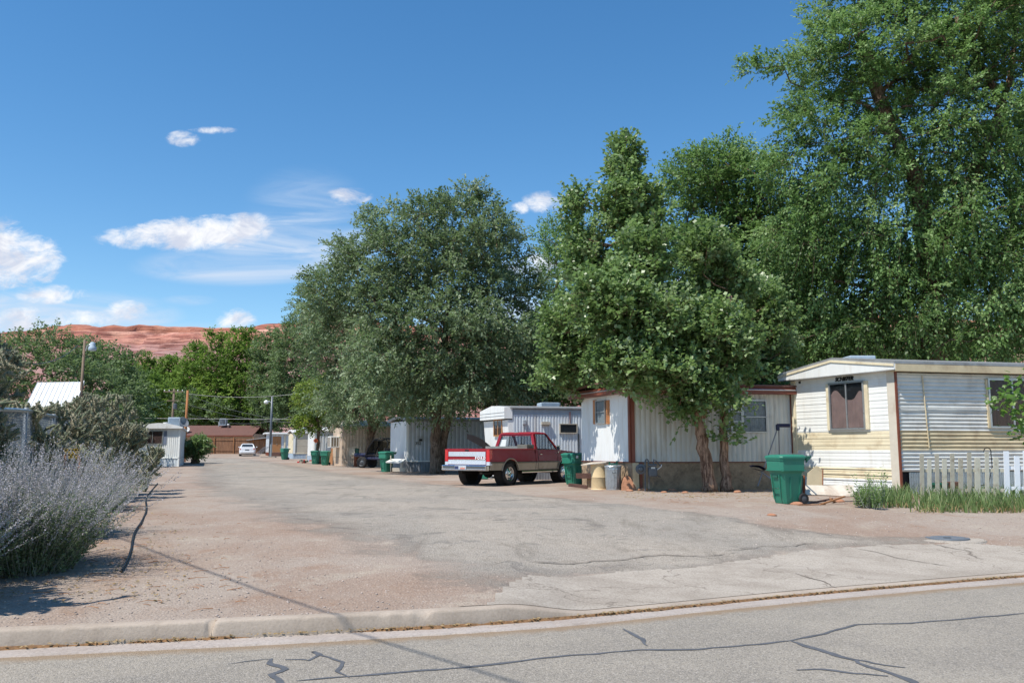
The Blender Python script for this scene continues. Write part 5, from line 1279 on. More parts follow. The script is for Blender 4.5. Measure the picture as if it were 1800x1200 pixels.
# shed roof leaning against the fence at right
mb = MB(); pa = aty(432, 774, 108); pb = aty(470, 769, 106)
root2 = thing('lean_to', 'thin pale lean-to roof on posts beside the farthest mobile home', 'lean-to', (pb[0], pb[1], float(gz(pb[0], pb[1]))))
oo = root2.location.copy()
mb.prism([V(pa) - oo, V(pb) - oo, V(pb) - oo + V((0, 0, .08)), V(pa) - oo + V((0, 0, .08))], (0, 2.2, .1)); mb.build('roof', M_roofg, root2)
for p in (pa, pb):
    for dy in (.1, 2.0):
        mb = MB(); zz = float(gz(p[0], p[1])); mb.beam(V((p[0], p[1] + dy, zz)) - oo, V((p[0], p[1] + dy, p[2])) - oo, .08); mb.build('post', M_wood, root2)

# --- wooden fence
fx0, fx1, fy = GY(338, 108).x, GY(478, 108).x, 108.0
bz = float(gz(0, fy)); root = thing('wooden_fence', 'tall brown plank fence at the end of the lane', 'fence', (fx0, fy, bz)); o = root.location.copy()
mb = MB(); x = fx0; random.seed(3)
while x < fx1:
    wd = random.uniform(.13, .17); h = 1.95 + random.uniform(-.05, .05); mb.box(V((x + wd / 2, fy + random.uniform(-.01, .01), bz + h / 2)) - o, (wd - .015, .02, h)); x += wd
mb.build('planks', M_fencew, root)
mb = MB()
for z_ in (.4, 1.7): mb.box(V(((fx0 + fx1) / 2, fy - .04, bz + z_)) - o, (fx1 - fx0, .04, .09))
mb.build('rail', M_fencew, root)
x = fx0 + .5
while x < fx1:
    mb = MB(); mb.box(V((x, fy - .08, bz + 1.02)) - o, (.11, .11, 2.1)); mb.build('post', M_wood, root); x += 2.45

# --- metal-roofed building at left
root = thing('shed', 'building with bright white metal roof behind the cactus', 'shed', GY(95, 46)); o = root.location.copy()
A = V(aty(66, 672, 48)); B = V(aty(146, 671, 48)); Cc = V(aty(126, 724, 45)); D = V(aty(40, 724, 45))
mb = MB(); n_ = 10; 
def rf_(a, b):
    t, bt = D.lerp(Cc, a), A.lerp(B, a); p = t.lerp(bt, b); k = (a * n_) % 1
    return p + V((0, 0, .05 if k < .12 or k > .88 else 0)) - o
mb.grid(rf_, n_ * 8, 1); mb.prism([D - o - V((0, 0, .06)), Cc - o - V((0, 0, .06)), B - o - V((0, 0, .06)), A - o - V((0, 0, .06))], (0, 0, .04)); mb.build('roof', M_roofw, root, fix=False)
A2, B2 = A + V((0, 3, 0)) - V((0, 0, 1.6)), B + V((-1.6, 3, 0)) - V((0, 0, 1.6))
mb = MB(); mb.prism([A - o, B - o, B2 - o, A2 - o], (0, 0, -.05)); mb.build('roof', M_roofg, root)
mb = MB(); zf = float(gz(A.x, A.y))
ins = [D.lerp(Cc, .04), D.lerp(Cc, .96), B2 - V((.3, .2, 0)), A2 + V((.3, -.2, 0))]
mb.prism([V((p.x, p.y + (.3 if i < 2 else 0), zf)) - o for i, p in enumerate(ins)], (0, 0, 2.9)); mb.build('wall', M_beige, root)
mb = MB(); mb.beam(Cc - o, B - o, .14, .16); mb.build('barge_board', M_white, root)
# ------------------------------------------------------------------ vehicles
def car_paint(name, c, rough=.25, dirt=None, amt=.3, coat=.6):
    return mat(name, c, rough, var=.05, vscale=2, dirt=dirt, dirt_amt=amt, dscale=1.3, coat=coat)
M_red = car_paint('red_paint', (0.27, 0.006, 0.014), .42, srgb(110, 40, 40), .06, coat=.08)
M_redl = mat('red_lens', (0.55, 0.01, 0.02), .2, coat=.5)
M_tan = car_paint('tan_paint', srgb(168, 156, 138), .35, srgb(110, 96, 82), .4)
M_silver = mat('silver_panel', srgb(200, 206, 214), .3, .3, var=.05)
M_chrome = mat('chrome', srgb(215, 218, 222), .12, 1.0, var=.04, dirt=srgb(120, 110, 104), dirt_amt=.25)
M_tyre = mat('tyre_rubber', srgb(38, 37, 38), .85, var=.15, bump=.004, bscale=40, dirt=srgb(96, 84, 74), dirt_amt=.25)
M_under = mat('underbody', srgb(44, 38, 34), .9, var=.3)
M_box = mat('aluminium_toolbox', srgb(150, 150, 144), .45, .5, var=.1)
def wheel(root, c, r, w, axis_R, rim_m, name='wheel', spokes=0):
    """c centre, axis along local Y of axis_R"""
    wb = MB(); wb.smooth = False
    mb = MB(); prof = [(r * .62, -w * .42), (r * .80, -w * .5), (r * .95, -w * .46), (r, -w * .34), (r * 1.005, 0), (r, w * .34), (r * .95, w * .46), (r * .80, w * .5), (r * .62, w * .42)]
    mb.smooth = True; mb.lathe(prof, c, 36, axis='Y', R=axis_R, cap=False)
    t_ = mb.build(name, M_tyre, root)
    mb = MB()
    mb.lathe([(r * .63, -w * .38), (r * .63, w * .40), (r * .60, w * .44), (r * .56, w * .40), (r * .52, w * .2), (r * .42, w * .22), (r * .3, w * .32), (r * .2, w * .34), (r * .18, w * .42), (.001, w * .44)], c, 28, axis='Y', R=axis_R, cap=False)
    rm = mb.build('rim', rim_m, t_)
    mb = MB()
    for k in range(8):
        a = 2 * PI * k / 8; mb.lathe([(.001, w * .215), (r * .055, w * .215), (r * .055, w * .235), (.001, w * .235)], V(c) + axis_R @ V((r * .47 * math.cos(a), 0, r * .47 * math.sin(a))), 10, axis='Y', R=axis_R)
    mb.build('rim_hole', M_under, rm)
    mb = MB(); mb.lathe([(.001, -w * .3), (r * .64, -w * .3), (r * .64, -w * .24), (.001, -w * .24)], c, 20, axis='Y', R=axis_R); mb.build('brake_drum', M_under, rm)
    return t_

def pickup():
    th = math.radians(36.5)      # heading measured from straight away towards the right
    hd = V((math.sin(th), math.cos(th), 0)); lf = V((-math.cos(th), math.sin(th), 0))
    rw = G(893, 852.6)
    # local frame: x forward from the tailgate, y left, z up ; rear right wheel sits at x=1.12, y=-0.80
    org = rw - hd * 1.12 + lf * .86
    rz = math.atan2(hd.y, hd.x)
    root = thing('pickup_truck', 'red and tan long-bed pickup truck seen from behind, parked before the silver home', 'pickup truck', (org.x, org.y, rw.z), rz)
    HW = .98
    def arch(cx, r=.48, zc=.42, zb=.5):
        a0 = math.asin((zb - zc) / r); return [(cx + r * math.cos(t), zc + r * math.sin(t)) for t in np.linspace(PI - a0, a0, 13)]
    def side(profile, y, m, name, yt=None, parent=root, th_=.03):
        """side skin from an x-z outline; y leans in with height"""
        for s in (-1, 1):
            bm = bmesh.new(); vs = [bm.verts.new((x, 0, z)) for x, z in profile]; f = bm.faces.new(vs)
            bmesh.ops.triangulate(bm, faces=[f])
            for v in bm.verts:
                z = v.co.z; yy = y - .05 * max(0, z - .95) / .3 - .03 * max(0, .8 - z) / .3; v.co.y = s * yy
            r_ = bmesh.ops.extrude_face_region(bm, geom=bm.faces[:])
            for v in [g for g in r_['geom'] if isinstance(g, bmesh.types.BMVert)]: v.co.y -= s * th_
            mb = MB(); mb.bm(bm); mb.build(name, m, parent)
    ZB, ZM, ZT, ZH = .50, .80, 1.22, 1.10
    ra, fa = arch(1.12), arch(4.50)
    up_r = [p for p in ra if p[1] >= ZM - .001]
    # bed: upper red, lower tan
    bed_up = [(0.0, ZM), (1.12 - .29, ZM)] + [p for p in ra if p[1] > ZM] + [(1.12 + .29, ZM), (2.62, ZM), (2.62, ZT), (0.0, ZT)]
    side(bed_up, HW, M_red, 'bed_side')
    lowr1 = [(0.02, ZB + .02), (1.12 - .47, ZB + .02)] + [p for p in ra if p[1] <= ZM and p[0] < 1.12] + [(1.12 - .29, ZM - .012), (0.02, ZM - .012)]
    lowr2 = [(1.12 + .29, ZM - .012)] + [p for p in ra if p[1] <= ZM and p[0] > 1.12] + [(1.12 + .47, ZB), (2.62, ZB), (2.62, ZM - .012)]
    side(lowr1, HW, M_tan, 'rocker_panel'); side(lowr2, HW, M_tan, 'rocker_panel')
    # cab + front
    side([(2.65, ZM), (4.50 - .29, ZM)] + [p for p in fa if p[1] > ZM] + [(4.50 + .29, ZM), (5.25, ZM), (5.27, ZH), (4.0, ZT), (2.65, ZT)], HW, M_red, 'cab_side')
    side([(2.65, ZB), (4.50 - .47, ZB)] + [p for p in fa if p[1] <= ZM and p[0] < 4.5] + [(4.50 - .29, ZM - .012), (2.65, ZM - .012)], HW, M_tan, 'rocker_panel')
    side([(4.50 + .29, ZM - .012)] + [p for p in fa if p[1] <= ZM and p[0] > 4.5] + [(5.0, ZB), (5.24, ZB + .05), (5.25, ZM - .012)], HW, M_tan, 'rocker_panel')
    # black/tan moulding lines along the split
    for s in (-1, 1):
        for x0, x1 in ((.02, .82), (1.42, 2.62), (2.65, 4.2)):
            mb = MB(); mb.box(((x0 + x1) / 2, s * (HW + .008), ZM - .03), (x1 - x0, .016, .045)); mb.build('side_moulding', M_blackp, root)
            mb = MB(); mb.box(((x0 + x1) / 2, s * (HW + .017), ZM - .03), (x1 - x0, .006, .012)); mb.build('side_moulding', M_tan, root)
        for arc, cx in ((ra, 1.12), (fa, 4.5)):
            mb = MB(); mb.tube([(cx + (x - cx) * 1.01, s * (HW + .004), z) for x, z in arch(cx, .485, .42, .5)], .02, 6); mb.build('arch_trim', M_tan, root)
        mb = MB(); mb.tube([(1.75, s * (HW - .02), .44), (3.95, s * (HW - .02), .44)], .045, 8); mb.build('step_bar', M_chrome, root)
    # inner bed, floor, underbody
    mb = MB(); mb.box((1.33, 0, .72), (2.55, 1.8, .05)); mb.box((2.6, 0, .95), (.04, 1.9, .5)); mb.box((1.3, .86, .95), (2.5, .05, .45)); mb.box((1.3, -.86, .95), (2.5, .05, .45)); mb.build('bed_liner', M_under, root)
    mb = MB()
    for s in (-1, 1): mb.bbox((1.32, s * .9, ZT - .005), (2.6, .14, .045), .015)
    mb.bbox((2.6, 0, ZT - .005), (.06, 1.8, .045), .015); mb.build('bed_rail', M_red, root)
    mb = MB()
    for s in (-1, 1): mb.box((2.6, s * .42, .46), (4.9, .09, .16))
    mb.box((4.6, 0, .62), (1.2, 1.35, .45)); mb.box((3.3, 0, .5), (1.3, 1.6, .12)); mb.tube([(1.12, -.8, .40), (1.12, .8, .40)], .06, 8); mb.lathe([(.02, -.14), (.15, -.08), (.17, 0), (.15, .08), (.02, .14)], (1.12, 0, .4), 12, axis='X'); mb.tube([(4.5, -.8, .40), (4.5, .8, .40)], .06, 8)
    mb.box((1.9, .1, .42), (.9, .5, .2)); mb.tube([(.1, -.5, .42), (2.4, -.5, .38)], .045, 8); mb.build('chassis', M_under, root)
    for cx in (1.12, 4.5):
        for s in (-1, 1): mb = MB(); mb.lathe([(.5, s * .62), (.5, s * .93)], (cx, 0, .44), 20, axis='Y', cap=False); mb.build('wheel_well', M_under, root)
    I3 = Matrix.Identity(3); Rr = Matrix.Rotation(PI, 3, 'Z')
    for cx in (1.12, 4.5):
        wheel(root, (cx, .83, .385), .385, .25, I3, M_chrome); wheel(root, (cx, -.83, .385), .385, .25, Rr, M_chrome)
    # tailgate
    mb = MB(); mb.bbox((-.005, 0, .965), (.07, 1.66, .53), .015)
    tg = mb.build('tailgate', M_red, root)
    mb = MB(); mb.box((-.045, 0, 1.055), (.015, 1.6, .155)); mb.build('tailgate_panel', M_silver, tg)
    mb = MB(); mb.box((-.045, 0, .79), (.014, 1.62, .15)); mb.build('tailgate_panel', M_silver, tg)
    mb = MB(); mb.box((-.052, -.1, .87), (.014, 1.4, .012)); mb.build('chrome_strip', M_chrome, tg)
    mb = MB(); mb.bbox((-.045, 0, 1.18), (.02, .17, .045), .008); mb.build('handle', M_blackp, tg)
    Rt = Matrix((V((0, -1, 0)), V((0, 0, 1)), V((-1, 0, 0)))).transposed()
    text('lettering', 'F O R D', .125, mat('white_lettering', srgb(225, 225, 225), .4), tg, (-.043, -.58, .925), Rt, .008, bold=.008)
    for s in (-1, 1):
        mb = MB(); mb.bbox((.035, s * .9, 1.0), (.16, .14, .40), .015)
        mb.build('tail_light', M_redl, root)
        mb = MB(); mb.bbox((.035, s * .9, .74), (.15, .15, .13), .015); mb.build('reverse_light', M_silver, root)
        mb = MB(); mb.box((.035, s * .9, 1.21), (.16, .16, .03)); mb.build('corner_cap', M_red, root)
    # bumper with plate
    mb = MB(); mb.bbox((-.13, 0, .60), (.18, 1.94, .19), .03); mb.bbox((-.19, 0, .545), (.12, 1.9, .03), .01); bmp = mb.build('bumper', M_chrome, root)
    mb = MB(); mb.box((-.225, 0, .62), (.006, 1.8, .09)); mb.build('bumper_pad', M_pipe, bmp)
    mb = MB(); mb.bbox((-.235, .12, .6), (.012, .5, .16), .004); pl = mb.build('license_plate', M_silver, bmp)
    mb = MB(); mb.box((-.243, .28, .6), (.004, .16, .12)); mb.build('plate_patch', mat('navy_decal', srgb(50, 60, 96), .5), pl)
    mb = MB(); mb.box((-.243, 0.02, .585), (.004, .2, .05)); mb.build('plate_patch', mat('orange_decal', srgb(214, 140, 116), .5), pl)
    # cab greenhouse
    def ring(x0, z, hy, x1): return [(x0, -hy, z), (x1, -hy, z), (x1, hy, z), (x0, hy, z)]
    belt = ZT - .01; roofz = 1.83
    mb = MB(); cabm = root
    posts = {'rb': (2.66, .93), 'rt': (2.76, .74), 'fb': (4.1, .93), 'ft': (3.58, .74)}
    xb, yb = posts['rb']; xt, yt = posts['rt']; xf, yf = posts['fb']; xft, yft = posts['ft']; zr0 = roofz - .07
    cab = MB(); cab.smooth = False
    for s in (-1, 1):
        cab.prism([(xb, s * yb, belt), (xb + .1, s * (yb), belt), (xt + .12, s * (yt + .02), zr0), (xt - .01, s * (yt + .02), zr0)], (0, -s * .07, 0))
        cab.prism([(xf - .06, s * yf, belt), (xf + .05, s * yf, belt), (xft + .04, s * (yft + .02), zr0), (xft - .06, s * (yft + .02), zr0)], (0, -s * .05, 0))
        cab.prism([(xb, s * yb, belt), (xb, s * (yb - .13), belt), (xt, s * (yt - .1), zr0), (xt, s * (yt + .02), zr0)], (.05, 0, 0))
    cab.prism([(xt - .02, -yt, zr0 - .06), (xt - .02, yt, zr0 - .06), (xt + .0, yt, zr0 + .01), (xt + .0, -yt, zr0 + .01)], (.05, 0, 0))
    cab.prism([(xb - .01, -yb, belt - .1), (xb - .01, yb, belt - .1), (xb + .02, yb - .02, belt + .08), (xb + .02, -yb + .02, belt + .08)], (.05, 0, 0))
    cab.build('cab_frame', M_red, root)
    mb = MB(); rings = []
    for z, g_ in ((zr0, 0.03), (zr0 + .035, .015), (roofz - .01, -.04), (roofz + .005, -.16)):
        r_ = []
        x0, x1, hy = xt - .01 - g_, xft + .05 + g_, yt + .01 + g_
        for (ax, ay) in ((x0 + .1, -hy), (x1 - .1, -hy), (x1, -hy + .1), (x1, hy - .1), (x1 - .1, hy), (x0 + .1, hy), (x0, hy - .1), (x0, -hy + .1)): r_.append((ax, ay, z))
        rings.append(r_)
    mb.loft(rings); mb.build('cab_roof', M_red, root, smooth_angle=40)
    mb = MB(); mb.bbox((xt + .02, 0, roofz - .0), (.06, .2, .03), .01); mb.build('brake_light', M_chrome, root)
    mb = MB(); mb.prism([(xb + .03, -yb + .13, belt + .07), (xb + .03, yb - .13, belt + .07), (xt + .01, yt - .1, zr0 - .05), (xt + .01, -yt + .1, zr0 - .05)], (.012, 0, 0)); rwin = mb.build('rear_window', M_glass, root)
    mb = MB()
    for yy in (-.28, .28): mb.beam((xb + .015, yy, belt + .07), (xt - .005, yy * .95, zr0 - .05), .025, .02)
    mb.beam((xb + .02, -yb + .13, belt + .075), (xb + .02, yb - .13, belt + .075), .03); mb.beam((xt, -yt + .1, zr0 - .05), (xt, yt - .1, zr0 - .05), .025)
    mb.build('window_seal', M_blackp, rwin)
    mb = MB(); mb.prism([(xb + .01, .42, belt + .09), (xb + .01, .68, belt + .09), (xt + .0 - .02, .62, belt + .36), (xt - .02, .42, belt + .36)], (.004, 0, 0)); mb.build('window_sticker', M_curtw, rwin)
    mb = MB(); mb.prism([(xf, -yf + .05, belt + .02), (xf, yf - .05, belt + .02), (xft + .03, yft - .04, zr0), (xft + .03, -yft + .04, zr0)], (.012, 0, 0)); mb.build('windshield', M_glass, root)
    for s in (-1, 1):
        mb = MB(); mb.prism([(xb + .11, s * (yb - .02), belt + .01), (xf - .07, s * (yf - .02), belt + .01), (xft - .06, s * (yft - .0), zr0), (xt + .13, s * (yt - .0), zr0)], (0, -s * .01, 0)); mb.build('side_window', M_glass, root)
        mb = MB(); mb.beam((3.72, s * (yf - .005), belt), (3.56, s * (yft + .03), zr0), .02); mb.tube([(xb + .1, s * yb, belt + .005), (xf - .06, s * yf, belt + .005)], .012, 6); mb.build('window_frame', M_blackp, root)
        # door seams, handle, mirror
        mb = MB()
        for x in (2.78, 4.02): mb.box((x, s * (HW + .001), .86), (.012, .006, .7))
        mb.box((3.4, s * (HW + .001), .515), (1.24, .006, .012)); dr = mb.build('door_seam', M_blackp, root)
        mb = MB(); mb.bbox((2.93, s * (HW - .01), 1.04), (.14, .05, .04), .012); mb.build('door_handle', M_chrome, root)
        mb = MB(); mb.tube([(3.78, s * HW * .97, 1.05), (3.8, s * (HW + .17), 1.09), (3.8, s * (HW + .17), 1.33)], .012, 6); mb.tube([(3.8, s * HW * .93, 1.26), (3.8, s * (HW + .17), 1.32)], .01, 6); mb.bbox((3.8, s * (HW + .17), 1.25), (.035, .15, .22), .012); mb.build('mirror', M_chrome, root)
    # hood, front
    mb = MB(); mb.grid(lambda a, b: (4.05 + 1.2 * a, (b * 2 - 1) * .93, ZT - .02 - .12 * a + .04 * (1 - abs(2 * b - 1) ** 3)), 6, 10); mb.box((4.6, 0, .95), (1.15, 1.75, .4)); mb.build('hood', M_red, root)
    mb = MB(); mb.bbox((5.28, 0, .9), (.06, 1.8, .32), .02); mb.build('grille', M_chrome, root)
    mb = MB(); mb.bbox((5.36, 0, .6), (.16, 1.94, .18), .03); mb.build('bumper', M_chrome, root)
    # interior
    mb = MB(); mb.bbox((2.98, 0, 1.08), (.18, 1.5, .5), .05); mb.bbox((3.2, 0, .85), (.5, 1.5, .2), .05); mb.box((3.95, 0, 1.12), (.25, 1.6, .16)); mb.box((3.3, 0, .62), (1.3, 1.7, .1)); mb.build('seat', mat('burgundy_vinyl', srgb(84, 40, 44), .8), root)
    mb = MB(); mb.tube([(3.66 + .0, .38 + .18 * math.cos(t), 1.24 + .18 * math.sin(t)) for t in np.linspace(0, 2 * PI, 20)[:-1]], .015, 6, closed=True); mb.build('steering_wheel', M_blackp, root)
    mb = MB(); mb.bbox((2.35, .0, ZT + .035), (.42, 1.86, .13), .01); tb = mb.build('toolbox', M_box, root)
    mb = MB(); mb.bbox((2.35, -.72, ZT + .06), (.44, .42, .2), .01); mb.build('toolbox_end', mat('worn_aluminium', srgb(126, 122, 112), .55, .3, var=.15), tb)
    return root
pickup()

def sedan():
    b = G(434, 801.5); d = V((-.28, 1, 0)).normalized(); rz = math.atan2(d.y, d.x)
    root = thing('sedan_car', 'small white sedan seen from the rear at the end of the lane', 'car', b, rz)
    Mw = car_paint('white_car_paint', srgb(225, 226, 228), .3)
    rings = []
    for x, hw, zl, zs, zt in ((0, .62, .45, .62, .80), (.04, .80, .28, .70, .93), (.2, .86, .22, .78, .98), (.7, .87, .2, .8, 1.0), (1.6, .88, .18, .8, .98), (3.0, .88, .18, .78, .96), (3.9, .86, .2, .70, .86), (4.35, .76, .26, .6, .70), (4.45, .6, .35, .55, .62)):
        rings.append([(x, -hw * .9, zl), (x, -hw, zl + .12), (x, -hw, zs), (x, -hw * .92, zt), (x, 0, zt + .015), (x, hw * .92, zt), (x, hw, zs), (x, hw, zl + .12), (x, hw * .9, zl)])
    mb = MB(); mb.loft(rings); mb.build('body', Mw, root, smooth_angle=35)
    mb = MB(); rr = []
    for t, (x0, x1, hw, z) in enumerate(((.45, 3.45, .80, .97), (.75, 3.05, .70, 1.2), (1.0, 2.6, .60, 1.36), (1.25, 2.35, .52, 1.42))):
        rr.append([(x0, -hw, z), (x1, -hw, z), (x1, hw, z), (x0, hw, z)])
    mb.loft(rr); mb.build('roof', Mw, root, smooth_angle=30)
    mb = MB(); mb.prism([(.54, -.64, 1.02), (.54, .64, 1.02), (.9, .54, 1.32), (.9, -.54, 1.32)], (-.03, 0, .02)); mb.build('rear_window', M_glassd, root)
    for s in (-1, 1):
        mb = MB(); mb.prism([(.9, s * .80, 1.02), (3.1, s * .80, 1.02), (2.5, s * .635, 1.33), (1.15, s * .635, 1.33)], (0, s * .012, 0)); mb.build('side_window', M_glassd, root)
        mb = MB(); mb.bbox((.08, s * .68, .78), (.12, .24, .16), .03); mb.build('tail_light', M_redl, root)
        mb = MB(); mb.bbox((2.95, s * .96, 1.02), (.1, .16, .12), .03); mb.build('mirror', Mw, root)
    mb = MB(); mb.bbox((-.02, 0, .46), (.14, 1.5, .2), .05); mb.build('bumper', Mw, root)
    mb = MB(); mb.bbox((-.0, 0, .70), (.02, .45, .12), .01); mb.build('license_plate', M_pipe, root)
    mb = MB(); mb.box((2.2, 0, .24), (4.0, 1.6, .14)); mb.build('underbody', M_under, root)
    for cx in (.85, 3.5):
        for s in (-1, 1): wheel(root, (cx, s * .78, .31), .31, .2, Matrix.Identity(3) if s > 0 else Matrix.Rotation(PI, 3, 'Z'), M_silver)
sedan()

def buggy():
    b = GY(676, 57.5); root = thing('offroad_vehicle', 'blue open off-road vehicle with black roll frame behind the green bin', 'vehicle', b, math.radians(160))
    Mb = car_paint('blue_paint', srgb(18, 25, 66), .4)
    mb = MB(); mb.bbox((1.45, 0, .85), (1.0, 1.2, .26), .08); mb.bbox((.1, 0, .62), (2.4, 1.1, .18), .05); mb.bbox((-.9, 0, .86), (.7, 1.2, .24), .06); mb.build('body', Mb, root)
    mb = MB(); mb.bbox((.05, 0, .8), (.5, 1.0, .14), .05); mb.bbox((-.3, 0, 1.05), (.14, 1.0, .5), .05); mb.build('seat', M_black, root)
    mb = MB()
    for s in (-1, 1):
        mb.tube([(1.05, s * .62, .8), (.85, s * .62, 1.3), (.45, s * .6, 1.82), (.1, s * .58, 1.96), (-.45, s * .58, 1.93), (-.62, s * .6, 1.6), (-.55, s * .62, .8)], .045, 8)
    for x, z in ((.45, 1.82), (-.5, 1.9), (1.0, .95)): mb.tube([(x, -.6, z), (x, .6, z)], .035, 8)
    mb.build('roll_frame', M_blackp, root)
    mb = MB(); mb.prism([(1.03, -.58, .95), (1.03, .58, .95), (.5, .56, 1.78), (.5, -.56, 1.78)], (.012, 0, 0)); mb.build('windshield', glass_mat('hazy_windshield', (.8, .78, .72, 1), .55), root)
    mb = MB(); mb.box((.25, -.6, 1.3), (1.1, .02, .9)); mb.build('side_curtain', glass_mat('hazy_side_curtain', (.75, .72, .66, 1), .5), root)
    for cx in (1.25, -.95):
        for s in (-1, 1): wheel(root, (cx, s * .68, .36), .36, .26, Matrix.Identity(3) if s > 0 else Matrix.Rotation(PI, 3, 'Z'), M_pipe)
    mb = MB(); mb.tube([(.55, .3 + .16 * math.cos(t), 1.08 + .16 * math.sin(t)) for t in np.linspace(0, 2 * PI, 16)[:-1]], .018, 6, closed=True); mb.build('steering_wheel', M_blackp, root)
buggy()

# ------------------------------------------------------------------ wheeled bins
M_bin = mat('green_bin_plastic', srgb(44, 122, 100), .5, var=.07, vscale=2, dirt=srgb(70, 110, 96), dirt_amt=.35, dscale=2)
M_bind = mat('dark_green_plastic', srgb(32, 88, 72), .55, var=.08)
def make_bin():
    root = thing('wheeled_bin', 'x', 'trash cart', (0, 0, 0), 0, 'green wheeled bins standing along the lane')
    def ring(x0, x1, hy, z, c=.05):
        return [(x0 + c, -hy, z), (x1 - c, -hy, z), (x1, -hy + c, z), (x1, hy - c, z), (x1 - c, hy, z), (x0 + c, hy, z), (x0, hy - c, z), (x0, -hy + c, z)]
    mb = MB(); mb.loft([ring(-.22, .20, .21, .02), ring(-.235, .22, .225, .1), ring(-.27, .28, .265, .68), ring(-.275, .285, .27, .70), ring(-.31, .325, .30, .74), ring(-.315, .335, .305, .98), ring(-.33, .35, .32, .985), ring(-.33, .35, .32, 1.02)])
    body = mb.build('body', M_bin, root, smooth_angle=35)
    # moulded front ribs and panel edges
    mb = MB()
    for s in (-1, 1):
        mb.beam((.255, s * .12, .12), (.30, s * .15, .66), .025, .02, up=(1, 0, 0)); mb.beam((-.15, s * .225, .14), (-.19, s * .268, .6), .025, .02, up=(0, 1, 0)); mb.beam((.06, s * .228, .14), (.08, s * .27, .6), .025, .02, up=(0, 1, 0))
        mb.box((.0, s * .31, .76), (.6, .012, .018))
    mb.box((.335, 0, .76), (.014, .58, .018)); mb.build('rib', M_bin, body)
    mb = MB()
    for z in (.62,): mb.box((.292, 0, z), (.03, .18, .05))
    mb.build('grip_slot', M_bind, body); mb = MB(); mb.tube([(.30, -.12, .36), (.315, -.1, .36), (.315, .1, .36), (.30, .12, .36)], .014, 6); mb.build('lift_bar', M_bind, body)
    # lid: domed, overhanging at the back
    mb = MB(); mb.loft([ring(-.34, .36, .33, 1.022), ring(-.345, .365, .335, 1.045), ring(-.34, .355, .325, 1.075), ring(-.31, .25, .26, 1.105), ring(-.2, .1, .15, 1.112)]); mb.build('lid', M_bin, root, smooth_angle=40)
    mb = MB()
    for s in (-1, 1): mb.prism([(-.33, s * .27, .93), (-.33, s * .27, 1.05), (-.46, s * .27, 1.075), (-.46, s * .27, 1.045)], (0, s * .04, 0))
    mb.tube([(-.45, -.3, 1.06), (-.45, .3, 1.06)], .018, 8); mb.build('handle', M_bind, root)
    mb = MB(); mb.prism([(-.26, -.18, .2), (-.33, -.18, .62), (-.27, -.18, .66), (-.22, -.18, .2)], (0, .36, 0)); mb.build('back_panel', M_bind, root)
    mb = MB(); mb.tube([(-.24, -.3, .125), (-.24, .3, .125)], .012, 6); mb.build('axle', M_pipe, root)
    for s in (-1, 1):
        mb = MB(); mb.lathe([(.07, -.028), (.115, -.03), (.125, -.015), (.125, .015), (.115, .03), (.07, .028)], (-.24, s * .275, .125), 20, axis='Y', cap=False); wv = mb.build('wheel', M_tyre, root)
        mb = MB(); mb.lathe([(.001, -.02), (.075, -.02), (.075, .02), (.03, .03), (.001, .032)] if s > 0 else [(.001, .02), (.075, .02), (.075, -.02), (.03, -.03), (.001, -.032)], (-.24, s * .275, .125), 16, axis='Y'); mb.build('rim', M_pipe, wv)
    return root
bin0 = make_bin()
bins = [((1384, 884), math.radians(198), 'nearest green wheeled bin with its lid closed, beside the propped white board', 1.0),
        ((1009, 851), math.radians(225), 'green wheeled bin in front of the pickup, beside the tan barrel', 1.0),
        ((679, 829.5), math.radians(230), 'green wheeled bin with the low white board leaning beside it, near the elm trunk', 1.0),
        ((554, 815.5), math.radians(262), 'green wheeled bin right beside the orange diamond sign', 1.0),
        ((571.5, 817.5), math.radians(262), 'green wheeled bin between the sign bin and the leaning boards', 1.0),
        ((500, 807.5), math.radians(225), 'farthest green wheeled bin, standing alone by the beige panelled home', 1.0)]
for i, (p, rz, lbl, sc) in enumerate(bins):
    c = bin0 if i == 0 else copy_tree(bin0); c['label'] = lbl; c.location = G(*p) + V((0, 0, on_lot(*G(*p)[:2]) - G(*p).z - .01)); c.rotation_euler.z = rz
    c.scale = (1, 1, 1)
fb = [o for o in bpy.data.objects if o.name.startswith('wheeled_bin')][0]
mb = MB(); mb.box((.0, 0, .98), (.74, .70, .05)); 
cc = [o for o in bpy.data.objects if o.get('label', '').startswith('green wheeled bin in front')][0]
for s in (-1, 1):
    mb = MB(); mb.bbox((.2, s * .33, .97), (.08, .06, .1), .02); mb.build('white_clip', M_white, cc)
# ------------------------------------------------------------------ small things by the homes
def at_thing(name, label, cat, px, py, group=None, rz=0):
    p = G(px, py); p.z = on_lot(p.x, p.y) - .005
    return thing(name, label, cat, p, rz, group), p
M_rust = mat('rusty_steel', srgb(136, 78, 54), .9, .2, var=.3, vscale=9, bump=.004)
M_tanb = mat('stained_tan_drum', srgb(206, 182, 140), .6, var=.1, dirt=srgb(166, 104, 56), dirt_amt=.7, dscale=2.2)
M_ply = mat('weathered_white_board', srgb(206, 196, 180), .8, var=.1, dirt=srgb(150, 118, 92), dirt_amt=.5, dscale=3, bump=.004)
M_brplk = mat('dark_brown_plank', srgb(92, 66, 58), .85, var=.25, stretch=(1, 8, 8), dirt=srgb(130, 96, 78), dirt_amt=.4)
M_picket = mat('worn_white_picket', srgb(196, 192, 174), .75, var=.1, vscale=5, dirt=srgb(130, 112, 84), dirt_amt=.55, dscale=5)
M_vinyl = mat('bright_vinyl_picket', srgb(232, 236, 240), .4, var=.03)
M_sandst = mat('red_sandstone', srgb(168, 120, 92), .95, var=.2, vscale=6, bump=.02, bscale=12)
M_concb = mat('old_concrete', srgb(160, 152, 142), .95, var=.15, bump=.006)
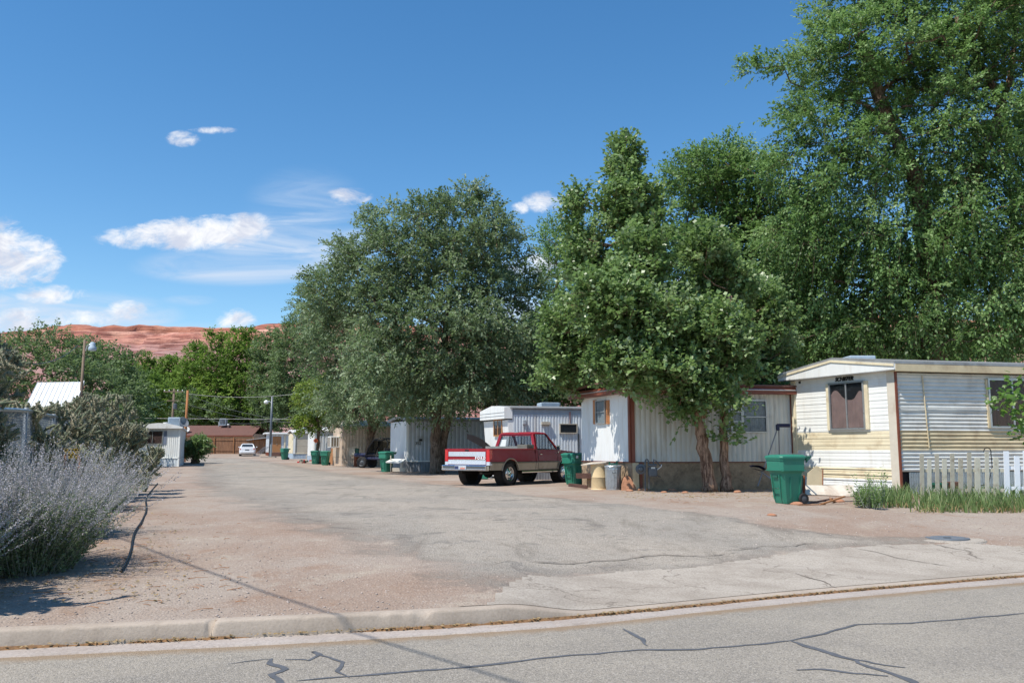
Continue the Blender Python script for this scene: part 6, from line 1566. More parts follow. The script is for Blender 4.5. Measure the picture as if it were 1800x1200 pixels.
# propped board with post
r, p = at_thing('propped_board', 'long weathered white board propped on a rusty post beside the nearest bin', 'board', 1413, 882)
k = p.y / F
P_ = lambda x, y, dy=0: V(aty(x, y, p.y + dy)) - p
mb = MB()
def bf(a, b):
    q = P_(1396 + 109 * a, 853.5 + 1.0 * math.sin(a * 3)).lerp(P_(1401 + 104 * a, 872 - 1.2 * math.sin(a * 5), -.05), b); q.y += .12 * (1 - b) + .1 + .03 * math.sin(a * 5); return q
mb.grid(bf, 24, 3); bd = mb.build('board', M_ply, r, fix=False); mo = bd.modifiers.new('thick', 'SOLIDIFY'); mo.thickness = .03
mb = MB(); mb.tube([P_(1413, 885.5, .02) - V((0, 0, .05)), P_(1413, 838, .02), P_(1413, 835, .02)], [.035, .035, .015], 10); mb.build('post', M_rust, r)
mb = MB(); mb.tube([P_(1396, 854, .25), P_(1398, 857, .1), P_(1397, 861, 0)], .07, 10); mb.build('rolled_edge', M_ply, r)
for (x0, y0, x1, y1) in ((1424, 884, 1463, 876), (1440, 887, 1485, 872), (1403, 888, 1450, 886), (1460, 876, 1470, 884)):
    r, p = at_thing('scrap_plank', {1424: 'dark scrap plank lying under the propped board', 1440: 'brown scrap plank sloping up under the right part of the propped board', 1403: 'thin plank lying in front of the nearest bin wheel', 1460: 'short scrap block standing under the propped board'}[x0], 'plank', (x0 + x1) / 2, max(y0, y1))
    mb = MB(); mb.beam(V(aty(x0, y0, p.y)) - p, V(aty(x1, y1, p.y + .3)) - p, .05, .03); mb.build('wood', M_wood if x0 != 1424 else M_brplk, r)
# torn skirting flap: cream panel with a pointed top leaning by the end wall
r, p = at_thing('torn_sheet', 'torn cream panel with pointed top leaning on the end wall behind the nearest bin', 'panel', 1437, 868)
q = lambda x, y, dy=0: V(aty(x, y, p.y + .3 + dy)) - p
mb = MB(); mb.prism([q(1418, 860), q(1446, 862), q(1446, 826), q(1436, 818), q(1420, 831)], (0, .03, 0)); mb.build('sheet', M_creamd, r)
mb = MB(); mb.tube([q(1446.5, 866, -.03), q(1446.5, 823, -.03)], .015, 6); mb.build('stake', M_rust, r)
# tan drum and board, galvanized can, trough pieces
r, p = at_thing('drum', 'rust-stained tan metal drum between the green bin and the galvanized can', 'drum', 1053, 860)
mb = MB(); mb.smooth = False; mb.lathe([(.25, 0), (.25, .02), (.235, .04), (.235, .36), (.245, .38), (.235, .40), (.235, .72), (.25, .74), (.25, .76), (.22, .76), (.2, .74)], (0, 0, 0), 28); mb.build('body', M_tanb, r, smooth_angle=30)
mb = MB(); mb.prism([(-.56, -.2, .73), (.2, -.3, .82), (.34, .2, .82), (-.2, .35, .79)], (0, 0, .03)); mb.build('board_lid', M_ply, r)
r, p = at_thing('trash_can', 'dented grey galvanized trash can with vertical ribs beside the corner post', 'trash can', 1078, 861)
mb = MB(); n_ = 60; rings = []
for z, rr in ((0, .22), (.03, .225), (.035, .215), (.12, .22), (.6, .245), (.605, .25), (.66, .252), (.67, .262), (.69, .262)):
    rings.append([((rr + (.006 if .1 < z < .61 and k % 4 < 2 else 0)) * math.cos(2 * PI * k / n_) + .008 * math.sin(z * 9 + k * .3), (rr + (.006 if .1 < z < .61 and k % 4 < 2 else 0)) * math.sin(2 * PI * k / n_), z) for k in range(n_)])
mb.loft(rings); mb.build('body', M_galv, r)
mb = MB(); mb.lathe([(.265, .685), (.27, .70), (.26, .715), (.15, .745), (.001, .75)], (0, 0, 0), 30); mb.tube([(-.08, 0, .75), (-.07, 0, .79), (.07, 0, .79), (.08, 0, .75)], .01, 6); mb.build('lid', M_galv, r)
mb = MB(); mb.tube([(-.05 + .0, -.25, .55), (-.05, -.275, .5), (.05, -.275, .5), (.05, -.25, .55)], .009, 6); mb.build('handle', M_pipe, r)
mb = MB(); mb.tube([(-.1, -.1, .75), (-.12, -.1, .84)], .025, 8); mb.tube([(.12, .0, .75), (.12, .0, .86)], .028, 8); mb.box((0, -.05, .765), (.26, .14, .03)); mb.build('tap_fitting', M_bind, r)
r, p = at_thing('wooden_trough', 'dark brown wooden trough on its block beside the tan drum', 'trough', 1030, 856)
mb = MB(); mb.box((0, 0, .33), (.5, .3, .02), rz=-.1); 
for s in (-1, 1): mb.box((0, s * .15, .37), (.62, .025, .16), rz=-.1)
mb.build('trough', M_brplk, r)
mb = MB(); mb.box((.14, .05, .16), (.2, .2, .3)); mb.build('block', M_stone_sk, r)
r, p = at_thing('wooden_beam', 'short brown beam lying on the ground below the green bin', 'beam', 1018, 858)
mb = MB(); mb.beam((-.32, .05, .12), (.25, -.1, .06), .14, .1); mb.build('beam', M_brplk, r)
r, p = at_thing('stone_slab', 'upright rounded sandstone slab leaning at the corner post', 'stone', 1104, 862)
mb = MB(); mb.prism([(-.2, 0, 0), (.24, 0, 0), (.22, .1, .16), (.1, .16, .38), (-.02, .18, .44), (-.12, .14, .36), (-.19, .05, .15)], (.02, .07, 0)); mb.build('slab', M_sandst, r)
random.seed(4)
for i, (x, y, s, lb_) in enumerate(((1106, 863.5, .09, 'round stone at the foot of the sandstone slab'), (1130, 862, .12, 'flat stone lying left below the gas meter'), (1180, 862, .11, 'flat reddish stone right of the gas meter'), (1167, 865, .07, 'small stone in front of the gas meter'), (1205, 866, .07, 'stone near the leaning tree trunk'), (1296, 866, .09, 'stone right of the grey tree trunk'), (1358, 907, .07, 'lone pink stone on the gravel in front of the nearest bin'), (1476, 882, .1, 'stone near the iris bed edge'), (1400, 886, .1, 'stone beside the nearest bin wheel'))):
    r, p = at_thing('stone', lb_, 'stone', x, y)
    bm = bmesh.new(); bmesh.ops.create_icosphere(bm, subdivisions=2, radius=s)
    for v in bm.verts: v.co *= 1 + .35 * mnoise.noise(v.co * 9 + V((i, 0, 0))); v.co.z *= .5; v.co.x *= 1.3
    mb = MB(); mb.smooth = True; mb.M = Matrix.Translation((0, 0, s * .25)); mb.bm(bm); mb.build('rock', M_sandst, r)
# gas meters
def meter():
    p = GY(1142, 25.15); root = thing('gas_meter', 'dark gas meter with round regulator and bent pipes on the stone skirting', 'gas meter', p)
    P_ = lambda x, y, dy=0: V(aty(x, y, p.y + dy)) - p
    mb = MB(); mb.bbox(P_(1147, 829), (.26, .2, .28), .04); mb.bbox(P_(1147, 817), (.24, .16, .08), .02); mb.build('meter_body', M_pipe, root)
    mb = MB(); mb.lathe([(.001, -.1), (.05, -.1), (.09, -.04), (.15, -.03), (.15, .0), (.09, .02), (.001, .03)], P_(1126, 824), 20, axis='Y'); mb.build('regulator', M_pipe, root)
    mb = MB(); mb.tube([P_(1134, 860) - V((0, 0, .1)), P_(1134, 812), P_(1135, 808), P_(1138, 807), P_(1140, 810), P_(1140, 818)], .022, 8); mb.tube([P_(1141, 858), P_(1141, 838)], .018, 8); mb.build('pipe', M_pipe, root)
    mb = MB(); mb.tube([P_(1149, 818), P_(1149, 807), P_(1156, 812), P_(1160, 818), P_(1163, 816, .2)], .02, 8); mb.tube([P_(1149, 832, .1), P_(1161, 838, .3)], .012, 6); mb.build('pipe', M_pipe, root)
    mb = MB(); mb.tube([P_(1154, 826, -.05), P_(1162, 820, -.1), P_(1163, 816, -.1)], .012, 6); mb.build('bracket', M_white, root)
    mb = MB(); mb.box(P_(1148, 822, -.11), (.12, .01, .05)); mb.build('dial', M_alu, root)
meter()
# swing / exercise frame
p = GY(1333, 25.6); r = thing('swing_frame', 'thin metal swing frame with dark blue top bar and seat between the two homes', 'swing', p)
P_ = lambda x, y, dy=0: V(aty(x, y, p.y + dy)) - p
Mnavy = mat('navy_plastic', srgb(28, 32, 62), .5)
mb = MB(); mb.tube([P_(1366, 747.5), P_(1388, 747.5)], .055, 8); mb.bbox(P_(1367, 751), (.1, .1, .18), .02); mb.build('top_bar', Mnavy, r)
for a, b2 in (((1367, 752, 0), (1332, 854, -.3)), ((1369, 752, 0), (1371, 850, .9))):
    mb = MB(); mb.tube([P_(*a), P_(*b2)], .018, 8); mb.build('leg', M_dsk, r)
mb = MB(); mb.tube([P_(1337, 828, -.3), P_(1362, 846, -.5)], .018, 8); mb.build('brace', M_dsk, r)
mb = MB(); mb.tube([P_(1348, 803.5), P_(1362, 803.5)], .018, 8); mb.build('cross_bar', M_pipe, r)
mb = MB(); mb.smooth = True; mb.grid(lambda a, b: P_(1323 + 24 * a, 819.5 + 6 * a - 3 * math.sin(a * PI), -.5) + V((0, .4 * b, .03 * math.cos(b * 6))), 10, 4); mb.grid(lambda a, b: P_(1324 + 22 * a, 822.5 + 5.5 * a, -.5) + V((0, .4 * b, 0)), 10, 4); st = mb.build('seat', Mnavy, r, fix=False)

# picket fence: each entry px, top row, width px, kind, lean
pk = [(1620.5, 798, 7, 0, .5), (1634, 808, 7, 0, 0), (1647, 798, 7, 0, 1), (1660.5, 807, 8, 0, 0), (1674, 797.5, 7, 0, .5), (1689, 806, 8, 0, 0), (1704, 795.5, 7.5, 0, .5), (1718.5, 805, 10, 0, 0), (1735, 794.5, 7, 0, .5), (1751, 804.5, 9, 0, 0), (1769, 793.5, 9.5, 1, 2), (1787.5, 802, 9.5, 1, 2), (1803, 793, 9, 1, 2), (1820, 801, 9, 1, 1), (1838, 793, 9, 1, 1)]
M_picket2 = mat('grey_worn_picket', srgb(178, 172, 154), .8, var=.14, vscale=6, dirt=srgb(112, 92, 70), dirt_amt=.6, dscale=6)
Yf = 20.6; p0 = GY(1620, Yf)
root = thing('picket_fence', 'low picket fence of uneven worn white pickets before the grey ribbed skirting', 'fence', p0)
pz = lambda x, y, dy=0: V(aty(x, y, Yf + dy)) - p0
for px, ty, wd, kd, ln in pk:
    w_ = wd * Yf / F; t_ = pz(px, ty); b_ = pz(px + ln + 1, 885, 0); b_.z = -.05; d = (t_ - b_); h = d.length; sd = V((1, .1, 0)).normalized()
    mb = MB()
    pts = [b_ - sd * w_ / 2, b_ + sd * w_ / 2, t_ + sd * w_ / 2, t_ + sd * w_ * .38 + V((0, 0, .012)), t_ - sd * w_ * .38 + V((0, 0, .012)), t_ - sd * w_ / 2]
    mb.prism(pts, (0, .025, 0)); mb.build('picket', M_vinyl if kd else (M_picket if int(px) % 3 else M_picket2), root)
for zz, x0, x1, mt in ((.72, 1616, 1762, M_picket), (.25, 1616, 1762, M_picket), (.78, 1766, 1850, M_vinyl), (.3, 1766, 1850, M_vinyl)):
    mb = MB(); a, b_ = pz(x0, 800, .06), pz(x1, 800, .06); a.z = zz; b_.z = zz + (.0 if x0 < 1700 else 0); mb.beam(a, b_, .03, .08); mb.build('rail', mt, root)
# things behind the fence: dark tyre/hose shapes against skirting
r, p = at_thing('garden_hose_coil', 'dark green hose coil hanging behind the picket fence', 'hose', 1735, 862)
p2 = GY(1740, 22.6); r.location = p2
mb = MB(); q = lambda x, y: V(aty(x, y, 22.6)) - p2; mb.tube([q(1735 + 7 * math.cos(t), 795 + 8 * math.sin(t) + t * .3) + V((0, .01 * t, 0)) for t in np.linspace(-PI, .4, 16)], .012, 6); mb.tube([q(1742, 797), q(1744, 820), q(1738, 850), q(1700, 858), q(1680, 862)], .012, 6); mb.build('hose', M_blackp, r)
r = thing('flower_pot', 'dark flower pot standing behind the worn pickets', 'pot', GY(1643, 21.6)); mb = MB(); mb.lathe([(.14, 0), (.2, .32), (.22, .33), (.22, .38), (.19, .38), (.17, .3)], (0, 0, 0), 20); mb.build('pot', M_bind, r)
r = thing('cardboard_box', 'flattened brown box behind the worn pickets', 'box', GY(1665, 21.8)); mb = MB(); mb.bbox((0, 0, .2), (.4, .3, .4), .01); mb.build('box', M_brplk, r)

# manhole cover
r, p = at_thing('manhole_cover', 'round blue grey manhole cover set in the driveway edge', 'manhole cover', 1665, 946.5)
p.z = on_lot(p.x, p.y) + .0; r.location.z = p.z + .022
Mmh = mat('cast_iron_cover', srgb(112, 120, 128), .7, .4, var=.12, bump=.004, bscale=60, dirt=srgb(140, 120, 104), dirt_amt=.4, dscale=5)
mb = MB(); mb.lathe([(.001, .012), (.26, .012), (.27, .008), (.28, .0), (.285, .008), (.34, .008), (.345, -.02)], (0, 0, 0), 40, cap=False); mb.build('cover', Mmh, r)
mb = MB(); mb.bbox((-.06, -.12, .013), (.12, .05, .012), .005); mb.build('pry_hole', M_blackp, r)
mb = MB(); mb.lathe([(.35, -.012), (.58, -.014), (.6, -.05)], (0, 0, 0), 30, cap=False); mb.build('collar', M_apron, r)

# orange diamond sign
r, p = at_thing('road_sign', 'orange diamond sign on a thin pale post before the boxelder', 'sign', 556.5, 815)
p.y -= .8; r.location = GY(556.5, p.y); p = r.location.copy()
s0 = p.y / F; zc = aty(556, 774, p.y)[2] - p.z
mb = MB(); mb.box((0, 0, (zc + .65) / 2), (.07, .04, zc + .65)); mb.build('post', M_galv, r)
mb = MB(); a = 4.6 * s0; mb.prism([(0, -.04, zc - a), (a, -.04, zc), (0, -.04, zc + a), (-a, -.04, zc)], (0, -.01, 0)); mb.build('sign_panel', mat('orange_reflective', (0.85, 0.13, 0.02), .5), r)
mb = MB(); mb.box((0, -.056, zc), (.12, .005, .05)); mb.box((.0, -.056, zc - .06), (.1, .005, .03)); mb.build('sign_mark', M_blackp, r)

# clutter by the middle homes
r, p = at_thing('plywood_sheet', 'tan plywood sheet leaning beside the paired bins', 'plywood', 582, 816)
k = p.y / F; q = lambda x, y, dy=0: V(aty(x, y, p.y + dy)) - p
mb = MB(); mb.prism([q(578, 815.5), q(584, 816), q(589, 788, .5), q(582, 787, .5)], (.05, .03, 0)); mb.build('sheet', M_wood, r)
r, p = at_thing('old_frame', 'dark wooden frame with white panel leaning on the beige home end', 'frame', 594, 817)
q = lambda x, y, dy=0: V(aty(x, y, p.y + dy)) - p
mb = MB()
for a, b_ in (((587, 817), (590, 789)), ((601, 817), (600.5, 788)), ((588.5, 803), (601, 803)), ((590, 789), (600.5, 789))): mb.beam(q(*a), q(*b_, .2), .08)
mb.box(q(594, 811), (.5, .3, .3)); mb.build('frame', M_brplk, r)
mb = MB(); mb.prism([q(593, 802, -.05), q(599, 802, -.05), q(599, 788, .1), q(593.5, 788, .1)], (0, .03, 0)); mb.build('panel', M_white, r)
r, p = at_thing('cabinet', 'pale cabinet with sloped lid standing on a rusty barrel before the beige home', 'cabinet', 624, 819.5)
k = p.y / F; q = lambda x, y, dy=0: V(aty(x, y, p.y + dy)) - p
mb = MB(); mb.lathe([(.2, 0), (.2, .02), (.19, .03), (.19, .8), (.2, .82)], (.1, 0, 0), 18); mb.build('barrel', M_rust, r)
mb = MB(); mb.bbox(q(619.5, 793.5), (.42, .4, .5), .01); mb.build('box', M_ply, r)
mb = MB(); c = q(622, 786.5); mb.prism([c + V((-.4, -.25, -.06)), c + V((.36, -.25, .06)), c + V((.36, .3, .06)), c + V((-.4, .3, -.06))], (0, 0, .04)); mb.build('lid', M_ply, r)
mb = MB(); c = q(627.5, 793.5, .05); mb.bbox(c, (.25, .38, .5), .01); mb.build('side_panel', M_bind, r)
r, p = at_thing('low_table', 'white weathered table top on low supports beside the bin near the elm', 'table', 702, 830)
q = lambda x, y, dy=0: V(aty(x, y, p.y + dy)) - p
mb = MB(); mb.prism([q(678, 813, -.2), q(688, 808, .3), q(714, 808, .3), q(705, 814.5, -.2)], (0, 0, .06)); mb.build('top', M_white, r)
mb = MB(); mb.tube([q(687, 828), q(687, 800)], .03, 6); mb.box(q(706, 818), (.12, .3, .3)); mb.box(q(702, 825), (.7, .35, .2)); mb.build('support', M_ply, r)
r, p = at_thing('junk_heap', 'low heap of small red and white odds and ends before the pale blue skirting', 'junk', 538, 813.5)
mb = MB(); rd = random.Random(2); mb.mi = 0
for i in range(26): mb.mi = i % 3; mb.box((rd.uniform(-.7, .7), rd.uniform(-.3, .3), rd.uniform(.03, .22)), (rd.uniform(.08, .3), rd.uniform(.08, .2), rd.uniform(.05, .16)), rz=rd.uniform(0, 3))
mb.build('pieces', [M_redl, M_ply, M_bind], r)
mb = MB(); mb.box((0, 0, .35), (.06, .06, .7)); mb.build('stake', M_ply, r)
r, p = at_thing('utility_box', 'small white utility box on a post behind the paired bins', 'utility box', 578, 816)
p = r.location = GY(578.5, 71.5); p = p.copy(); mb = MB(); mb.bbox((0, 0, 1.35), (.4, .3, .75), .02); mb.build('box', M_white, r); mb = MB(); mb.box((0, 0, .5), (.1, .1, 1)); mb.build('post', M_pipe, r)
r, p = at_thing('plank_pile', 'grey boards leaning at the lamp post foot by the farthest home', 'boards', 466, 803)
p = r.location = GY(464, 94); p = p.copy(); mb = MB()
for i in range(4): mb.beam((-1.1 + .2 * i, 0, .05), (.1 + .15 * i, .5, 1.1), .14, .03)
mb.build('boards', M_dsk, r)
r = thing('wooden_step', 'low brown wooden step below the plank door wall', 'step', GY(489, 96.5)); mb = MB(); mb.bbox((0, 0, .22), (1.0, .7, .44), .02); mb.box((0, -.36, .2), (.9, .02, .3)); mb.build('step', M_brplk, r)
# buckets and green crate seen under the truck
r = thing('plastic_bucket', 'blue and white bucket seen under the pickup against the silver home', 'bucket', GY(906, 33.9)); mb = MB(); mb.lathe([(.13, 0), (.16, .35), (.17, .36), (.17, .38), (.15, .38), (.13, .3)], (0, 0, 0), 18); mb.build('bucket', mat('blue_bucket', srgb(60, 90, 150), .5, dirt=srgb(210, 210, 220), dirt_amt=.8, dscale=6), r)
r = thing('storage_tote', 'green plastic tote seen under the rear of the pickup', 'tote', GY(846, 35.5)); mb = MB(); mb.bbox((0, 0, .16), (.6, .4, .32), .04); mb.bbox((0, 0, .33), (.66, .46, .05), .01); mb.build('tote', M_bin, r)
# dark leaning sheet between the grey home and the silver home
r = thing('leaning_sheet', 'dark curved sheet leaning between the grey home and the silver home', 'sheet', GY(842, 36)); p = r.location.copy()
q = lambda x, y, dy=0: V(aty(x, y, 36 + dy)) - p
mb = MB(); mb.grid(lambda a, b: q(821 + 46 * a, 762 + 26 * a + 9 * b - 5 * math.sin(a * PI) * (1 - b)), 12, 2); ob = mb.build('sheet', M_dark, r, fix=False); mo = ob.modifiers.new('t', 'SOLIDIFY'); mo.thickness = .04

# ------------------------------------------------------------------ poles and cables
M_polew = mat('weathered_pole_wood', srgb(120, 104, 88), .9, var=.25, stretch=(6, 6, .3), dirt=srgb(70, 58, 48), dirt_amt=.5)
M_poleo = mat('orange_brown_pole_wood', srgb(168, 112, 70), .9, var=.22, stretch=(6, 6, .3), dirt=srgb(100, 66, 44), dirt_amt=.5)
M_poleg = mat('grey_steel_pole', srgb(96, 102, 108), .5, .4)
def pole(name, label, px, Y, ty, r0, m, cat='pole'):
    b = GY(px, Y); root = thing(name, label, cat, b); H = aty(px, ty, Y)[2] - b.z
    mb = MB(); mb.smooth = True; mb.tube([(0, 0, -.1), (0, 0, H * .5), (.02, 0, H)], [r0, r0 * .85, r0 * .7], 12); mb.build('post', m, root); return root, b, H
root, b, H = pole('lamp_pole', 'wooden pole with a round yard lamp rising behind the cactus at left', 140, 47, 597, .095, M_polew)
k = 47 / F
mb = MB(); mb.tube([(.1, 0, H - .62), (.2, -.05, H - .35), (.36, -.1, H - .28), (.5, -.1, H - .28)], .035, 8); arm = mb.build('arm', M_alu, root)
mb = MB(); mb.smooth = True; mb.lathe([(.03, .08), (.1, .06), (.14, 0), (.14, -.14), (.2, -.2), (.22, -.36), (.19, -.4), (.05, -.42), (.001, -.42)], (.52, -.1, H - .22), 18); mb.build('lamp_head', M_bluesk, arm)
root, b, H = pole('utility_pole', 'orange brown wooden pole at the corner of the small white home', 327.5, 76, 686, .135, M_poleo); PO = b + V((0, 0, H))
root, b, H = pole('utility_pole', 'grey utility pole with crossarm and insulators behind the small white home', 303.5, 100, 683, .17, M_polew); PG = b + V((0, 0, H))
mb = MB(); mb.box((0, -.12, H - .35), (2.3, .1, .12)); mb.box((0, -.12, H - 1.4), (1.5, .1, .1)); ca = mb.build('crossarm', M_polew, root)
mb = MB()
for x in (-1.05, -.5, .5, 1.05): mb.lathe([(.05, 0), (.07, .05), (.03, .16)], (x, -.12, H - .28), 8)
mb.build('insulator', M_white, ca)
mb = MB(); mb.lathe([(.001, 0), (.2, 0), (.22, .1), (.22, .6), (.1, .66)], (.3, -.2, H - 2.4), 14); mb.build('transformer', M_poleg, root)
root, b, H = pole('street_lamp', 'dark steel pole with a curved arm and round white lamp beside the farthest home', 477, 91, 696, .15, M_poleg, 'street lamp')
k = 91 / F; zl = aty(477, 706, 91)[2] - b.z
mb = MB(); mb.tube([(0, 0, zl - .15), (-.25, 0, zl + .05), (-.5, 0, zl + .08)], .04, 8); arm = mb.build('arm', M_alu, root)
mb = MB(); mb.smooth = True; mb.lathe([(.05, .2), (.17, .1), (.25, -.02), (.2, -.18), (.001, -.24)], (-.6, 0, zl), 16); mb.build('lamp_head', M_white, arm)
mb = MB(); mb.tube([(.1, -.1, 0), (.14, -.1, 1.4)], .1, 10); mb.build('conduit', M_galv, root); SLp = b + V((0, 0, H))
mb = MB(); mb.box((-.1, -.15, .05), (1.5, .7, .12)); mb.build('footing', M_concb, root)
def cable(label, a, b_, sag, r_=.018, seed=0):
    a, b_ = V(a), V(b_); root = thing('overhead_cable', label, 'cable', a, 0, 'overhead cables strung across the park')
    mb = MB(); mb.tube([a.lerp(b_, t) - a - V((0, 0, sag * 4 * t * (1 - t))) for t in np.linspace(0, 1, 22)], r_, 5); mb.build('wire', M_pipe, root)
def cp(px, py, Y): return aty(px, py, Y)
cable('highest cable, rising from the orange brown pole to the right', PO - V((0, 0, .3)), cp(640, 668, 76), .8, .022)
cable('straight pale cable crossing low behind the lamp post', cp(205, 734, 99), cp(650, 735.5, 99), .1, .028)
cable('cable from the crossarm sagging right, top of the three', PG + V((.9, -.1, -.35)) * 1, cp(700, 716, 104), 2.4, .022)
cable('cable from the lower crossarm sagging right, middle of the three', PG + V((.6, -.1, -1.5)), cp(700, 722, 104), 1.9, .022)
cable('cable from the transformer sagging right, lowest of the three', PG + V((.4, -.1, -2.3)), cp(560, 712, 104), 2.0, .02)
cable('cable running left from the crossarm pole, upper one', PG + V((-.9, -.1, -1.4)), cp(120, 712, 100), .8, .022)
cable('cable running left from the crossarm pole, lower one', PG + V((-.7, -.1, -1.7)), cp(120, 722, 100), .8, .022)
cable('short pale cable slanting up to the lamp pole at far left', V(cp(137, 606, 47)), cp(58, 640, 30), .25, .014)
# street cables overhead, out of frame; their soft shadow crosses the kerb
shd = V((math.cos(SUN_AZ), math.sin(SUN_AZ), 0)) / math.tan(SUN_EL)
hC = 7.5
ga, gb = G(271, 971), V(atz(800, 1189, ROADZ)); da = (gb - ga)
c0 = ga - da * 1.5 - shd * hC; c1 = gb + da * 1.5 - shd * hC
cable('thick service cable overhead that shades the kerb', (c0.x, c0.y, hC + .1), (c1.x, c1.y, hC), .15, .016)

# hose along the left edge
hp = [(277, 850), (262, 868), (256, 880), (257, 897), (250, 915), (238, 935), (233, 950), (230, 968), (222, 990), (212, 1008)]
pts = []
for x, y in hp: q_ = G(x, y); pts.append(V((q_.x, q_.y, on_lot(q_.x, q_.y) + .02)))
fine = []
for i in range(len(pts) - 1):
    p0_, p1_, p2_, p3_ = pts[max(i - 1, 0)], pts[i], pts[i + 1], pts[min(i + 2, len(pts) - 1)]
    for t in np.linspace(0, 1, 8)[:-1]:
        c = .5 * ((2 * p1_) + (-p0_ + p2_) * t + (2 * p0_ - 5 * p1_ + 4 * p2_ - p3_) * t * t + (-p0_ + 3 * p1_ - 3 * p2_ + p3_) * t ** 3); fine.append(c)
root = thing('irrigation_hose', 'black irrigation hose lying along the edge of the left planting', 'hose', pts[0]); mb = MB(); mb.smooth = True
mb.tube([p - pts[0] for p in fine], .014, 7); mb.build('hose', M_blackp, root)
# ------------------------------------------------------------------ left side: chain-link fence, cactus, sage
M_fgalv = mat('dull_galvanized_wire', srgb(122, 130, 136), .6, .2, var=.12)
def chain_fence():
    P = [V((-6.15, 9.0, 0)), V((-9.85, 19.0, 0))]; H = 1.85
    p0 = V((P[1].x, P[1].y, float(gz(P[1].x, P[1].y)))); root = thing('chain_link_fence', 'tall grey chain-link fence with round rails behind the lavender shrub', 'fence', p0)
    d = (P[1] - P[0]); L = d.length; d.normalize()
    zf = lambda u: float(gz(P[0].x + d.x * u, P[0].y + d.y * u))
    q = lambda u, z, o=0: V((P[0].x + d.x * u + d.y * o, P[0].y + d.y * u - d.x * o, zf(u) + z)) - p0
    for u in (0, 2.6, 5.6, 8.6, L):
        mb = MB(); mb.smooth = True; mb.tube([q(u, -.1), q(u, H + .06)], .035 if u not in (0, L) else .045, 10); mb.build('post', M_fgalv, root)
    mb = MB(); mb.smooth = True; mb.tube([q(u, H) for u in np.linspace(0, L, 12)], .036, 8); mb.build('top_rail', M_galv, root)
    mb = MB(); mb.smooth = True; mb.tube([q(u, .06) for u in np.linspace(0, L, 12)], .01, 6); mb.build('bottom_rail', M_fgalv, root)
    mb = MB(); st = .085; w_ = .004; k = -H
    while k < L:
        for sgn in (1, -1):
            a0 = max(k, 0); a1 = min(k + H - .04, L)
            if a1 - a0 < .03: continue
            if sgn > 0: za, zb_ = .03 + (a0 - k), .03 + (a1 - k)
            else: za, zb_ = H - .01 - (a0 - k), H - .01 - (a1 - k)
            mb.tube([q(a0, za, .01 * sgn), q(a1, zb_, .01 * sgn)], w_, 3, cap=False)
        k += st
    mb.build('wire_mesh', M_fgalv, root, fix=False)
chain_fence()
M_cact = mat('cholla_skin', (0.11, 0.14, 0.08, 1), .8, var=.3, vscale=10, dirt=(0.34, 0.29, 0.18, 1), dirt_amt=.75, dscale=9)
M_spine = mat('cholla_spines', (0.55, 0.48, 0.33, 1), .7, var=.2)
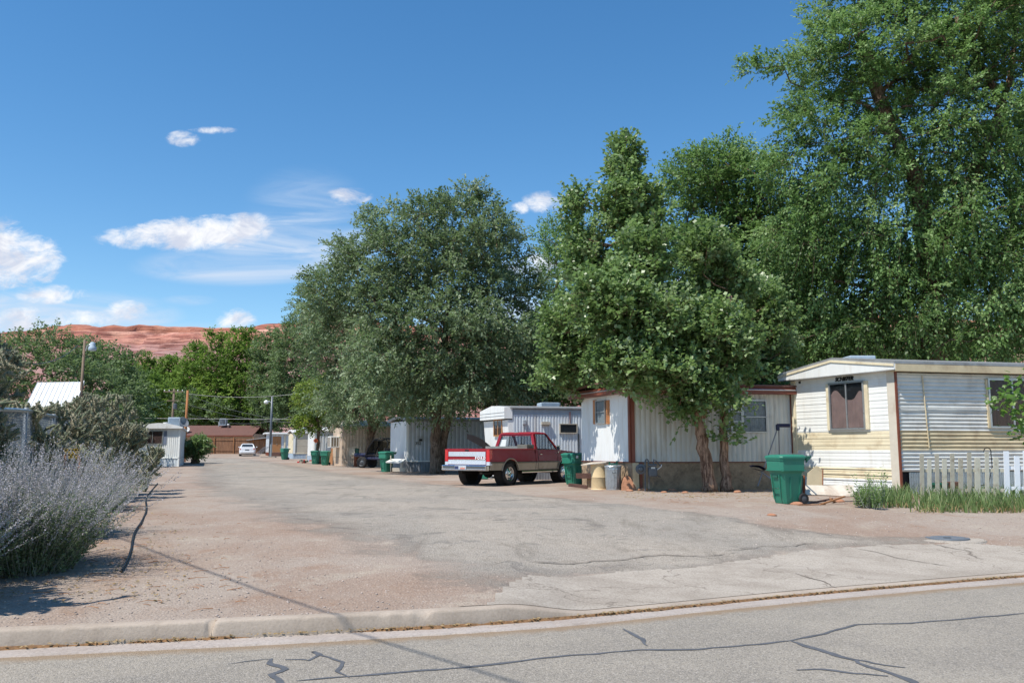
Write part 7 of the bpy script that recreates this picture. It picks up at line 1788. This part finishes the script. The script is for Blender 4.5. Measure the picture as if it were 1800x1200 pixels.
def cholla(label, base, h, rad, seed, n0=7, bushy=1.0, jl=.19, jr=.026):
    rd = random.Random(seed); r = np.random.default_rng(seed); root = thing('cholla_cactus', label, 'cactus', base)
    VV = []; FF = []; SP = []; SQ = []
    def joint(a, d, L, r0):
        u = d.cross(V((0, 0, 1))); 
        if u.length < .1: u = d.cross(V((1, 0, 0)))
        u.normalize(); w_ = d.cross(u); n = 7; prof = [(0, .5), (.06, .85), (.18, 1.08), (.27, .9), (.38, 1.12), (.48, .9), (.6, 1.1), (.7, .88), (.82, 1.05), (.93, .8), (1, .35)]
        k0 = len(VV)
        for t, rr in prof:
            for k in range(n):
                an = 2 * PI * k / n + t * 2.2; rv = r0 * rr * (1.12 if k % 2 else .92); VV.append(tuple(a + d * L * t + (u * math.cos(an) + w_ * math.sin(an)) * rv))
        for i in range(len(prof) - 1):
            for k in range(n): FF.append((k0 + i * n + k, k0 + i * n + (k + 1) % n, k0 + (i + 1) * n + (k + 1) % n, k0 + (i + 1) * n + k))
        for _ in range(int(85 * L / .19)):
            t = rd.random(); an = rd.uniform(0, 6.28); rv = (u * math.cos(an) + w_ * math.sin(an)); c = a + d * L * t + rv * r0 * .95
            sd = (rv + d * rd.uniform(-.3, .7) + V((rd.gauss(0, .3), rd.gauss(0, .3), rd.gauss(0, .3)))).normalized(); l_ = rd.uniform(.02, .042); ss = sd.cross(d).normalized() * .0026
            k1 = len(SP); SP.extend([tuple(c - ss), tuple(c + ss), tuple(c + sd * l_)]); SQ.append((k1, k1 + 1, k1 + 2))
    def grow(a, d, depth, L, r0):
        joint(a, d, L, r0); tip = a + d * L * .96
        rel = tip
        inside = (rel.x ** 2 + rel.y ** 2) < rad ** 2 and rel.z < h
        if depth <= 0 or not inside: return
        for _ in range(rd.choice((1, 2, 2, 3)) if bushy < 1.3 else rd.choice((2, 2, 3))):
            nd = (d * .45 + V((rd.gauss(0, .5), rd.gauss(0, .5), rd.gauss(.42, .4))) + V((rel.x, rel.y, 0)) * .15).normalized()
            grow(tip + V((rd.gauss(0, .01), rd.gauss(0, .01), 0)), nd, depth - 1, L * rd.uniform(.85, 1.08), max(r0 * .93, jr * .85))
    for i in range(n0):
        a = rd.uniform(0, 6.28); rr = rad * .45 * rd.random() ** .5; p = V((rr * math.cos(a), rr * math.sin(a), 0))
        d = V((math.cos(a) * .4, math.sin(a) * .4, 1)).normalized(); nt = int(h / jl * rd.uniform(.35, .9)); q_ = p
        for j in range(nt):
            joint(q_, d, jl * 1.2, jr * 1.5); q_ = q_ + d * jl * 1.13; d = (d + V((rd.gauss(0, .17) - q_.x * .12, rd.gauss(0, .17) - q_.y * .12, .16))).normalized()
            if j > 0:
                nd = (d * .3 + V((rd.gauss(0, .7), rd.gauss(0, .7), .35))).normalized(); grow(q_, nd, 3, jl, jr); nd = (d * .2 + V((rd.gauss(0, .7), rd.gauss(0, .7), .4))).normalized(); grow(q_, nd, 2, jl, jr)
        grow(q_, d, 5, jl, jr * 1.1)
    np_mesh('stems', np.array(VV), np.array(FF), M_cact, parent=root, smooth=True)
    np_mesh('spines', np.array(SP), np.array(SQ), M_spine, parent=root, tris=True)
    return root
def cb(px, Y): p = GY(px, Y); return p
cholla('tall dark cholla cactus at the left edge rising above the fence rail', cb(-108, 11.9), 3.75, 1.1, 1, 13)
cholla('cholla cactus just right of the fence end, under the white roof', cb(128, 19.5), 2.35, .85, 2, 6)
cholla('tallest cholla cactus in the middle of the left clump', cb(165, 21), 2.45, 1.0, 3, 7)
cholla('wide cholla cactus nearest the small white home', cb(203, 23), 1.8, .8, 4, 8)
cholla('cholla cactus seen through the chain-link mesh', cb(72, 17.8), 2.0, 1.1, 5, 9)
cholla('cholla cactus behind the near part of the chain-link mesh', cb(15, 15.2), 1.9, 1.1, 8, 9)
cholla('low cholla cactus behind the second lavender shrub', cb(250, 25), 1.2, .6, 6, 4)
cholla('small cholla cactus beside the yellow sign board', cb(150, 16.8), 1.15, .7, 7, 5)
cholla('tall cholla cactus nearest the street, unseen past the left edge, added for its shadow', V((-6.1, 7.75, float(gz(-6.1, 7.75)))), 3.3, .9, 12, 10)  # unseen tall plant added to throw the long shadow over the verge
L_sageg = leaf_mat('sage_leaf', (0.055, 0.085, 0.04, 1), (0.23, 0.30, 0.17, 1), .3, .7, .2)
L_sagef = leaf_mat('sage_flower', (0.34, 0.31, 0.35, 1), (0.57, 0.54, 0.60, 1), .25, .8, .1, (.54, .52, .58, 1))
M_stem = mat('pale_stem', (0.30, 0.31, 0.27, 1), .8, var=.2)
def sage(label, base, h, rad, n, seed, lean=(0, 0), dens=1.0):
    r = np.random.default_rng(seed); root = thing('russian_sage_shrub', label, 'shrub', base)
    a = r.uniform(0, 2 * PI, n); rr = rad * .5 * r.random(n) ** .5
    P0 = np.stack([rr * np.cos(a), rr * np.sin(a), np.zeros(n)], 1)
    out = np.stack([np.cos(a), np.sin(a), np.zeros(n)], 1)
    tilt = r.uniform(.05, 1.0, n) ** .9 * (rad / h) * 1.05
    D = unit(out * tilt[:, None] + np.array([lean[0], lean[1], 1.0]) + r.normal(0, .16, (n, 3)))
    L = h * r.uniform(.5, 1.16, n) * np.sqrt(1 + .35 * tilt ** 2)
    bend = r.uniform(.0, .28, n)
    def pos(t): 
        p = P0[:, None, :] + D[:, None, :] * (L[:, None] * t)[..., None]; p = p + out[:, None, :] * (bend[:, None] * t ** 2 * L[:, None])[..., None] * .6; p[..., 2] -= bend[:, None] * t ** 2 * L[:, None] * .25; return p
    ts = np.tile(np.linspace(0, 1, 7), (n, 1)); C = pos(ts)   # n,7,3
    side = unit(np.cross(D, r.normal(size=(n, 3)))); up = np.cross(D, side)
    rings = []
    for j in range(7):
        w_ = .0032 * (1 - .65 * j / 6)
        for an in (0, 2.09, 4.19): rings.append(C[:, j] + (side * math.cos(an) + up * math.sin(an)) * w_)
    VV = np.stack(rings, 1).reshape(-1, 3); o = (np.arange(n) * 21)[:, None]; Q = []
    for j in range(6):
        for k in range(3): Q.append(o + np.array([[3 * j + k, 3 * j + (k + 1) % 3, 3 * j + 3 + (k + 1) % 3, 3 * j + 3 + k]]))
    np_mesh('stems', VV, np.stack(Q, 1).reshape(-1, 4), M_stem, parent=root)
    def scatter(m, t0, t1, rad_, ln, wd, lm, nm, axis_up, tonef=None):
        m = int(m * dens); t = r.uniform(t0, t1, (n, m)); c = pos(t).reshape(-1, 3); M_ = len(c)
        c = c + unit(r.normal(size=(M_, 3))) * rad_ * r.random((M_, 1))
        ax = unit(np.repeat(D, m, 0) * axis_up + r.normal(0, .7, (M_, 3))); nr = unit(r.normal(0, 1, (M_, 3)) + np.array([0, 0, .4])); wdv = unit(np.cross(ax, nr)); s = r.uniform(.6, 1.3, (M_, 1))
        v = np.stack([c, c + ax * ln * s * .5 + wdv * wd * s / 2, c + ax * ln * s, c + ax * ln * s * .5 - wdv * wd * s / 2], 1).reshape(-1, 3)
        tn = np.clip(np.repeat(r.normal(.5, .2, n), m) + r.normal(0, .18, M_), 0, 1)
        np_mesh(nm, v, np.arange(M_ * 4).reshape(-1, 4), lm, parent=root, attr={'tone': np.repeat(tn, 4)})
    scatter(44, .02, .6, .06, .05, .017, L_sageg, 'leaves', .6)
    scatter(64, .5, 1.0, .024, .016, .011, L_sagef, 'flowers', .5)
sage('big lavender-flowered grey shrub filling the left foreground', G(50, 1012) + V((-.25, .35, 0)), 1.4, .98, 860, 1, (.0, .0))
sage('lavender shrub behind the big one, in front of the fence', GY(118, 12.9), 1.25, .85, 380, 2, (.05, .0))
sage('lavender shrub at the far left frame edge', GY(-70, 9.6), 1.4, .95, 380, 4, (-.05, 0))
sage('lavender shrub nearest the street, mostly outside the left edge', V((-5.9, 8.3, float(gz(-5.9, 8.3)))), 1.3, .95, 420, 6, (0, 0))
sage('farther rounded lavender shrub before the small white home', G(238, 853) + V((-.3, .3, 0)), .95, .85, 330, 3, (.12, 0))
sage('middle lavender shrub between the fence end and the farther shrub', GY(180, 17.5), .9, .75, 220, 5, (.1, 0))
# yellow sign board behind the shrub
r = thing('slatted_board', 'yellow painted slatted board half hidden behind the lavender shrub', 'board', GY(128, 15.5)); p = r.location.copy(); q = lambda x, y: V(aty(x, y, 15.5)) - p
My = mat('yellow_paint', srgb(150, 128, 40), .7, var=.1)
mb = MB()
for x in (116, 122, 128, 134, 139): mb.beam(q(x, 789), q(x, 806), .035, .02)
mb.beam(q(113, 790.5), q(141, 790), .02, .04); mb.beam(q(113, 799), q(141, 799), .02, .03); mb.build('slats', My, r)
for x in (115, 139): mb = MB(); mb.beam(q(x, 800), q(x, 838), .04); mb.build('leg', M_wood, r)
# agave-like blades by the cactus, small fallen sprigs
def blades(name, label, cat, region, n, h, w_, lm, seed, kind='stuff', lean=.35, base=None, dry=0.0, dry_m=None):
    r = np.random.default_rng(seed); VV = []; Q = []; tn = []
    for i in range(n):
        x, y = region(r); z = on_lot(x, y); a = r.uniform(0, 6.28); hh = h * r.uniform(.5, 1.15); ln = lean * hh * r.uniform(.2, 1.6); b = r.uniform(0, 6.28); ww = w_ * r.uniform(.6, 1.2)
        dx, dy = math.cos(a), math.sin(a); sx, sy = math.cos(b), math.sin(b); k = len(VV); t_ = np.clip(r.normal(.5, .25), 0, 1)
        for t in (0, .35, .7, 1.0):
            f = (1 - t ** 3) * (1 if t < 1 else .02); c = (x + dx * ln * t * t, y + dy * ln * t * t, z - .01 + hh * (t - .25 * t * t * lean))
            VV.append((c[0] - sx * ww * f, c[1] - sy * ww * f, c[2])); VV.append((c[0] + sx * ww * f, c[1] + sy * ww * f, c[2])); tn += [t_, t_]
        for j in range(3): Q.append((k + 2 * j, k + 2 * j + 1, k + 2 * j + 3, k + 2 * j + 2))
    o = np_mesh(name, np.array(VV), np.array(Q), lm, attr={'tone': tn}); return tag(o, label, cat, kind=kind)
L_iris = leaf_mat('iris_blade', (0.07, 0.12, 0.035, 1), (0.19, 0.27, 0.10, 1), .3, .5, .3, (.42, .42, .22, 1))
L_dry = leaf_mat('dry_blade', (0.26, 0.16, 0.07, 1), (0.46, 0.34, 0.19, 1), .3, .7, .2)
def reg_iris(r):
    while True:
        px = r.uniform(1512, 1860); py = r.uniform(872, 901 if px > 1600 else 893)
        if 1602 < px < 1622 and r.random() < .75: continue
        p = G(px, py); return p.x, p.y
blades('iris_bed', 'strappy green iris leaves growing along the picket fence', 'plants', reg_iris, 2600, .42, .012, L_iris, 3)
blades('dry_leaves', 'dry tan blades at the foot of the iris leaves', 'plants', reg_iris, 1500, .2, .010, L_dry, 4, lean=1.2)
def weed(label, p, h, seed, n=9, lm=L_iris):
    r = np.random.default_rng(seed); root = thing('weed_plant', label, 'plant', p, 0, 'tall weeds at the left end of the iris bed'); n_ = n
    P0 = r.normal(0, .05, (n_, 3)) * np.array([1, 1, 0]); D = unit(r.normal(0, .22, (n_, 3)) + np.array([0, 0, 1])); L = h * r.uniform(.6, 1.1, n_)
    tv, tq = twig_quads(P0, D, L, .006, 0); np_mesh('stems', tv, tq, M_stem, parent=root)
    v, q_, t_ = spray_leaves(r, P0, D, L, 34, .065, .024, 0, np.full(n_, .6), 1.0); np_mesh('leaves', v, q_, L_cot, parent=root, attr={'tone': t_})
weed('tall leafy weed left of the iris bed', G(1527, 893), .82, 1); weed('leafy weed with thin shoots right of the tall one', G(1553, 891), .85, 2, 7); weed('low bushy weed at the left end of the iris bed', G(1512, 892), .5, 3, 12); weed('small weed between the other weeds', G(1540, 895), .45, 4, 10)
blades('gutter_sprouts', 'tiny green sprouts in the kerb joint and gutter', 'weeds', lambda r: (lambda x: (x, float(yk(x)) - .03 + .04 * r.random()))(atz(r.choice([165, 240, 268, 390]) + r.normal(0, 8), 1130, ROADZ)[0]), 60, .05, .004, L_iris, 7)
for o in bpy.data.objects:
    if o.name == 'gutter_sprouts': o.location.z = ROADZ - float(gz(-3, float(yk(-3.0))))
# dry leaves drifted in the gutter
def litter():
    r = np.random.default_rng(9); VV = []; Q = []; tn = []
    for i in range(900):
        x = r.uniform(-4, 9); x = x if r.random() < .5 else r.choice([-3.1, -1.4, 1.2, 3.9, 6.1]) + r.normal(0, .5); dv = -.02 - abs(r.normal(0, .035)); y = float(yk(x)) + dv; z = ROADZ + .028 + r.random() * .012; a = r.uniform(0, 6.28); s = r.uniform(.008, .026); k = len(VV)
        for (u_, v_) in ((-1, 0), (0, .45), (1, 0), (0, -.45)): VV.append((x + s * (u_ * math.cos(a) - v_ * math.sin(a)), y + s * (u_ * math.sin(a) + v_ * math.cos(a)), z + r.uniform(-.004, .006)))
        Q.append((k, k + 1, k + 2, k + 3)); tn += [r.random()] * 4
    o = np_mesh('leaf_litter', np.array(VV), np.array(Q), L_dry, attr={'tone': tn}); tag(o, 'dry leaf bits drifted along the kerb foot', 'leaves', kind='stuff')
litter()
# dark oil and tyre stains on the lane, fallen twigs and leaves on the verge
M_oil = mat('oil_stain', srgb(112, 104, 95), .8, var=.2, vscale=6)
def twigs():
    r = np.random.default_rng(19); mb = MB()
    for i in range(170):
        if r.random() < .55: p = G(r.uniform(60, 420), r.uniform(900, 1075))
        else: p = G(r.uniform(1130, 1500), r.uniform(862, 885))
        a = r.uniform(0, 6.28); L = r.uniform(.05, .22); z = on_lot(p.x, p.y) + .008; d = V((math.cos(a), math.sin(a), 0))
        mb.tube([V((p.x, p.y, z)), V((p.x, p.y, z + .01)) + d * L * .5 + V((r.normal(0, .012), r.normal(0, .012), 0)), V((p.x, p.y, z)) + d * L], [.004, .003, .0015], 4, cap=False)
    tag(mb.build('fallen_twigs', M_wood, fix=False), 'short dry twigs scattered on the dirt', 'twigs', kind='stuff')
    VV = []; Q = []; tn = []
    for i in range(1500):
        if r.random() < .35: p = G(r.uniform(0, 330), r.uniform(890, 1060))
        else: p = G(r.uniform(1090, 1400), r.uniform(859, 876))
        a = r.uniform(0, 6.28); s = r.uniform(.012, .034); z = on_lot(p.x, p.y) + .012; k = len(VV)
        for (u_, v_) in ((-1, 0), (0, .5), (1, 0), (0, -.5)): VV.append((p.x + s * (u_ * math.cos(a) - v_ * math.sin(a)), p.y + s * (u_ * math.sin(a) + v_ * math.cos(a)), z + r.uniform(-.004, .012)))
        Q.append((k, k + 1, k + 2, k + 3)); tn += [r.random()] * 4
    tag(np_mesh('fallen_leaves', np.array(VV), np.array(Q), L_dry, attr={'tone': tn}), 'dry fallen leaves under the cottonwoods and shrubs', 'leaves', kind='stuff')
twigs()
